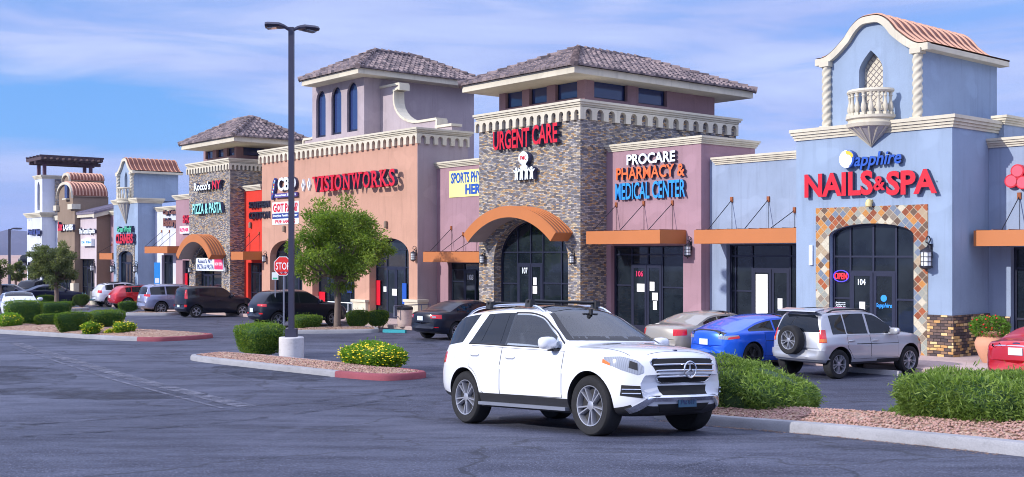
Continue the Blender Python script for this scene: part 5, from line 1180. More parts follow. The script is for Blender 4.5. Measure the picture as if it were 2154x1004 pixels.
class Car:
    def __init__(c, name, label, sp, mat4, body, group='cars parked by the shops'):
        c.sp = sp; c.o = thing(name, label, sp.get('cat', 'car'), mat=mat4, group=group); c.paint = body
        c.top, c.belt, c.bot, c.half = (pch(sp[k]) for k in ('top', 'belt', 'bot', 'half'))
        c.lean = sp.get('lean', .34); c.build()
    def sec(c, x):
        zt, zs, zb, w = c.top(x), c.belt(x), c.bot(x), c.half(x); zs = min(zs, zt-.012); zb = min(zb, zs-.02); sp = c.sp; tb = sp.get('tb', .055)
        P = [(0, zb), (w*.5, zb), (w*.80, zb)]; NLo = 13
        for k in range(NLo+1):
            u = k/NLo; y = w*(1-.085*max(0, (.34-u)/.34)**2-tb*max(0, (u-.5)/.5)**2+.012*math.exp(-((u-.70)/.05)**2)); P.append((y, zb+(zs-zb)*u))
        yb = P[-1][0]; H = zt-zs; cr = min(.09, .55*H); ze = zt-cr
        for k in range(1, 9):
            z = zs+(ze-zs)*k/8; q = (z-zs); y = yb-min(.025, q*.5)-c.lean*q-.10*q*q; P.append((max(.05, y), z))
        ye, ze = P[-1]
        for k in range(1, 11):
            a = k/10*pi/2; y = ye*cos(a)**.9 if k < 10 else 0; P.append((y, ze+(zt-ze)*(1-(y/ye)**2.6)))
        return P
    def yg(c, x, z):
        zt, zs, w = c.top(x), c.belt(x), c.half(x); q = max(0, z-zs); return w*(1-c.sp.get('tb', .055))-min(.025, q*.5)-c.lean*q-.10*q*q
    def build(c):
        sp = c.sp; x0, x1 = sp['top'][0][0], sp['top'][-1][0]; L = x1-x0
        X = sorted(set([round(x0+L*k/74, 4) for k in range(75)]+[x0+.005, x0+.015, x0+.03, x0+.05, x0+.08, x1-.005, x1-.015, x1-.03, x1-.05, x1-.08])); V = []; F = []
        bf, br = sp.get('bowf', .2), sp.get('bowr', .14); n = None
        for x in X:
            P = c.sec(x); loop = P+[(-y, z) for y, z in P[-2:0:-1]]; n = len(loop); W_ = c.half(0); zs = c.belt(x)
            gf = max(0, min(1, (x-(x1-.9))/.9)); gr = max(0, min(1, ((x0+.7)-x)/.7)); wx = sp['wind']; gw = max(0, 1-abs(x-(wx[0]+wx[1])/2)/(.75*abs(wx[0]-wx[1])))
            for y, z in loop:
                k = (abs(y)/W_)**2.2; dx = -bf*gf**1.3*k+br*gr**1.3*k
                if z > zs: dx -= .12*gw*k
                V.append((x+dx, y, z))
        A = np.array(V).reshape(len(X), n, 3); xs_ = np.array(X); wt = np.clip((np.abs(xs_-(x0+x1)/2)/((x1-x0)/2)-.62)/.2, 0, 1)[:, None, None]*sp.get('smooth', .5)
        for _ in range(sp.get('iters', 3)):
            B = A.copy(); B[1:-1] = .5*A[1:-1]+.125*(A[:-2]+A[2:])+.125*(np.roll(A, 1, 1)+np.roll(A, -1, 1))[1:-1]; A = A*(1-wt)+B*wt
        V = [tuple(p) for p in A.reshape(-1, 3)]
        for i in range(len(X)-1):
            for k in range(n): F.append((i*n+k, (i+1)*n+k, (i+1)*n+(k+1) % n, i*n+(k+1) % n))
        for i, rev in ((0, False), (len(X)-1, True)):
            o = len(V); V.append((np.mean([V[i*n+k][0] for k in range(n)]), 0, np.mean([V[i*n+k][2] for k in range(n)])))
            for k in range(n):
                q = (i*n+k, i*n+(k+1) % n, o); F.append(q[::-1] if rev else q)
        c.bvh = BVHTree.FromPolygons([Vector(v) for v in V], F)
        mb = MB(); mb.add(V, F); me = mb.mesh('body'); wb = sp['wb']/2; r = sp['r']; cut = MB(); R = r*sp.get('arch', 1.13); tw = sp['tread']
        c.R = R
        for xw in (-wb, wb):
            for s in (1, -1):
                y0, y1 = s*(c.half(xw)-tw-.13), s*(c.half(xw)+.3)
                cut.prism([(xw+R*cos(2*pi*k/40), r+.02+R*sin(2*pi*k/40)) for k in range(40)], min(y0, y1), max(y0, y1), 1)
        res = boolean(me, cut.mesh('cut'), [c.paint, M['plastic']])
        # cladding: everything below a line takes black plastic
        cl = sp.get('clad')
        if cl:
            res.materials.append(M['plastic']) if len(res.materials) < 2 else None
            for p in res.polygons:
                ce = p.center
                if p.material_index == 0 and (ce.z < cl(ce.x, ce.y)): p.material_index = 1
        rp = sp.get('roofmat')
        if rp:
            res.materials.append(M[rp[0]]); k = len(res.materials)-1
            for p in res.polygons:
                if p.material_index == 0 and rp[1] < p.center.x < rp[2] and p.center.z > c.belt(p.center.x)+.3 and p.normal.z > .75 and abs(p.center.y) < rp[3]: p.material_index = k
        holes = sp.get('holes')
        if holes:
            import bmesh
            b = bmesh.new(); b.from_mesh(res); kill = []
            for f in b.faces:
                ce = f.calc_center_median()
                if holes(c, ce, f.normal): kill.append(f)
            bmesh.ops.delete(b, geom=kill, context='FACES'); b.to_mesh(res); b.free()
        finish(res, 38); c.body = link('body', res, None, c.o)
        c.wheels()
    def wheels(c):
        sp = c.sp; r, tw, wb = sp['r'], sp['tread'], sp['wb']/2; rr = r*sp.get('rimk', .68)
        mb = MB(); mb.lathe([(rr, -tw*.5), (r*.93, -tw*.52), (r*.985, -tw*.42), (r, -tw*.3), (r, tw*.3), (r*.985, tw*.42), (r*.93, tw*.52), (r*.80, tw*.54), (rr, tw*.48), (rr*.97, tw*.40), (rr*.97, -tw*.5), (rr, -tw*.5)], 40)
        mb.v = [(x, z, -y) for x, y, z in mb.v]; tm = mb.mesh('wheel', smooth=40)
        mb = MB(); mb.lathe([(.0, tw*.12), (rr*.97, tw*.16)], 32, m=1); mb.lathe([(rr*.97, tw*.40), (rr*.975, tw*.485), (rr*.93, tw*.475), (rr*.90, tw*.36), (rr*.90, tw*.14)], 40, caps=False)
        ns = sp.get('spokes', 5); tw_in = sp.get('twin', .12)
        for k in range(ns):
            a = 2*pi*k/ns+.3
            for sg in ((1, -1) if tw_in else (0,)):
                a1 = a+sg*tw_in*1.35; w0, w1 = rr*(.095 if tw_in else .20), rr*(.10 if tw_in else .24)
                p0 = Vector((cos(a+sg*tw_in)*rr*.16, sin(a+sg*tw_in)*rr*.16)); p1 = Vector((cos(a1)*rr*.94, sin(a1)*rr*.94)); d = (p1-p0).normalized(); e = Vector((-d.y, d.x))
                v = []
                for p, w, zt in ((p0, w0, tw*.40), (p1, w1, tw*.45)):
                    for s2, zz in ((1, zt-.02), (.6, zt), (-.6, zt), (-1, zt-.02), (-1, tw*.15), (1, tw*.15)): v.append((p.x+e.x*w*s2*.5, p.y+e.y*w*s2*.5, zz))
                mb.add(v, [(i, i+6, (i+1) % 6+6, (i+1) % 6) for i in range(6)])
        mb.lathe([(rr*.20, tw*.15), (rr*.22, tw*.42), (rr*.12, tw*.45), (0, tw*.45)], 16)
        mb.v = [(x, z, -y) for x, y, z in mb.v]; rm = mb.mesh('rim', smooth=40)
        for m_, mats in ((tm, [M['tyre']]), (rm, [M[sp.get('rimmat', 'rim')], M['rimdark']])):
            for q in mats: m_.materials.append(q)
        c.wm = (tm, rm)
        for xw in (-wb, wb):
            for s in (1, -1):
                y = s*(c.half(xw)-tw*.5-.035); w = link('wheel', tm, None, c.o); w.location = (xw, y, r)
                st = sp.get('steer', 0) if xw > 0 else 0
                w.rotation_euler = (0, random.Random(xw*7+s).uniform(0, 6)*0, st+(0 if s > 0 else pi)); link('rim', rm, None, w)
    def pt(c, P, d, off):
        d = Vector(d).normalized(); hit = c.bvh.ray_cast(Vector(P)+d*4, -d)[0]
        if hit is None: hit = c.bvh.find_nearest(Vector(P))[0]
        return hit+d*off
    def patch(c, name, lo, up, d, mat, off=.005, nu=16, nv=6, sk=.02, parent=None, mirror=False, smooth=50, label=None, both=False):
        def rs(P, n):
            P = [Vector(p) for p in P]; L = [0]
            for a, b in zip(P, P[1:]): L.append(L[-1]+max(1e-6, (b-a).length))
            o = []
            for k in range(n+1):
                q = L[-1]*k/n; i = 0
                while i < len(P)-2 and L[i+1] < q: i += 1
                o.append(P[i].lerp(P[i+1], min(1, (q-L[i])/(L[i+1]-L[i]))))
            return o
        A, B = rs(lo, nu), rs(up, nu); d = Vector(d).normalized(); V = []; F = []
        for j in range(nv+1):
            for i in range(nu+1): V.append(c.pt(A[i].lerp(B[i], j/nv), d, off))
        for j in range(nv):
            for i in range(nu): k = j*(nu+1)+i; F.append((k, k+1, k+nu+2, k+nu+1))
        n1 = (V[1]-V[0]).cross(V[nu+1]-V[0])
        nn = Vector((0, 0, 0))
        for f in F: nn += (V[f[1]]-V[f[0]]).cross(V[f[3]]-V[f[0]])
        flip = nn.dot(d) < 0
        edge = list(range(nu))+[j*(nu+1)+nu for j in range(nv)]+[nv*(nu+1)+i for i in range(nu, 0, -1)]+[j*(nu+1) for j in range(nv, 0, -1)]
        o = len(V); V += [V[i]-d*sk for i in edge]; m = len(edge)
        F += [(edge[(k+1) % m], edge[k], o+k, o+(k+1) % m) for k in range(m)]
        if flip: F = [f[::-1] for f in F]
        out = []
        for sg in ((1, -1) if both else ((-1,) if mirror else (1,))):
            VV = [(v[0], v[1]*sg, v[2]) for v in V]; FF = F if sg > 0 else [f[::-1] for f in F]
            mb = MB(); mb.add(VV, FF); ob = mb.build(name, M[mat] if isinstance(mat, str) else mat, (parent.get(sg) if isinstance(parent, dict) else parent) or c.o, smooth=smooth)
            if label: ob['label'] = label
            out.append(ob)
        return out
    def side(c, name, lo, up, mat, **k):      # lo, up: (x, z) along one flank; both flanks
        return c.patch(name, [(x, 0, z) for x, z in lo], [(x, 0, z) for x, z in up], (0, 1, 0), mat, both=True, **k)
    def ze(c, x):
        H = c.top(x)-c.belt(x); return c.top(x)-min(.09, .55*H)
    def sideglass(c, xa, xb, low=.03, high=.045, mat='cglass', n=14, slant0=0., slant1=0.):
        lo, up = [], []
        for i in range(n+1):
            x = xa+(xb-xa)*i/n; l = c.belt(x)+low
            lo.append((x, l)); xx = x+slant0*(1-i/n)+slant1*i/n; up.append((xx, max(l+.012, c.ze(xx)-high)))
        return c.side('side_window', lo, up, mat, off=.004, nu=n, nv=5)
    def windscreen(c, name, z0, z1, d, xref, mat='cglass', m=.075, off=.004):
        "glass between two heights, seen along d"
        w0, w1 = c.yg(xref, z0)-m*.7, c.yg(xref, z1)-m
        sx = 3 if d[0] > 0 else -3
        return c.patch(name, [(0, -w0, z0), (0, w0, z0)], [(0, -w1, z1), (0, w1, z1)], d, mat, off=off, nu=18, nv=8)
    def doors(c, xs, zlow=.12):
        out = []
        for xa, xb in zip(xs, xs[1:]):
            lo, up, lo2, up2 = [], [], [], []
            for i in range(13):
                x = xa+(xb-xa)*i/12; l = c.bot(x)+zlow
                for xw in (-c.sp['wb']/2, c.sp['wb']/2):
                    q = c.R+.035
                    if abs(x-xw) < q: l = max(l, c.sp['r']+.02+sqrt(q*q-(x-xw)**2))
                u = c.belt(x)-.004; l = min(l, u-.05); e = .008
                xx = xa+e+(xb-xa-2*e)*i/12; lo.append((xx, l+e)); up.append((xx, u)); lo2.append((x, l)); up2.append((x, u+.006))
            c.side('door_gap', lo2, up2, 'seam', off=.0015, nu=12, nv=8, sk=.01)
            dd = c.side('door', lo, up, c.paint, off=.0045, nu=12, nv=10, sk=.012)
            xh = xa+.16*(xb-xa) if c.sp.get('handles', 1) else None
            if xh:
                for ob, s in zip(dd, (1, -1)):
                    zh = c.belt(xh)-.13; p = c.pt((xh, 0, zh), (0, s, 0), .02); mb = MB(); mb.tube([(p.x-.10, p.y-s*.015, p.z), (p.x-.07, p.y+s*.012, p.z), (p.x+.07, p.y+s*.012, p.z), (p.x+.10, p.y-s*.015, p.z)], .016, 6); mb.build('handle', M[c.sp.get('handle', 'chrome')] if c.sp.get('handle') != 'paint' else c.paint, ob, smooth=60)
            out.append(dd)
        return out
    def mirrors(c, x, z, mat=None):
        for s in (1, -1):
            y = s*(c.yg(x, z)-.01); mb = MB(); n = 16; V = []
            for i, (dx, k) in enumerate(((-.055, .75), (-.03, .97), (.03, 1.), (.07, .8), (.09, .4))):
                for j in range(n): a = 2*pi*j/n; V.append((x+dx, y+s*.18+s*.135*k*abs(cos(a))**.6*(1 if cos(a) > 0 else -1), z+.05+.085*k*abs(sin(a))**.7*(1 if sin(a) > 0 else -1)))
            F = [(i*n+j, i*n+(j+1) % n, (i+1)*n+(j+1) % n, (i+1)*n+j) for i in range(4) for j in range(n)]+[tuple(range(n-1, -1, -1)), tuple(range(4*n, 5*n))]
            if s < 0: F = [f[::-1] for f in F]
            mb.add(V, F); mb.box(x-.03, x+.03, y-s*.02 if s > 0 else y-.08, y+.08 if s > 0 else y+.02, z-.02, z+.02)
            mb.build('mirror', mat or c.paint, c.o, smooth=50)
    def plate(c, x, z, rear=True, txt='', mat='platew', w=.305, h=.152):
        s = -1 if rear else 1; p = c.pt((0, 0, z), (s, 0, 0), .012); mb = MB(); mb.box(p.x-.008, p.x+.008, -w/2, w/2, z-h/2, z+h/2); o = mb.build('licence_plate', M[mat], c.o)
        if txt:
            v, f, nz = textmesh(txt, .02, .5); mb = MB(); V = [(p.x+s*(.009+.003*q[2]), s*(w*.84*(q[0]-.5)), z-h*.28+h*.52*q[1]) for q in v]; mb.add(V, [q for q in f]); mb.build('plate_number', M['ink'], o)
    def rails(c, xa, xb, y, up=.06, mat='chrome'):
        for s in (1, -1):
            pts = []
            for i in range(15):
                x = xa+(xb-xa)*i/14; p = c.pt((x, s*y, 0), (0, 0, 1), 0); k = min(1, 6*min(i/14, 1-i/14)); pts.append((x, s*y, p.z-.01+up*k**.6))
            mb = MB(); mb.tube(pts, .02, 8); mb.build('roof_rail', M[mat], c.o, smooth=60)
def place(px, py, beta, lx, ly, dz=0):
    "stand a car so that its point (lx, ly, 0) touches the lot at a pixel of the photograph"
    P = Vector(G(px, py)); b = radians(beta); f = Vector((cos(b), sin(b), 0)); q = 1.0
    x, y = P.x-lx*f.x+ly*f.y, P.y-lx*f.y-ly*f.x
    def zz(X, Y): return zg(Y)
    wa = P.y-(lx-1.35)*0
    ya, yb = y+1.35*sin(b), y-1.35*sin(b); yl, yr = y+.78*cos(b), y-.78*cos(b)
    F = Vector((2.7*cos(b), 2.7*sin(b), zg(ya)-zg(yb))).normalized(); Lf = Vector((-1.56*sin(b), 1.56*cos(b), zg(yl)-zg(yr))).normalized(); N_ = F.cross(Lf).normalized(); Lf = N_.cross(F)
    z = (zg(ya)+zg(yb)+zg(yl)+zg(yr))/4+dz
    return Matrix(((F.x, Lf.x, N_.x, x), (F.y, Lf.y, N_.y, y), (F.z, Lf.z, N_.z, z), (0, 0, 0, 1)))
# ---- white sport utility car in front
def gface(c, ce, n):
    x, y, z = ce
    if z < c.belt(x)+.05: return False
    if .18 < x < 1.05 and n.x > .25 and abs(y) < c.yg(.6, z)-.11 and z > 1.25 and z < 1.655: return True
    if -.62 < x < .62 and abs(n.y) > .6 and z < c.ze(x)-.08 and not (-.66 < x < -.50) and z > c.belt(x)+.06: return True
    return False
SUV = dict(cat='suv', smooth=.9, iters=7, wb=2.915, r=.385, tread=.255, rimk=.69, arch=1.10, wind=(.2, 1.0), lean=.36, tb=.06, bowf=.30, bowr=.16, spokes=5, twin=.13, steer=0.,
    top=[(-2.42, .74), (-2.40, .95), (-2.35, 1.12), (-2.22, 1.36), (-2.06, 1.58), (-1.93, 1.66), (-1.5, 1.715), (-.8, 1.745), (-.2, 1.735), (.15, 1.68), (.55, 1.48), (1.0, 1.225), (1.10, 1.19), (1.5, 1.165), (1.9, 1.12), (2.12, 1.075), (2.24, 1.025), (2.29, .92), (2.31, .80)],
    belt=[(-2.42, .72), (-2.32, 1.0), (-2.1, 1.12), (-1.5, 1.15), (0, 1.10), (1.0, 1.07), (1.6, 1.045), (2.0, 1.0), (2.2, .935), (2.31, .76)],
    bot=[(-2.42, .55), (-2.32, .40), (-1.9, .31), (-1.2, .27), (1.2, .27), (1.9, .25), (2.15, .28), (2.27, .36), (2.31, .50)],
    half=[(-2.42, .70), (-2.34, .82), (-2.0, .91), (-1.46, .955), (0, .94), (1.46, .958), (1.85, .94), (2.1, .89), (2.24, .80), (2.31, .68)],
    clad=lambda x, y: .445 if abs(x) < 1.1 else (.40 if x > 0 else .46), roofmat=('cglass', -1.5, .22, .56), holes=gface, handle='paint')
WHITE = paint('white_car_paint', C(218, 220, 227), 0, .3, .01)
c = Car('parked_suv', 'white sport utility car with roof bars standing in front on the lot', SUV, place(1252, 917, -54.6, 1.4575*1.03, -.83*1.03) @ Matrix.Scale(1.03, 4), WHITE, None)
# cabin seen through the glass
t = NT('cabin_cloth'); t.set(**{'Base Color': (.03, .03, .035), 'Roughness': .9}); M['cloth'] = t.mat
mb = MB(); mb.box(-1.9, 1.1, -.82, .82, .62, .66); mb.box(.75, 1.12, -.8, .8, .66, 1.12); mb.tube([(.8, -.75, 1.12), (.8, .75, 1.12)], .09, 10); mb.box(-1.95, -1.9, -.8, .8, .66, 1.2)
mb.build('cabin', M['cloth'], c.o)
for y in (.38, -.38):
    mb = MB(); mb.prism([(-.35, .7), (.25, .75), (.25, .88), (-.2, .9), (-.38, 1.32), (-.52, 1.34), (-.45, .8)], y-.25, y+.25); mb.prism([(-.52, 1.36), (-.42, 1.36), (-.45, 1.56), (-.55, 1.55)], y-.13, y+.13)
    for s in (-.06, .06): mb.tube([(-.47, y+s, 1.3), (-.48, y+s, 1.4)], .008, 5)
    mb.build('seat', M['cloth'], c.o)
mb = MB(); mb.prism([(-1.35, .7), (-.75, .75), (-.8, .95), (-1.25, .95), (-1.45, 1.36), (-1.55, 1.34), (-1.5, .8)], -.65, .65)
for y in (-.4, 0, .4): mb.prism([(-1.55, 1.36), (-1.45, 1.36), (-1.48, 1.52), (-1.56, 1.52)], y-.12, y+.12)
mb.build('rear_bench', M['cloth'], c.o)
mb = MB(); C0 = Vector((.52, .38, 1.10)); ax = Vector((-.5, 0, .86)); ux = Vector((0, 1, 0)); vx = ax.cross(ux); mb.tube([C0+(ux*cos(a)+vx*sin(a))*.18 for a in [2*pi*k/24 for k in range(25)]], .016, 8); mb.tube([C0+ux*.17, C0-ux*.17], .018, 6); mb.tube([C0, C0-ax*.3], .03, 6); mb.build('steering_wheel', M['plastic'], c.o, smooth=60)
mb = MB(); mb.box(.33, .37, -.13, .13, 1.535, 1.60); mb.box(.35, .40, -.02, .02, 1.58, 1.66); mb.build('rear_view_mirror', M['plastic'], c.o)
c.windscreen('windscreen', 1.235, 1.665, (1, 0, 0), .6, 'tglass', m=.07)
# black border of the windscreen
w0, w1 = c.yg(.6, 1.235)-.05, c.yg(.6, 1.665)-.07
for s in (1, -1): c.patch('screen_border', [(0, s*(w0+.012), 1.225), (0, s*(w0-.07), 1.225)], [(0, s*(w1+.012), 1.675), (0, s*(w1-.05), 1.675)], (1, 0, 0), 'plastic', off=.006, nu=3, nv=10, sk=.01)
c.patch('screen_border', [(0, -w0, 1.215), (0, w0, 1.215)], [(0, -w0+.02, 1.275), (0, w0-.02, 1.275)], (1, 0, 0), 'plastic', off=.0065, nu=14, nv=2, sk=.01)
# side glass: dark surround, then the panes
def sg(name, lo, up, mat, off): return c.side(name, lo, up, mat, off=off, nu=14, nv=6)
bl = lambda x: c.belt(x)+.02
tp_ = lambda x: c.ze(x)-.035
def run(xa, xb, f, n=10): return [(xa+(xb-xa)*i/n, f(xa+(xb-xa)*i/n)) for i in range(n+1)]
sg('window_surround', run(-1.42, -.47, bl), run(-1.15, -.47, tp_), 'cglass', .003); 
c.side('window_surround', run(-.49, -.46, bl, 2), run(-.49, -.46, tp_, 2), 'cglass', off=.003, nu=2, nv=6)
for a, b, a2, b2, m in ((-1.385, -1.12, -1.115, -1.0, 'cglass'), (-1.095, -.63, -.975, -.63, 'cglass')): c.side('side_window', run(a, b, lambda x: bl(x)+.02), run(a2, b2, lambda x: tp_(x)-.02), m, off=.006, nu=10, nv=6)
up = run(-.50, .34, lambda x: tp_(x)-.02, 12)
c.side('side_window', run(-.50, .80, lambda x: bl(x)+.02, 16), up+[(.60, min(tp_(.60)-.02, 1.40)), (.78, bl(.78)+.05)], 'tglass', off=.006, nu=16, nv=6)
c.side('window_surround', [(.52, bl(.52)), (.98, bl(.98))], [(.40, tp_(.40)), (.43, tp_(.43))], 'plastic', off=.0035, nu=4, nv=8) if False else None
for s in (1, -1):
    mb = MB(); pts = [c.pt((x, 0, tp_(x)), (0, s, 0), .004) for x in [-.48+.07*k for k in range(20) if -.48+.07*k < .86]]; mb.tube(pts, .012, 6); pts = [c.pt((x, 0, bl(x)+.012), (0, s, 0), .004) for x in [-1.4+.1*k for k in range(24) if -1.4+.1*k < .86]]; mb.tube(pts, .010, 6); mb.build('window_trim', M['plastic'], c.o, smooth=60)
# D pillar glass wrapping to the tailgate
c.side('side_window', [(-2.17, bl(-2.17)+.03), (-1.62, bl(-1.62)+.03)], [(-1.98, 1.50), (-1.83, 1.58), (-1.36, 1.615)], 'cglass', off=.005, nu=10, nv=6)
c.windscreen('rear_window', 1.17, 1.56, (-1, 0, 0), -2.1, 'cglass', m=.06)
c.doors([-1.30, -.52, .92], .19)
c.mirrors(.70, 1.13)
for s in (1, -1):                 # dark foot and lens of the mirror
    mb = MB(); y = s*(c.yg(.7, 1.13)); mb.box(.64, .80, min(y, y+s*.12), max(y, y+s*.12), 1.075, 1.10); mb.build('mirror_foot', M['plastic'], c.o)
# nose: lamps, grille, star, bumper
c.patch('headlight', [(2.0, .51, .80), (2.0, .60, .775), (1.9, .78, .84), (1.75, .93, .93)], [(2.0, .51, .88), (2.0, .60, .955), (1.9, .76, 1.01), (1.75, .915, 1.01)], (.8, .6, .05), 'clearlens', off=.006, nu=16, nv=6, both=True)
c.patch('headlight_projector', [(2, .60, .83), (2, .74, .87)], [(2, .60, .92), (2, .72, .96)], (.8, .6, .05), 'rimdark', off=.009, nu=6, nv=4, sk=.005, both=True)
c.patch('turn_lens', [(1.8, .85, .895), (1.72, .935, .935)], [(1.8, .85, .925), (1.72, .925, .985)], (.6, .8, .05), 'amber', off=.009, nu=6, nv=3, sk=.005, both=True)
gz0 = [(2.2, -.44, .72), (2.2, -.38, .685), (2.2, .38, .685), (2.2, .44, .72)]; gz1 = [(2.2, -.54, .95), (2.2, -.50, .985), (2.2, .50, .985), (2.2, .54, .95)]
gr = c.patch('grille', gz0, gz1, (1, 0, .1), 'seam', off=.008, nu=16, nv=4)[0]
mb = MB()
fr = [c.pt((2.2, y, z), (1, 0, .1), .014) for _, y, z in gz0+gz1[::-1]+gz0[:1]]; mb.tube(fr, .012, 6); mb.build('grille_frame', M['chrome'], gr, smooth=60)
for z in (.755, .83, .905):
    w = .445+.08*(z-.70)/.23; mb = MB(); pts = [c.pt((2.2, -w+2*w*k/12, z), (1, 0, .1), .02) for k in range(13)]; mb.tube(pts, .013, 6); mb.build('grille_bar', M['chrome'], gr, smooth=60)
p = c.pt((2.2, 0, .835), (1, 0, .1), .035); mb = MB(); mb.tube([(p.x, .10*cos(a), p.z+.10*sin(a)) for a in [2*pi*k/28 for k in range(29)]], .011, 7)
for k in range(3):
    a = pi/2+2*pi*k/3; b_, d_ = a+pi/3, a-pi/3; mb.add([(p.x+.014, 0, p.z), (p.x, .022*cos(b_), p.z+.022*sin(b_)), (p.x, .10*cos(a), p.z+.10*sin(a)), (p.x, .022*cos(d_), p.z+.022*sin(d_))], [(0, 1, 2), (0, 2, 3), (2, 1, 0), (3, 2, 0)])
mb.build('star_emblem', M['chrome'], gr, smooth=30)
c.patch('lower_grille', [(2.2, -.38, .535), (2.2, .38, .535)], [(2.2, -.42, .65), (2.2, .42, .65)], (1, 0, 0), 'seam', off=.006, nu=14, nv=3)
c.patch('bumper_intake', [(2, .55, .50), (2, .87, .53)], [(2, .59, .65), (2, .85, .66)], (.85, .5, 0), 'seam', off=.006, nu=8, nv=4, both=True)
for z in (.555, .605):
    for s in (1, -1): mb = MB(); pts = [c.pt((2, s*(.585+.26*k/6), z), (.85, s*.5, 0), .014) for k in range(7)]; mb.tube(pts, .010, 6); mb.build('daytime_light', M['chrome'], c.o, smooth=60)
c.patch('lower_intake', [(2.2, -.36, .32), (2.2, .36, .32)], [(2.2, -.44, .42), (2.2, .44, .42)], (1, 0, 0), 'seam', off=.010, nu=14, nv=3)
bl0 = [(2.2, -.72, .30), (2.2, -.52, .455), (2.2, .52, .455), (2.2, .72, .30)]; bl1 = [(2.2, -.80, .36), (2.2, -.56, .53), (2.2, .56, .53), (2.2, .80, .36)]
c.patch('skid_trim', bl0, bl1, (1, 0, 0), 'chrome', off=.018, nu=30, nv=3, sk=.03)
c.plate(2.3, .455, False, '742 6TF', 'plateb')
mb = MB(); mb.box(0, 0, 0, 0, 0, 0)
# tail lamps, filler cap, side steps, bonnet vents, rails and load bars
c.patch('tail_light', [(-2.2, .60, .86), (-2.1, .95, .90)], [(-2.2, .60, 1.03), (-2.1, .93, 1.06)], (-.6, .8, 0), 'redlens', off=.006, nu=10, nv=5, both=True)
c.side('fuel_cap', [(-1.90, .90), (-1.74, .90)], [(-1.90, 1.06), (-1.74, 1.06)], WHITE, off=.004, nu=4, nv=4, sk=.01)[1]
for s in (1, -1):
    mb = MB(); y = s*.97; mb.prism([(min(y, y-s*.16), .30), (max(y, y-s*.16), .30), (max(y, y-s*.16), .345), (min(y, y-s*.16), .345)], -1.02, 1.02, axis='x'); mb.build('side_step', plain('step_alu', C(150, 154, 166), .4, .6), c.o)
c.patch('bonnet_vent', [(1.22, .24, 1), (1.22, .50, 1)], [(1.30, .24, 1), (1.30, .48, 1)], (0, 0, 1), 'plastic', off=.004, nu=6, nv=3, both=True)
c.patch('bonnet_gap', [(1.12, .80, 1), (2.0, .72, 1)], [(1.12, .79, 1), (2.0, .71, 1)], (0, 0, 1), 'seam', off=.0015, nu=20, nv=1, sk=.005, both=True)
c.patch('bonnet_gap', [(2.10, -.50, 1), (2.10, .50, 1)], [(2.092, -.50, 1), (2.092, .50, 1)], (0, 0, 1), 'seam', off=.0015, nu=14, nv=1, sk=.005)
mb = MB(); p = c.pt((2.06, 0, 1), (0, 0, 1), .004); mb.lathe([(.03, p.z-.01), (.03, p.z+.006), (0, p.z+.008)], 14, (p.x, 0)); mb.build('bonnet_badge', M['ink'], c.o, smooth=60)
c.rails(-1.85, .10, .60, .075)
for x in (-1.25, -.25):
    z = c.pt((x, .6, 0), (0, 0, 1), 0).z+.065; mb = MB(); mb.tube([(x, -.66, z+.055), (x, .66, z+.055)], .022, 8)
    for s in (1, -1): mb.prism([(s*.60-.05, z-.03), (s*.60+.05, z-.03), (s*.60+.035, z+.075), (s*.60-.035, z+.075)], x-.06, x+.06, axis='x')
    mb.build('load_bar', M['plastic'], c.o, smooth=40)
HERO = c

# ---- other cars
def std(c, sp):
    for g in sp['glass']: c.sideglass(*g)
    w = sp['wz']; c.windscreen('windscreen', *w[0]); c.windscreen('rear_window', *w[1])
    c.doors(sp['drs'])
    c.mirrors(*sp['mir'])
RAV = dict(cat='suv', wb=2.49, r=.345, tread=.22, rimk=.66, arch=1.16, wind=(.25, .95), lean=.30, tb=.06, bowf=.24, bowr=.10, spokes=5, twin=.15,
    top=[(-1.87, .74), (-1.86, .95), (-1.83, 1.05), (-1.76, 1.30), (-1.66, 1.54), (-1.56, 1.60), (-1.1, 1.635), (-.4, 1.645), (.1, 1.60), (.5, 1.40), (.92, 1.14), (1.0, 1.10), (1.5, 1.03), (1.9, .92), (2.05, .80), (2.08, .72)],
    belt=[(-1.87, .72), (-1.8, .98), (-1.2, 1.02), (0, 1.0), (.9, .98), (1.5, .93), (1.9, .83), (2.08, .70)],
    bot=[(-1.87, .52), (-1.8, .40), (-1.3, .33), (1.3, .32), (1.8, .32), (2.02, .42), (2.08, .55)],
    half=[(-1.87, .74), (-1.8, .82), (-1.245, .86), (0, .85), (1.245, .865), (1.7, .82), (1.95, .72), (2.08, .60)], clad=lambda x, y: .40 if abs(x) < 1.2 else .30,
    glass=[(-1.42, -.98), (-.93, -.22), (-.14, .62)], wz=[(1.15, 1.57, (1, 0, 0), .5), (1.10, 1.50, (-1, 0, 0), -1.7)], drs=[-.98, -.18, .80], mir=(.55, 1.03), handle='paint')
SILV = paint('silver_car_paint', C(180, 182, 190), .45, .35)
c = Car('parked_suv', 'silver small off-roader with a spare wheel on its tailgate', RAV, place(1762, 797, 32, -1.245, -.76), SILV); std(c, RAV)
c.patch('tail_light', [(-1.75, .66, .86), (-1.7, .86, .86)], [(-1.75, .66, 1.16), (-1.7, .80, 1.16)], (-.75, .66, 0), 'redlens', off=.008, nu=8, nv=6, both=True)
c.patch('lamp_lens', [(-1.75, .67, .875), (-1.7, .85, .875)], [(-1.75, .67, .95), (-1.7, .84, .95)], (-.75, .66, 0), 'amber', off=.011, nu=6, nv=3, both=True, sk=.005)
c.patch('bumper', [(-1.85, -.82, .46), (-1.85, .82, .46)], [(-1.85, -.82, .68), (-1.85, .82, .68)], (-1, 0, 0), SILV, off=.06, nu=20, nv=4, sk=.10)
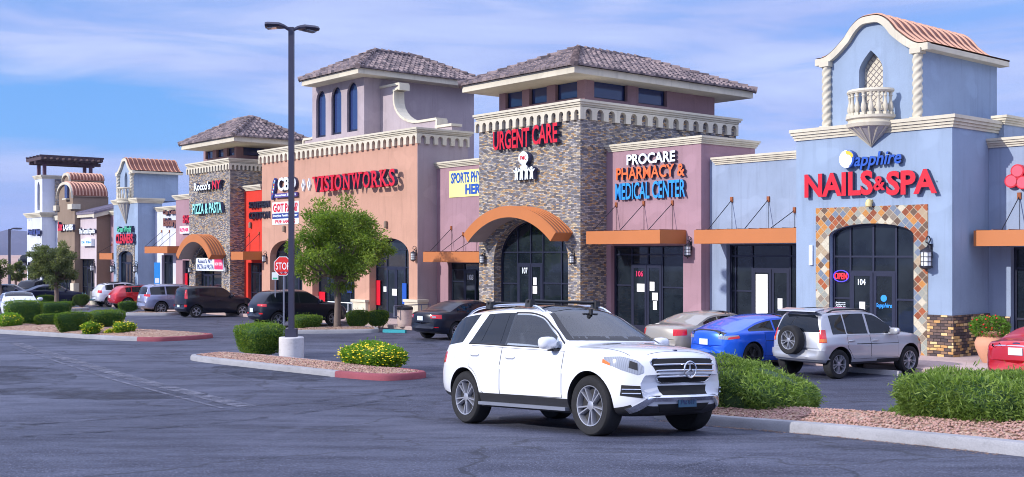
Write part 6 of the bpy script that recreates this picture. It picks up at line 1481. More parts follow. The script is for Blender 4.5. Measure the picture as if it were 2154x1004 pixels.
sw = link('spare_wheel', c.wm[0], None, c.o); sw.location = (-1.985, 0, .90); sw.rotation_euler = (0, 0, pi/2); rm = link('rim', c.wm[1], None, sw)
c.plate(-1.9, .60, True, '', 'platew'); 
c.o.children[-1].location = (-.07, .42, 0)
c.rails(-1.4, .1, .56, .06, 'plastic')
mb = MB(); mb.prism([(-1.50, 1.645), (-1.80, 1.60), (-1.82, 1.575), (-1.52, 1.60)], -.60, .60); mb.build('spoiler', SILV, c.o)
c.patch('turn_lens', [(1.85, .66, .78), (1.7, .84, .80)], [(1.85, .66, .90), (1.7, .82, .91)], (.7, .7, 0), 'amber', off=.008, nu=6, nv=3, both=True)

TES = dict(cat='car', wb=2.875, r=.335, tread=.235, rimk=.72, arch=1.07, wind=(.2, 1.2), lean=.44, tb=.05, bowf=.30, bowr=.30, spokes=5, twin=.12, rimmat='rimdark',
    top=[(-2.32, .62), (-2.31, .82), (-2.26, .965), (-2.05, 1.0), (-1.7, 1.11), (-1.1, 1.29), (-.5, 1.365), (0, 1.375), (.4, 1.31), (.8, 1.14), (1.15, .96), (1.25, .92), (1.7, .85), (2.1, .74), (2.33, .60), (2.37, .52)],
    belt=[(-2.32, .60), (-2.24, .86), (-1.9, .93), (-1.2, .94), (0, .90), (1.2, .84), (1.8, .75), (2.2, .63), (2.37, .50)],
    bot=[(-2.32, .42), (-2.2, .30), (-1.6, .20), (1.6, .18), (2.1, .20), (2.37, .35)], half=[(-2.32, .62), (-2.2, .78), (-1.8, .90), (-1.4, .925), (0, .915), (1.4, .925), (1.9, .85), (2.2, .72), (2.37, .5)],
    glass=[(-1.55, -.62), (-.55, .85)], wz=[(.96, 1.32, (1, 0, .3), .6), (1.05, 1.30, (-.55, 0, .83), -1.3)], drs=[-1.0, -.15, 1.05], mir=(.75, .95), handles=0)
BLUE = paint('blue_car_paint', C(20, 92, 220), .35, .32)
c = Car('parked_car', 'bright blue fastback electric car left of the silver off-roader', TES, place(1546, 778, 34, -2.0, -.8), BLUE); std(c, TES)
c.patch('tail_light', [(-2.2, .42, .77), (-2.1, .75, .765), (-1.95, .90, .80)], [(-2.2, .42, .85), (-2.1, .75, .87), (-1.95, .88, .885)], (-.8, .6, 0), 'clearlens', off=.006, nu=14, nv=5, both=True)
c.patch('lamp_lens', [(-2.1, .66, .768), (-1.95, .91, .80)], [(-2.1, .68, .82), (-1.95, .90, .86)], (-.8, .6, 0), 'redlens', off=.009, nu=8, nv=4, both=True, sk=.005)
c.patch('spoiler_lip', [(-2.22, -.66, 1), (-2.22, .66, 1)], [(-2.16, -.66, 1), (-2.16, .66, 1)], (0, 0, 1), 'plastic', off=.02, nu=14, nv=2); c.plate(-2.3, .69, True, '', 'platew')

SED = dict(cat='car', wb=2.7, r=.325, tread=.215, rimk=.66, arch=1.10, wind=(.2, 1.05), lean=.42, tb=.055, bowf=.30, bowr=.24, spokes=5, twin=.12,
    top=[(-2.34, .66), (-2.33, .86), (-2.28, .99), (-2.1, 1.04), (-1.72, 1.075), (-1.35, 1.22), (-.95, 1.365), (-.5, 1.415), (0, 1.42), (.35, 1.36), (.75, 1.15), (1.08, .985), (1.18, .95), (1.7, .87), (2.1, .76), (2.24, .66), (2.28, .56)],
    belt=[(-2.34, .64), (-2.26, .90), (-1.9, .97), (-1.2, .965), (0, .925), (1.1, .88), (1.7, .80), (2.1, .68), (2.28, .54)],
    bot=[(-2.34, .44), (-2.2, .32), (-1.6, .22), (1.6, .20), (2.1, .22), (2.28, .36)], half=[(-2.34, .64), (-2.2, .78), (-1.8, .87), (-1.35, .90), (0, .895), (1.35, .90), (1.8, .84), (2.1, .72), (2.28, .52)],
    glass=[(-1.28, -.70), (-.64, -.10), (-.02, .78)], wz=[(1.0, 1.37, (1, 0, .3), .6), (1.10, 1.36, (-.7, 0, .7), -1.3)], drs=[-1.02, -.06, .98], mir=(.66, .98), handle='paint')
BEIGE = paint('beige_car_paint', C(150, 144, 136), .15, .42)
SED2 = dict(SED, top=[(x, z*.965) for x, z in SED['top']], belt=[(x, z*.965) for x, z in SED['belt']], wz=[(.96, 1.32, (1, 0, .3), .6), (1.06, 1.31, (-.7, 0, .7), -1.3)])
c = Car('parked_car', 'beige grey saloon behind the bonnet of the white car', SED2, place(1442, 762, 36, -2.0, -.8), BEIGE); std(c, SED2)
c.patch('tail_light', [(-2.2, .52, .72), (-2.0, .86, .74)], [(-2.2, .52, .90), (-2.0, .85, .90)], (-.75, .66, 0), 'redlens', off=.006, nu=8, nv=4, both=True)
BLACK = paint('black_car_paint', C(18, 22, 38), .0, .3, coat=.25); 
def tail(c, z0, z1, y0, y1, x, plate=None, mat='redlens'):
    c.patch('tail_light', [(x, y0, z0+.03), (x+.12, y1, z0)], [(x, y0, z1), (x+.12, y1-.02, z1)], (-.75, .66, 0), mat, off=.006, nu=10, nv=4, both=True)
    if plate: c.plate(x, plate, True, '', 'platew')
c = Car('parked_car', 'black saloon parked just behind the white car, tail lights facing the lot', SED, place(957, 716, 44, -1.35, -.76), BLACK); std(c, SED); tail(c, .78, .93, .42, .88, -2.2, .80)
c.patch('lamp_lens', [(-2.2, .50, .82), (-2.15, .66, .82)], [(-2.2, .50, .88), (-2.15, .66, .88)], (-.75, .66, 0), 'clearlens', off=.009, nu=5, nv=3, both=True, sk=.005)
c.patch('bumper_reflector', [(-2.2, .62, .47), (-2.1, .74, .47)], [(-2.2, .62, .50), (-2.1, .74, .50)], (-.85, .5, 0), 'redlens', off=.006, nu=4, nv=2, both=True)
RED = paint('red_car_paint', C(190, 20, 36), .3, .3)
c = Car('parked_car', 'red saloon at the right edge beside the terracotta pot', SED, place(2140, 826, 36, -2.28, 0), RED); std(c, SED); tail(c, .82, .93, .55, .88, -2.2, .84)
c.patch('chrome_strip', [(-2.3, -.56, .945), (-2.3, .56, .945)], [(-2.3, -.56, .965), (-2.3, .56, .965)], (-1, 0, .1), 'chrome', off=.01, nu=12, nv=1)
p = c.pt((-2.3, 0, .99), (-1, 0, .1), .012); mb = MB(); mb.prism([(.085*cos(a), p.z+.036*sin(a)) for a in [2*pi*k/20 for k in range(20)]], p.x-.006, p.x+.01, axis='x'); mb.build('oval_badge', M['ink'], c.o)
c.patch('spoiler_lip', [(-2.3, -.60, 1), (-2.3, .60, 1)], [(-2.2, -.60, 1), (-2.2, .60, 1)], (0, 0, 1), RED, off=.035, nu=12, nv=2, sk=.04)
XUV = dict(cat='suv', wb=2.67, r=.35, tread=.225, rimk=.68, arch=1.12, wind=(.25, 1.05), lean=.36, tb=.06, bowf=.28, bowr=.20, spokes=5, twin=.14,
    top=[(-2.18, .72), (-2.17, .95), (-2.12, 1.06), (-1.98, 1.24), (-1.72, 1.50), (-1.55, 1.575), (-1.1, 1.62), (-.4, 1.645), (.1, 1.61), (.5, 1.44), (1.0, 1.14), (1.1, 1.10), (1.6, 1.03), (2.0, .93), (2.20, .80), (2.25, .68)],
    belt=[(-2.18, .70), (-2.1, .98), (-1.8, 1.08), (-1.2, 1.08), (0, 1.02), (1.0, .98), (1.6, .93), (2.0, .82), (2.25, .64)],
    bot=[(-2.18, .50), (-2.1, .38), (-1.5, .28), (1.5, .26), (2.1, .28), (2.25, .45)], half=[(-2.18, .68), (-2.1, .78), (-1.8, .88), (-1.33, .925), (0, .91), (1.33, .925), (1.8, .88), (2.1, .76), (2.25, .58)], clad=lambda x, y: .38,
    glass=[(-1.62, -1.12), (-1.06, -.34), (-.26, .72)], wz=[(1.16, 1.57, (1, 0, 0), .6), (1.13, 1.46, (-1, 0, .2), -1.8)], drs=[-1.1, -.30, .90], mir=(.62, 1.06), handle='paint')
c = Car('parked_suv', 'black crossover behind the lamp post and stop sign', XUV, place(584, 690, 38, -1.335, -.78), BLACK); std(c, XUV); tail(c, .92, 1.04, .42, .92, -2.1, .76); c.plate(-2.2, .78, True, '', 'platew')
c.patch('bumper_reflector', [(-2.2, .60, .60), (-2.1, .80, .60)], [(-2.2, .60, .66), (-2.1, .80, .66)], (-.8, .6, 0), 'redlens', off=.006, nu=5, nv=2, both=True)
BOX = dict(cat='car', wb=2.55, r=.325, tread=.21, rimk=.68, arch=1.12, wind=(.35, .95), lean=.20, tb=.05, bowf=.26, bowr=.12, spokes=5, twin=0,
    top=[(-1.95, .70), (-1.94, .92), (-1.92, 1.08), (-1.86, 1.40), (-1.78, 1.56), (-1.6, 1.60), (-.8, 1.63), (0, 1.62), (.3, 1.57), (.6, 1.40), (.95, 1.13), (1.05, 1.09), (1.6, 1.03), (1.95, .92), (2.06, .78), (2.09, .68)],
    belt=[(-1.95, .68), (-1.9, 1.04), (-1.2, 1.06), (0, 1.02), (.95, .97), (1.6, .92), (1.95, .80), (2.09, .66)], bot=[(-1.95, .46), (-1.88, .34), (-1.3, .24), (1.3, .22), (1.9, .26), (2.09, .45)],
    half=[(-1.95, .76), (-1.88, .84), (-1.275, .895), (0, .885), (1.275, .895), (1.75, .84), (1.98, .72), (2.09, .58)], glass=[(-1.55, -1.20), (-1.08, -.24), (-.16, .68)], wz=[(1.15, 1.54, (1, 0, 0), .6), (1.12, 1.52, (-1, 0, 0), -1.85)], drs=[-1.15, -.20, .85], mir=(.62, 1.05), handle='paint')
c = Car('parked_car', 'black boxy hatchback with tall red tail lights', BOX, place(412, 668.5, 38, -1.275, -.77), BLACK); std(c, BOX)
c.patch('tail_light', [(-1.9, .74, 1.0), (-1.8, .88, .98)], [(-1.9, .70, 1.44), (-1.8, .77, 1.46)], (-.75, .66, 0), 'redlens', off=.006, nu=6, nv=8, both=True); c.plate(-1.9, .60, True, '', 'platew'); c.patch('bumper_reflector', [(-1.9, .70, .56), (-1.8, .86, .56)], [(-1.9, .70, .68), (-1.8, .86, .68)], (-.8, .6, 0), 'redlens', off=.006, nu=5, nv=2, both=True)
GREY = paint('blue_grey_car_paint', C(136, 140, 170), .5, .35)
LNG = dict(XUV, wb=2.89, top=[(x*1.08, z*1.03) for x, z in XUV['top']], belt=[(x*1.08, z*1.0) for x, z in XUV['belt']], bot=[(x*1.08, z) for x, z in XUV['bot']], half=[(x*1.08, w) for x, w in XUV['half']], glass=[(-2.0, -1.2), (-1.12, -.34), (-.26, .76)], wz=[(1.18, 1.61, (1, 0, 0), .65), (1.14, 1.55, (-1, 0, 0), -2.1)], wind=(.27, 1.13), spokes=7, twin=.08, clad=lambda x, y: .34, r=.36)
LNG['top'] = [(-2.36, .74), (-2.35, .98), (-2.30, 1.12), (-2.2, 1.40), (-2.08, 1.60), (-1.9, 1.65), (-1.2, 1.685), (-.4, 1.69)]+[p for p in LNG['top'] if p[0] > 0]
c = Car('parked_suv', 'blue grey seven seater with roof rails beside the boxy hatchback', LNG, place(338, 662.5, 38, -1.445, -.78), GREY); std(c, LNG); tail(c, 1.0, 1.14, .50, .92, -2.3, .98); c.rails(-1.9, .2, .58, .06, 'chrome')
HAT = dict(XUV, top=[(x, z*.925) for x, z in XUV['top']], belt=[(x, z*.97) for x, z in XUV['belt']], clad=None, cat='car', wz=[(1.10, 1.46, (1, 0, 0), .6), (1.09, 1.37, (-1, 0, .3), -1.8)], glass=[(-1.45, -1.12), (-1.06, -.34), (-.26, .72)])
c = Car('parked_car', 'red hatchback parked left of the blue grey seven seater', HAT, place(268, 651, 38, -1.335, -.78), RED); std(c, HAT); tail(c, .88, 1.04, .60, .92, -2.1, .80)
PEARL = paint('pearl_car_paint', C(214, 216, 226), .2, .35)
c = Car('parked_suv', 'pale silver sport utility with a bicycle rack on its tail', XUV, place(231, 646, 38, -1.335, -.78), PEARL); std(c, XUV); tail(c, .92, 1.10, .60, .92, -2.1, None); c.rails(-1.5, .2, .56, .06, 'plastic')
mb = MB()
for y in (-.3, .3): mb.tube([(-2.15, y, .5), (-2.75, y, .45), (-2.75, y, .95)], .03, 6)
mb.tube([(-2.75, -.6, .48), (-2.75, .6, .48)], .03, 6); mb.tube([(-2.15, 0, .45), (-2.75, 0, .42)], .035, 6); mb.build('bicycle_rack', plain('teal_rack', C(60, 110, 120), .5), c.o, smooth=60)
NAVY = paint('navy_car_paint', C(26, 30, 62), .1, .3, coat=.3)
c = Car('parked_car', 'dark navy saloon behind the left tree, nose towards the shops', SED, place(160, 641, 32, 1.35, -.76), NAVY); std(c, SED)
c = Car('parked_car', 'white saloon facing the lot at the left edge behind the hedges', SED, place(44, 676, -62, 1.9, 0), PEARL, None); std(c, SED)
c.patch('headlight', [(2.1, .40, .60), (1.9, .84, .66)], [(2.1, .40, .70), (1.9, .82, .78)], (.75, .66, 0), 'clearlens', off=.006, nu=8, nv=4, both=True); c.patch('grille', [(2.2, -.36, .56), (2.2, .36, .56)], [(2.2, -.42, .70), (2.2, .42, .70)], (1, 0, 0), 'plastic', off=.006, nu=10, nv=3)
c = Car('parked_car', 'dark saloon at the far left behind the white saloon', SED, place(12, 640, 10, 0, -.9), NAVY); std(c, SED)
c = Car('parked_suv', 'dark crossover far behind, left of the corner tower', XUV, place(52, 633, 80, -2, 0), BLACK); std(c, XUV)
mt = Matrix.Translation((-57.5, 134.5, .75)) @ Matrix.Rotation(radians(8), 4, 'Z')
c = Car('parked_suv', 'dark car parked up on the desert bank far left', XUV, mt, BLACK, None); std(c, XUV)
# ------------------------------------------------------------------ plants
def leafmat(name, col, trans=.45, var=.25):
    t = NT(name); o = t.obj(); w = t.n('ShaderNodeTexWhiteNoise'); s = t.n('ShaderNodeVectorMath', operation='SNAP'); s.inputs[1].default_value = (.05, .05, .05); t.l(o, s.inputs[0]); t.l(s.outputs[0], w.inputs[0])
    c = t.mix(w.outputs[0], tuple(x*(1-var) for x in col), tuple(min(1, x*(1+var)) for x in col)); c = t.mix(t.ramp(t.noise(o, 2.2, 4), [(.35, 0), (.7, .5)]), c, tuple(x*.62 for x in col))
    t.set(**{'Base Color': c, 'Roughness': .55, 'Specular IOR Level': .35})
    tr = t.n('ShaderNodeBsdfTranslucent'); t.l(t.mix(1., c, (1.25, 1.3, .7), 'MULTIPLY'), tr.inputs[0]); m = t.n('ShaderNodeMixShader'); m.inputs[0].default_value = trans
    t.l(t.b.outputs[0], m.inputs[1]); t.l(tr.outputs[0], m.inputs[2]); t.l(m.outputs[0], t.t.nodes['Material Output'].inputs[0]); return t.mat
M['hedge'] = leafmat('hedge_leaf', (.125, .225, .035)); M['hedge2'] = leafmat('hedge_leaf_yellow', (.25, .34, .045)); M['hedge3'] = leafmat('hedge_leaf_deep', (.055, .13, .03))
M['needle'] = leafmat('needle_leaf', (.155, .245, .05)); M['needle2'] = leafmat('needle_leaf_light', (.28, .385, .09)); M['needle3'] = leafmat('needle_leaf_deep', (.06, .13, .045))
M['tleaf'] = leafmat('tree_leaf', (.20, .295, .045)); M['tleaf2'] = leafmat('tree_leaf_light', (.30, .40, .06)); M['tleaf3'] = leafmat('tree_leaf_deep', (.10, .17, .035))
M['oleaf'] = leafmat('olive_leaf', (.15, .185, .08)); M['oleaf2'] = leafmat('olive_leaf_light', (.24, .27, .12)); M['oleaf3'] = leafmat('olive_leaf_deep', (.08, .11, .05))
M['bright'] = leafmat('lantana_leaf', (.13, .28, .03)); M['bright2'] = leafmat('lantana_leaf_light', (.19, .34, .03))
M['yellow'] = plain('yellow_petal', C(250, 214, 20), .6, var=.1); M['redpetal'] = plain('red_petal', C(206, 30, 24), .6)
M['bark'] = plain('grey_bark', C(116, 100, 92), .9, var=.3, scale=10, bump=.5); M['twig'] = plain('dry_twig', C(128, 104, 90), .95, var=.3)
M['palm'] = leafmat('palm_leaf', (.10, .20, .035)); M['terra'] = plain('terracotta', C(206, 150, 122), .85, var=.12, scale=3)
def quads(pts, dirs, side, ln, wd, bend=0.):
    "leaf blades: base point, direction, width axis"
    pts, dirs, side = map(np.asarray, (pts, dirs, side)); n = len(pts); ln = np.broadcast_to(ln, (n,))[:, None]; wd = np.broadcast_to(wd, (n,))[:, None]
    m = pts+dirs*ln*.5; V = np.stack([pts, m+side*wd*.5, pts+dirs*ln, m-side*wd*.5], 1).reshape(-1, 3); return V, np.arange(4*n).reshape(-1, 4)
def unit(a): return a/np.maximum(1e-6, np.linalg.norm(a, axis=1, keepdims=True))
def superpts(rg, n, e, half):
    "points and normals on the top and flanks of a rounded box"
    d = unit(rg.normal(size=(n, 3))); k = (np.abs(d)**(2/e)).sum(1)**(-e/2); p = d*k[:, None]
    nn = unit(np.sign(p)*np.abs(p)**(2/e-1)/np.array(half)); return p*np.array(half), nn
def hedge(px0, px1, pyt, pyb, depth, n, label, name='hedge', leaf=(.07, .02), e=.33, mats=('hedge', 'hedge2', 'hedge3'), droop=.0, seed=1, taper=.25, rz=None, lump=.10, group='clipped hedges', base_y=None, mix=(.62, .84), h=None, noise=.05, tilt=0., low=0.):
    g = G((px0+px1)/2, pyb); D = g[1]+depth*(.35-low); w = (px1-px0)*D/FPX; hh = h or (pyb-pyt)*g[1]/FPX; x = ((px0+px1)/2-CX)/FPX*D; z0 = zg(D)+.10-low*.25
    hh = hh if h else max(.2, CAMH-(pyt-HY)*D/FPX-z0)
    rz = FZ if rz is None else rz; o = thing(name, label, 'hedge' if name == 'hedge' else 'bush', (x, D, z0), rz, group)
    rg = np.random.default_rng(seed); ca, sa = abs(cos(rz)), abs(sin(rz))
    half = np.array([max(.2, (w-depth*sa)/max(.3, ca))/2, depth/2, hh*.5])
    P, N = superpts(rg, n, e, half); 
    f = np.array([[sin(p[0]*4.1+seed)+sin(p[1]*5.3+2*seed)+sin(p[2]*6+p[0]*2)] for p in P])*lump/3
    P = P*(1-np.abs(rg.normal(size=(n, 1)))*noise)+N*f*half.min(); zf = np.clip((P[:, 2]+half[2])/(2*half[2]), 0, 1); k = 1-taper*(1-zf)**1.3; P[:, :2] *= k[:, None]; P[:, 2] += half[2]; P[:, 2] *= 1-tilt*np.clip(P[:, 0]/half[0]*.5+.5, 0, 1)
    d = unit(N+rg.normal(size=(n, 3))*.65+np.array([0, 0, .25-droop])); s = unit(np.cross(d, rg.normal(size=(n, 3))))
    L = leaf[0]*rg.uniform(.6, 1.35, n); V, F = quads(P-d*L[:, None]*.5, d, s, L, leaf[1]*rg.uniform(.7, 1.3, n))
    q = rg.uniform(size=n)*.62+.38*(.5+.5*np.sin(P[:, 0]*5.1+seed)*np.sin(P[:, 2]*6.3+P[:, 1]*4+seed*2)); st = rg.uniform(size=n) < .045; V = V.reshape(-1, 4, 3); V[st] += (N[st]*rg.uniform(.03, .12, (st.sum(), 1)))[:, None, :]; V = V.reshape(-1, 3); mi = np.where(q < mix[0], 0, np.where(q < mix[1], 1, 2)); me = fastmesh('foliage', V, F, mi); fo = link('foliage', me, [M[m] for m in mats], o)
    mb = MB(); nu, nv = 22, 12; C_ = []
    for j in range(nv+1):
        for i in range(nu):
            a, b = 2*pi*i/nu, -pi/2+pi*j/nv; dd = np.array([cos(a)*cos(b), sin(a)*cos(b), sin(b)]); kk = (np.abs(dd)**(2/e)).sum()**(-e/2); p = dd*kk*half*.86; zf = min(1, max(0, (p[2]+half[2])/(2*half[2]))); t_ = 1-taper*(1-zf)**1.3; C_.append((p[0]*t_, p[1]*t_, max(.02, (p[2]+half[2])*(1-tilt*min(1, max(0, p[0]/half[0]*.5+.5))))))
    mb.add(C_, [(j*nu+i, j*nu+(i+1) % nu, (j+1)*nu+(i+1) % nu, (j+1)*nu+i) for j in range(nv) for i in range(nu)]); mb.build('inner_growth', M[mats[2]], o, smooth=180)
    tw = MB(); rr = random.Random(seed)
    for k in range(16):
        a = rr.uniform(0, 6.3); r = rr.uniform(.1, .8)*(1-taper); x0, y0 = half[0]*r*cos(a), half[1]*r*sin(a); tw.tube([(x0*.75, y0*.75, -.12), (x0*1.1, y0*1.1, hh*.25), (x0*1.25, y0*1.25, hh*.42)], [.014, .011, .006], 5)
    tw.build('stem', M['twig'], o); return o, half, hh
def flowerbush(px0, px1, pyt, pyb, n, nf, label, seed, group='yellow flowering bushes', depth=None, fm='yellow'):
    w = (px1-px0)*G((px0+px1)/2, pyb)[1]/FPX; dp = depth or w*.8
    o, half, hh = hedge(px0, px1, pyt+4, pyb, dp, n, label, 'flowering_bush', (.085, .035), .62, ('bright', 'bright2', 'hedge'), -.2, seed, .05, None, .5, group, mix=(.5, .88), noise=.14)
    rg = np.random.default_rng(seed+50); P, N = superpts(rg, nf*2, .8, half*1.08); P[:, 2] += half[2]; ok = (N[:, 2] > .0) | (rg.uniform(size=len(P)) < .25); P = P[ok][:nf]; m = len(P); P = P+rg.normal(size=(m, 3))*.03
    V = []; F = []
    for p in P:
        r = rg.uniform(.016, .034); c0 = len(V)
        for k in range(6): a = k*pi/3; V.append((p[0]+r*cos(a), p[1]+r*sin(a)*.9, p[2]+r*.25*(1 if k % 2 else -.4)))
        V.append((p[0], p[1], p[2]+r*.7)); F += [(c0+k, c0+(k+1) % 6, c0+6) for k in range(6)]
    tag(link('flower', fastmesh('flower', V, F), M[fm], o), kind='stuff'); return o
hedge(1462, 1742, 752, 886, 1.5, 17000, 'long soft hedge just right of the white car, sloping down to the right', leaf=(.10, .017), mats=('needle', 'needle2', 'needle3'), droop=.45, seed=11, e=.62, taper=.12, lump=.42, group='needle leaved hedges on the front island', noise=.10, tilt=.36, low=.4)
hedge(1858, 2250, 792, 918, 1.5, 24000, 'bushy hedge at the right edge with bare twigs at its foot', leaf=(.10, .017), mats=('needle', 'needle2', 'needle3'), droop=.3, seed=12, e=.55, taper=.24, lump=.42, group='needle leaved hedges on the front island', noise=.10, low=.45)
hedge(478, 614, 682, 754, 1.3, 9000, 'boxy clipped hedge left of the lamp post base', seed=13)
hedge(602, 684, 664, 699, 1.3, 5000, 'low clipped hedge just behind the lamp post', seed=14)
hedge(726, 779, 653, 694, 1.2, 4500, 'rounded hedge right of the middle tree trunk', seed=15, e=.6); hedge(776, 814, 653, 692, 1.2, 3500, 'small hedge touching the rounded one, nearest the peach doors', seed=16, e=.6)
hedge(8, 90, 632, 690, 1.6, 6000, 'tall flat topped hedge before the white saloon at the left edge', seed=17, e=.3, taper=.1); hedge(82, 151, 635, 676, 1.6, 5000, 'wide flat topped hedge right of the tall one, above a small round hedge', seed=18, e=.35, taper=.3, mix=(.5, .55))
hedge(80, 121, 661, 696, 1.2, 3200, 'small rounded hedge low under the wide flat topped one', seed=19, e=.6); hedge(117, 192, 657, 709, 1.5, 5500, 'clipped hedge leaning over the kerb of the left island', seed=20, e=.5, taper=.3); hedge(184, 266, 653, 694, 1.6, 5500, 'long domed hedge behind the two yellow bushes', seed=21, e=.6)
for a in ((252, 288, 634, 660, 'small clipped hedge behind the red hatchback'), (83, 110, 621, 645, 'small round hedge left of the left tree trunk'), (135, 153, 634, 648, 'tiny clipped hedge right of the left tree trunk')): hedge(*a[:4], 1.3, 1800, a[4], seed=int(a[0]), e=.6)
hedge(157, 184, 619, 648, 1.2, 1800, 'dark loose shrub below the dental shop window', 'shrub', (.10, .035), .9, ('oleaf', 'hedge3', 'hedge'), 0, 31, .3, None, .5, 'loose shrubs')
flowerbush(690, 874, 724, 784, 7500, 520, 'largest yellow flowering bush, on the middle island beside the lamp base', 41, depth=1.3)
flowerbush(168, 218, 676, 712, 2200, 130, 'yellow bush in front of the leaning hedge', 42); flowerbush(234, 290, 674, 712, 2400, 160, 'yellow bush nearest the red kerb of the left island', 43); flowerbush(217, 251, 695, 711.5, 900, 80, 'smallest yellow bush, low on the gravel before two others', 44); flowerbush(-8, 52, 660, 698, 2200, 150, 'yellow bush cut by the left edge of the picture', 45)
flowerbush(1458, 1502, 649, 690, 1500, 30, 'green bush behind the beige saloon by the pink wall', 46, 'leafy bushes by the shop fronts'); flowerbush(1612, 1662, 656, 700, 1500, 60, 'yellow flowered bush behind the blue car by the white door', 47, 'leafy bushes by the shop fronts')
# ---- trees
def tree(px, pyb, crown, label, nleaf, seed, mats, leaf=(.12, .04), trunk_r=.11, ncl=60, group='trees', fork=.45, depth_k=.9):
    g = G(px, pyb); D = g[1]; q = D/FPX; o = thing('tree', label, 'tree', (g[0], D, g[2]+.05), 0, group)
    cx, cz, rx, rz = (crown[0]+crown[1])/2, (crown[2]+crown[3])/2, (crown[1]-crown[0])/2*q, (crown[3]-crown[2])/2*q
    c = Vector(((cx-px)*q, 0, CAMH-(cz-HY)*q-g[2])); rg = np.random.default_rng(seed); rr = random.Random(seed)
    cl = []
    while len(cl) < ncl:
        p = rg.normal(size=3); p /= np.linalg.norm(p); r = rg.uniform(.25, 1)**.5; w = .90+.16*sin(3*atan2(p[1], p[0])+seed)+.12*sin(5*p[2]+seed)
        v = p*r*w*np.array([rx, rx*depth_k, rz]); cl.append((v+np.array(c), rg.uniform(.18, .32)*rx*(1.25-.5*r), p))
    P = []; Dn = []; mi = []
    for (v, r, p), k in zip(cl, rg.multinomial(nleaf, [1/ncl]*ncl)):
        d = unit(rg.normal(size=(k, 3))); x = v+d*r*(rg.uniform(size=(k, 1))**.6)*np.array([1, 1, .75]); P.append(x); Dn.append(unit(d*.6+p*.6+rg.normal(size=(k, 3))*.5-np.array([0, 0, .25]))); b = rg.uniform(); u = rg.uniform(size=k); mi.append(np.where(u < .25+.55*(b < .5), 0, np.where(u < .8 if b > .25 else u < 0, 1, 2)))
    P, Dn, mi = np.concatenate(P), np.concatenate(Dn), np.concatenate(mi); n = len(P); s = unit(np.cross(Dn, rg.normal(size=(n, 3)))); V, F = quads(P, Dn, s, leaf[0]*rg.uniform(.6, 1.4, n), leaf[1]*rg.uniform(.7, 1.3, n))
    link('crown', fastmesh('crown', V, F, mi), [M[m] for m in mats], o)
    mb = MB(); hf = c.z-rz*fork*1.0; hf = max(.6, hf); lean = c.x*.35
    mb.tube([(0, 0, -.2), (0, 0, .05), (lean*.2+.02, .02, hf*.4), (lean*.6-.03, 0, hf*.75), (lean, 0, hf)], [trunk_r*1.45, trunk_r*1.15, trunk_r, trunk_r*.92, trunk_r*.85], 10)
    tk = mb.build('trunk', M['bark'], o, smooth=60); mb = MB()
    for v, r, p in cl[::2]:
        e = Vector(v); a = Vector((lean, 0, hf-rr.uniform(0, .25)*hf)); m = a.lerp(e, .5)+Vector((rr.uniform(-.15, .15), rr.uniform(-.15, .15), -.12*rx)); mb.tube([a, a.lerp(m, .5)+Vector((0, 0, .02)), m, e], [trunk_r*.55, trunk_r*.42, trunk_r*.28, .012], 6)
    mb.build('limb', M['bark'], tk, smooth=60); return o
tree(709, 694, (610, 820, 414, 622), 'bright green tree before the peach block beside the lamp post', 40000, 3, ('tleaf', 'tleaf2', 'tleaf3'), (.14, .045), .13, 140, 'trees on the lot')
tree(119, 645, (60, 166, 508, 603), 'grey green tree before the taupe tower at the left', 20000, 5, ('oleaf', 'oleaf2', 'oleaf3'), (.17, .05), .14, 90, 'trees on the lot', .6)
tree(2, 640, (-40, 22, 540, 596), 'sparse green tree at the far left edge', 3500, 7, ('oleaf', 'oleaf2', 'oleaf3'), (.22, .07), .12, 30, 'trees on the lot'); tree(33, 628, (20, 52, 552, 598), 'small green tree between far lamp post and corner tower', 3000, 8, ('oleaf', 'oleaf2', 'oleaf3'), (.22, .07), .10, 26, 'trees on the lot')
def palm(px, pyb, pyt, label, seed):
    g = G(px, pyb); D = g[1]; q = D/FPX; H = (pyb-pyt)*q; o = thing('potted_palm', label, 'potted plant', (g[0], D, g[2]+.15), 0, 'potted palms by the pizza shop'); rr = random.Random(seed)
    mb = MB(); mb.lathe([(.16, 0), (.24, .3), (.27, .36), (.27, .42), (.22, .42), (.2, .36), (0, .36)], 18); mb.build('pot', M['terra'], o, smooth=40)
    mb = MB(); mb.tube([(0, 0, .3), (.01, 0, .62)], [.10, .08], 8); mb.build('trunk', M['bark'], o, smooth=60)
    P = []; Dn = []; S_ = []
    for k in range(26):
        a = rr.uniform(0, 6.3); el = rr.uniform(.25, 1.4); L = (H-.5)*rr.uniform(.7, 1.05); dx = Vector((cos(a), sin(a), 0))
        for i in range(18):
            t_ = i/17; ang = el-1.5*t_*t_; p = Vector((0, 0, .62))+dx*(L*t_*cos(el*.8))+Vector((0, 0, L*(t_*sin(el)-.55*t_*t_))); tang = (dx*cos(ang)+Vector((0, 0, sin(ang)))).normalized(); sd_ = tang.cross(Vector((0, 0, 1))).normalized()
            for s in (1, -1): P.append(p); d = (sd_*s*.8+tang*.7-Vector((0, 0, .15))).normalized(); Dn.append(d); S_.append(d.cross(Vector((0, 0, 1))).normalized())
    V, F = quads(P, Dn, S_, .22, .03); link('frond', fastmesh('frond', V, F), M['palm'], o)
palm(492, 634, 588, 'smaller potted palm by the pizza tower corner', 1); palm(531, 640, 586, 'larger potted palm before the red shop', 2)
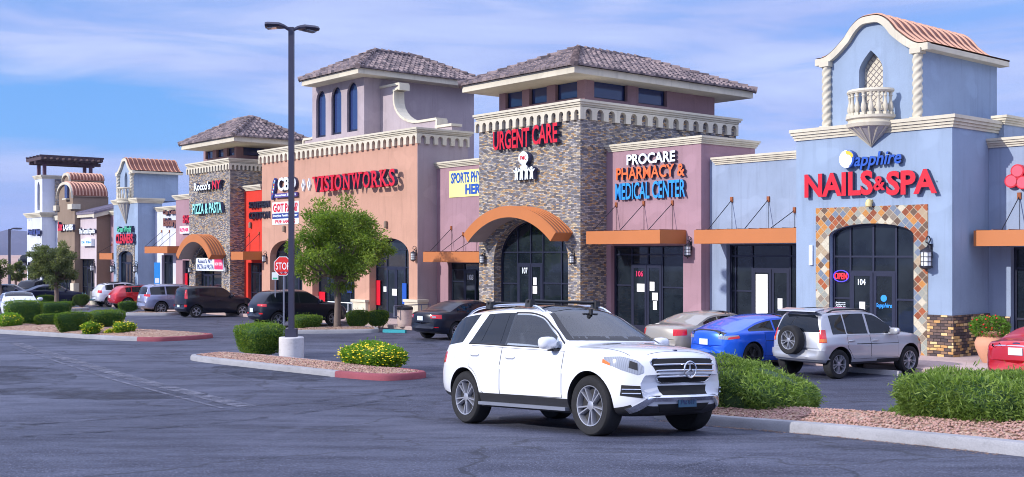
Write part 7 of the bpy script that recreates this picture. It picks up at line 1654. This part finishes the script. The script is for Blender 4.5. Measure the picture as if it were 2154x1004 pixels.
# palm-like clump in front of the tall left hedge
hedge(36, 92, 636, 682, 1.2, 2600, 'shaggy light green shrub with brown skirt before the tall left hedge', 'shrub', (.26, .03), .9, ('bright', 'bright2', 'hedge2'), 0, 61, .45, None, .3, 'loose shrubs', noise=.2)
o, half, hh = hedge(1876, 1902, 893, 903, .35, 420, 'green trailing plant creeping over the front kerb', 'trailing_plant', (.09, .02), .9, ('needle', 'bright', 'needle3'), .2, 71, .0, None, .4, 'loose shrubs')

# ------------------------------------------------------------------ street furniture
M['postblue'] = plain('dark_lamp_paint', C(58, 58, 78), .45, .2, var=.08); M['concbase'] = concrete('pale_concrete', C(206, 202, 204), stain=.16)
def lamp(px, pyb, pyt, pybase, label, heads, kx=1.):
    g = G(px, pyb); D = g[1]; q = D/FPX; z0 = g[2]; zt = CAMH-(pyt-HY)*q-z0; o = thing('street_lamp', label, 'lamp post', (g[0], D, z0), 0, 'lamp posts on the lot'); hb = CAMH-(pybase-HY)*q-z0 if pybase else .3
    mb = MB(); mb.lathe([(.355, -.1), (.355, hb-.02), (.335, hb), (0, hb)], 28); mb.build('base', M['concbase'], o, smooth=40)
    mb = MB(); a = .075; mb.prism([(-a, -a), (a, -a), (a, a), (-a, a)], hb+.22, zt, axis='z'); po = mb.build('pole', M['postblue'], o)
    mb = MB(); mb.box(-.155, .155, -.155, .155, hb+.002, hb+.24); mb.build('base_cover', M['postblue'], po)
    for ang, L in heads:
        d = Vector((cos(ang), sin(ang), 0)); e = Vector((-d.y, d.x, 0)); mb = MB()
        A = [(.05, .06, -.07), (.20, .08, .02), (.34, .24, .035), (.66, .26, .04), (L, .22, .03)]; V = []
        for x, w, zc in A:
            hgt = .07 if x > .3 else .05
            for s, zz in ((-1, 0), (-.7, hgt), (.7, hgt), (1, 0), (.8, -.05), (-.8, -.05)): p = d*x+e*w*s; V.append((p.x, p.y, zt+zc+zz))
        F = [(i*6+k, i*6+(k+1) % 6, (i+1)*6+(k+1) % 6, (i+1)*6+k) for i in range(len(A)-1) for k in range(6)]+[tuple(range(5, -1, -1)), tuple(range(len(V)-6, len(V)))]; mb.add(V, F); h = mb.build('lamp_head', M['postblue'], o, smooth=35)
        mb = MB(); v = []
        for x, w in ((.42, .15), (L-.06, .12)):
            for s in (-1, 1): p = d*x+e*w*s; v.append((p.x, p.y, zt-.0+(.0 if x < .5 else -.03)-.004))
        mb.add(v+[(x, y, z-.03) for x, y, z in v], [(0, 1, 3, 2), (4, 6, 7, 5), (0, 4, 5, 1), (2, 3, 7, 6), (0, 2, 6, 4), (1, 5, 7, 3)]); mb.build('lamp_lens', M['clearlens'], h)
    return o
o = lamp(613, 754, 58, 709, 'tall dark twin headed lamp post on a round concrete base', ((radians(38), .80), (radians(188), .74)))
lamp(20, 632, 482, 628, 'far single headed lamp post at the left edge', ((0, .9),))
def post_sign(px, pyb, name, label, cat): g = G(px, pyb); return thing(name, label, cat, (g[0], g[1], g[2]+.02), 0), g
o, g = post_sign(597, 703, 'stop_sign', 'red octagonal STOP sign with graffiti, half hidden by the lamp post', 'road sign'); q = g[1]/FPX
zc = CAMH-(561-HY)*q-g[2]; ox = (595.5-597)*q; R = .40; t = NT('sign_red'); t.set(**{'Base Color': C(206, 38, 36), 'Roughness': .35}); M['sred'] = t.mat; M['galv'] = plain('galvanised_post', C(128, 132, 150), .5, .4)
def rot(mb, a): mb.v = [(x*cos(a)-y*sin(a), x*sin(a)+y*cos(a), z) for x, y, z in mb.v]; return mb
ra = radians(-12)
mb = MB(); mb.box(-.03, .03, -.02, .02, -.2, zc+.35); mb.build('post', M['galv'], o)
oc = lambda r: [(ox+r*cos(pi/8+k*pi/4), zc+r*sin(pi/8+k*pi/4)) for k in range(8)]
mb = MB(); mb.prism(oc(R*1.0), -.035, -.022); b = rot(mb, ra).build('sign_board', M['lwhite'], o); mb = MB(); mb.prism(oc(R*.945), -.038, -.0352); rot(mb, ra).build('red_face', M['sred'], b)
mb = MB(); text(mb, 'STOP', ox-.29, ox+.29, zc-.14, zc+.14, -.038, .004, .0, 0, 0); rot(mb, ra).build('lettering', M['lwhite'], b)
mb = MB(); rr = random.Random(4)
for k in range(5): x = ox-.2+.09*k; z = zc-.25+rr.uniform(-.03, .03); mb.tube([(x, -.042, z), (x+.04, -.042, z+.05), (x+.06, -.042, z-.03), (x+.10, -.042, z+.02)], .011, 4, k % 2)
rot(mb, ra).build('graffiti', [M['lnavy'], M['lwhite']], b)
for px, pyb, py0, py1, lab in ((45, 627, 562, 580, 'small blue accessible parking sign by the far lamp post'), (331, 648, 553, 600, 'small tilted blue and white parking sign by the pale blue tower'), (579, 690, 574, 590, 'small white parking sign behind the stop sign')):
    o, g = post_sign(px, pyb, 'parking_sign', lab, 'road sign'); q = g[1]/FPX; z0, z1 = CAMH-(py1-HY)*q-g[2], CAMH-(py0-HY)*q-g[2]; w = min(.3, (z1-z0)*.6)/2+.04
    mb = MB(); mb.box(-.025, .025, -.02, .02, -.1, z1); mb.build('post', M['galv'], o); mb = MB(); mb.box(-w, w, -.04, -.021, z0, z1); b = mb.build('sign_board', M['lwhite'] if px == 579 else M['lblue'], o)
    mb = MB(); mb.box(-w*.7, w*.7, -.045, -.0402, z0+(z1-z0)*.08, z0+(z1-z0)*.3); mb.build('printed_band', M['lwhite'] if px != 579 else M['lgreen'], b)
g = G(853, 692); q = g[1]/FPX; hB = (692-649)*q; o = thing('litter_bin', 'round beige concrete litter bin behind the black saloon', 'litter bin', (g[0], g[1]-.3, g[2]+.1), 0)
mb = MB(); r = .33; mb.lathe([(r*.82, 0), (r*.9, .03), (r*.96, .2), (r, hB*.8), (r*1.02, hB*.84)], 24); mb.build('bin_body', concrete('beige_aggregate', C(196, 172, 164), stain=.12), o, smooth=40); mb = MB(); mb.lathe([(r*1.05, hB*.845), (r*1.06, hB*.94), (r*.9, hB), (r*.55, hB), (r*.5, hB*.9), (0, hB*.88)], 24); mb.build('bin_lid', M['plastic'], o, smooth=40)
g = G(180, 645); o = thing('litter_bin', 'small beige litter bin far off by the dental shop', 'litter bin', (g[0]+.5, g[1]+.5, g[2]+.1), 0)
mb = MB(); mb.lathe([(.34, 0), (.38, .2), (.38, .9), (.36, .92)], 16); mb.build('bin_body', M['trim'], o, smooth=40); mb = MB(); mb.lathe([(.39, .925), (.36, 1.0), (.2, 1.02), (0, 1.0)], 16); mb.build('bin_lid', M['plastic'], o, smooth=40)
def railing(p0, p1, h, label, posts=3, mat='galv'):
    A, B = Vector(G(*p0)), Vector(G(*p1)); o = thing('handrail', label, 'handrail', tuple(A), 0); d = B-A; z = Vector((0, 0, h))
    mb = MB(); mb.tube([(0, 0, h*.55)]+[tuple(z)]+[tuple(d+z)]+[tuple(d+z*.55)], .024, 8); mb.tube([z*.55, d+z*.55], .022, 8); mb.build('rail', M[mat], o, smooth=50)
    for i in range(posts): p = d*(i+.5)/posts; mb = MB(); mb.tube([p-Vector((0, 0, .1)), p+z], .022, 8); mb.build('post', M[mat], o, smooth=50)
railing((690, 676), (741, 681), .95, 'pale grey ramp handrail behind the black crossover', 3, 'lwhite'); railing((829, 694), (905, 688), 1.0, 'grey ramp handrail in front of the litter bin', 2)
# terracotta urn with red flowers
x, y = ft(S(2082, -.9), -.9); zb_ = zg(y)+.15; k = (770-690)*y/FPX/1.05; o = thing('flower_pot', 'terracotta urn of red flowers by the stone base, right edge', 'potted plant', (x, y, zb_), 0)
mb = MB(); mb.lathe([(.17, 0), (.19, .03), (.27, .18), (.36, .42), (.37, .52), (.31, .66), (.27, .70), (.33, .75), (.35, .78), (.30, .79), (.25, .74), (0, .73)], 28); mb.build('pot', M['terra'], o, smooth=40)
rg = np.random.default_rng(5); P, N = superpts(rg, 1500, .9, (.46, .42, .26)); P[:, 2] += .93; d = unit(N+rg.normal(size=P.shape)*.6); V, F = quads(P-d*.05, d, unit(np.cross(d, rg.normal(size=P.shape))), .11*rg.uniform(.6, 1.3, len(P)), .04); link('foliage', fastmesh('foliage', V, F, rg.integers(0, 2, len(F))), [M['bright'], M['hedge']], o)
V = []; F = []
for i in range(26):
    p = P[i]*np.array([1.05, 1.05, 1.0])+np.array([0, 0, .04]); c0 = len(V); r = .03
    for j in range(6): V.append((p[0]+r*cos(j*pi/3), p[1]+r*sin(j*pi/3), p[2]+(.012 if j % 2 else -.01)))
    V.append((p[0], p[1], p[2]+.03)); F += [(c0+j, c0+(j+1) % 6, c0+6) for j in range(6)]
tag(link('flower', fastmesh('flower', V, F), M['redpetal'], o), kind='stuff')
# wheel stops and rocks
def wheelstop(px, py, L, rz, mat, label, z=0.):
    g = G(px, py); o = tag(MB().prism([(-.09, -.02), (.09, -.02), (.06, .12), (-.06, .12)], -L/2, L/2, axis='x').build('wheel_stop', M[mat]), label, 'wheel stop', 'wheel stops'); o.location = (g[0], g[1], g[2]); o.rotation_euler = (0, 0, rz); return o
M['teal'] = concrete('teal_paint', C(60, 150, 160), stain=.15)
wheelstop(830, 700, 1.0, FZ+.5, 'teal', 'teal painted kerb block before the peach doors'); wheelstop(1835, 786, 1.5, FZ, 'concrete', 'pale concrete wheel stop under the silver off-roader')
wheelstop(1200+230, 745, 1.6, FZ, 'concrete', 'pale concrete wheel stop beside the beige saloon')
def rock(px, py, r, label, seed, mat='lwhite', dz=.12):
    g = G(px, py); rr = random.Random(seed); mb = MB(); V = []; n, m = 12, 7
    for j in range(m+1):
        for i in range(n): a, b = 2*pi*i/n, -pi/2+pi*j/m; q = r*(1+rr.uniform(-.14, .14)); V.append((q*cos(a)*cos(b)*1.2, q*sin(a)*cos(b), q*.7*sin(b)))
    mb.add(V, [(j*n+i, j*n+(i+1) % n, (j+1)*n+(i+1) % n, (j+1)*n+i) for j in range(m) for i in range(n)]); o = mb.build('rock', M[mat], smooth=35); o.location = (g[0], g[1], g[2]+dz+r*.25); return tag(o, label, 'rock', 'landscape rocks')
M['rockg'] = concrete('grey_rock', C(168, 162, 164), stain=.35); M['rockw'] = concrete('pale_rock', C(206, 200, 200), stain=.25); M['rockd'] = concrete('brown_rock', C(150, 128, 120), stain=.3)
rock(733, 760, .17, 'pale boulder at the left foot of the large yellow bush', 1, 'rockg', .18); rock(1601, 868, .075, 'white stone on the gravel below the soft hedge', 2, 'rockw', .16); rock(1645, 868, .04, 'small white stone on the gravel right of another', 3, 'rockw', .17); rock(2146, 890, .22, 'brown rock at the right edge beside the bushy hedge', 4, 'rockd', .12)
# litter of leaves and grit along the front kerb
rg = random.Random(9); V = []; F = []
for i in range(900):
    u = rg.random(); px = 1430+760*u; A, B = gp(1330, 877), gp(2330, 985); f = (px-1330)/1000; d = abs(rg.gauss(0, .10))+.01
    base = Vector(A).lerp(Vector(B), f); uu = (Vector(B)-Vector(A)).normalized(); nn = Vector((uu.y, -uu.x)); nn = nn if nn.y < 0 else -nn; p = base+nn*d; z = zg(p.y)+.008; r = rg.uniform(.004, .016); a = rg.uniform(0, 6.3); c0 = len(V)
    for k in range(4): V.append((p.x+r*cos(a+k*pi/2)*(1.6 if k % 2 else .8), p.y+r*sin(a+k*pi/2), z+rg.uniform(0, .006)))
    F.append((c0, c0+1, c0+2, c0+3))
tag(link('leaf_litter', fastmesh('leaf_litter', V, F), M['twig']), kind='stuff')
# ------------------------------------------------------------------ air: faint haze between here and the mountains
hm = bpy.data.materials.new('air_haze'); hm.use_nodes = True; ht = hm.node_tree; ht.nodes.clear(); ho = ht.nodes.new('ShaderNodeOutputMaterial'); hv = ht.nodes.new('ShaderNodeVolumePrincipled')
hv.inputs['Color'].default_value = (.50, .64, 1, 1); hv.inputs['Density'].default_value = 5.2e-5; ht.links.new(hv.outputs[0], ho.inputs['Volume'])
mb = MB(); mb.box(-9600, 9600, -60, 14500, -13, 420); hz = mb.build('haze', hm); tag(hz, kind='stuff')
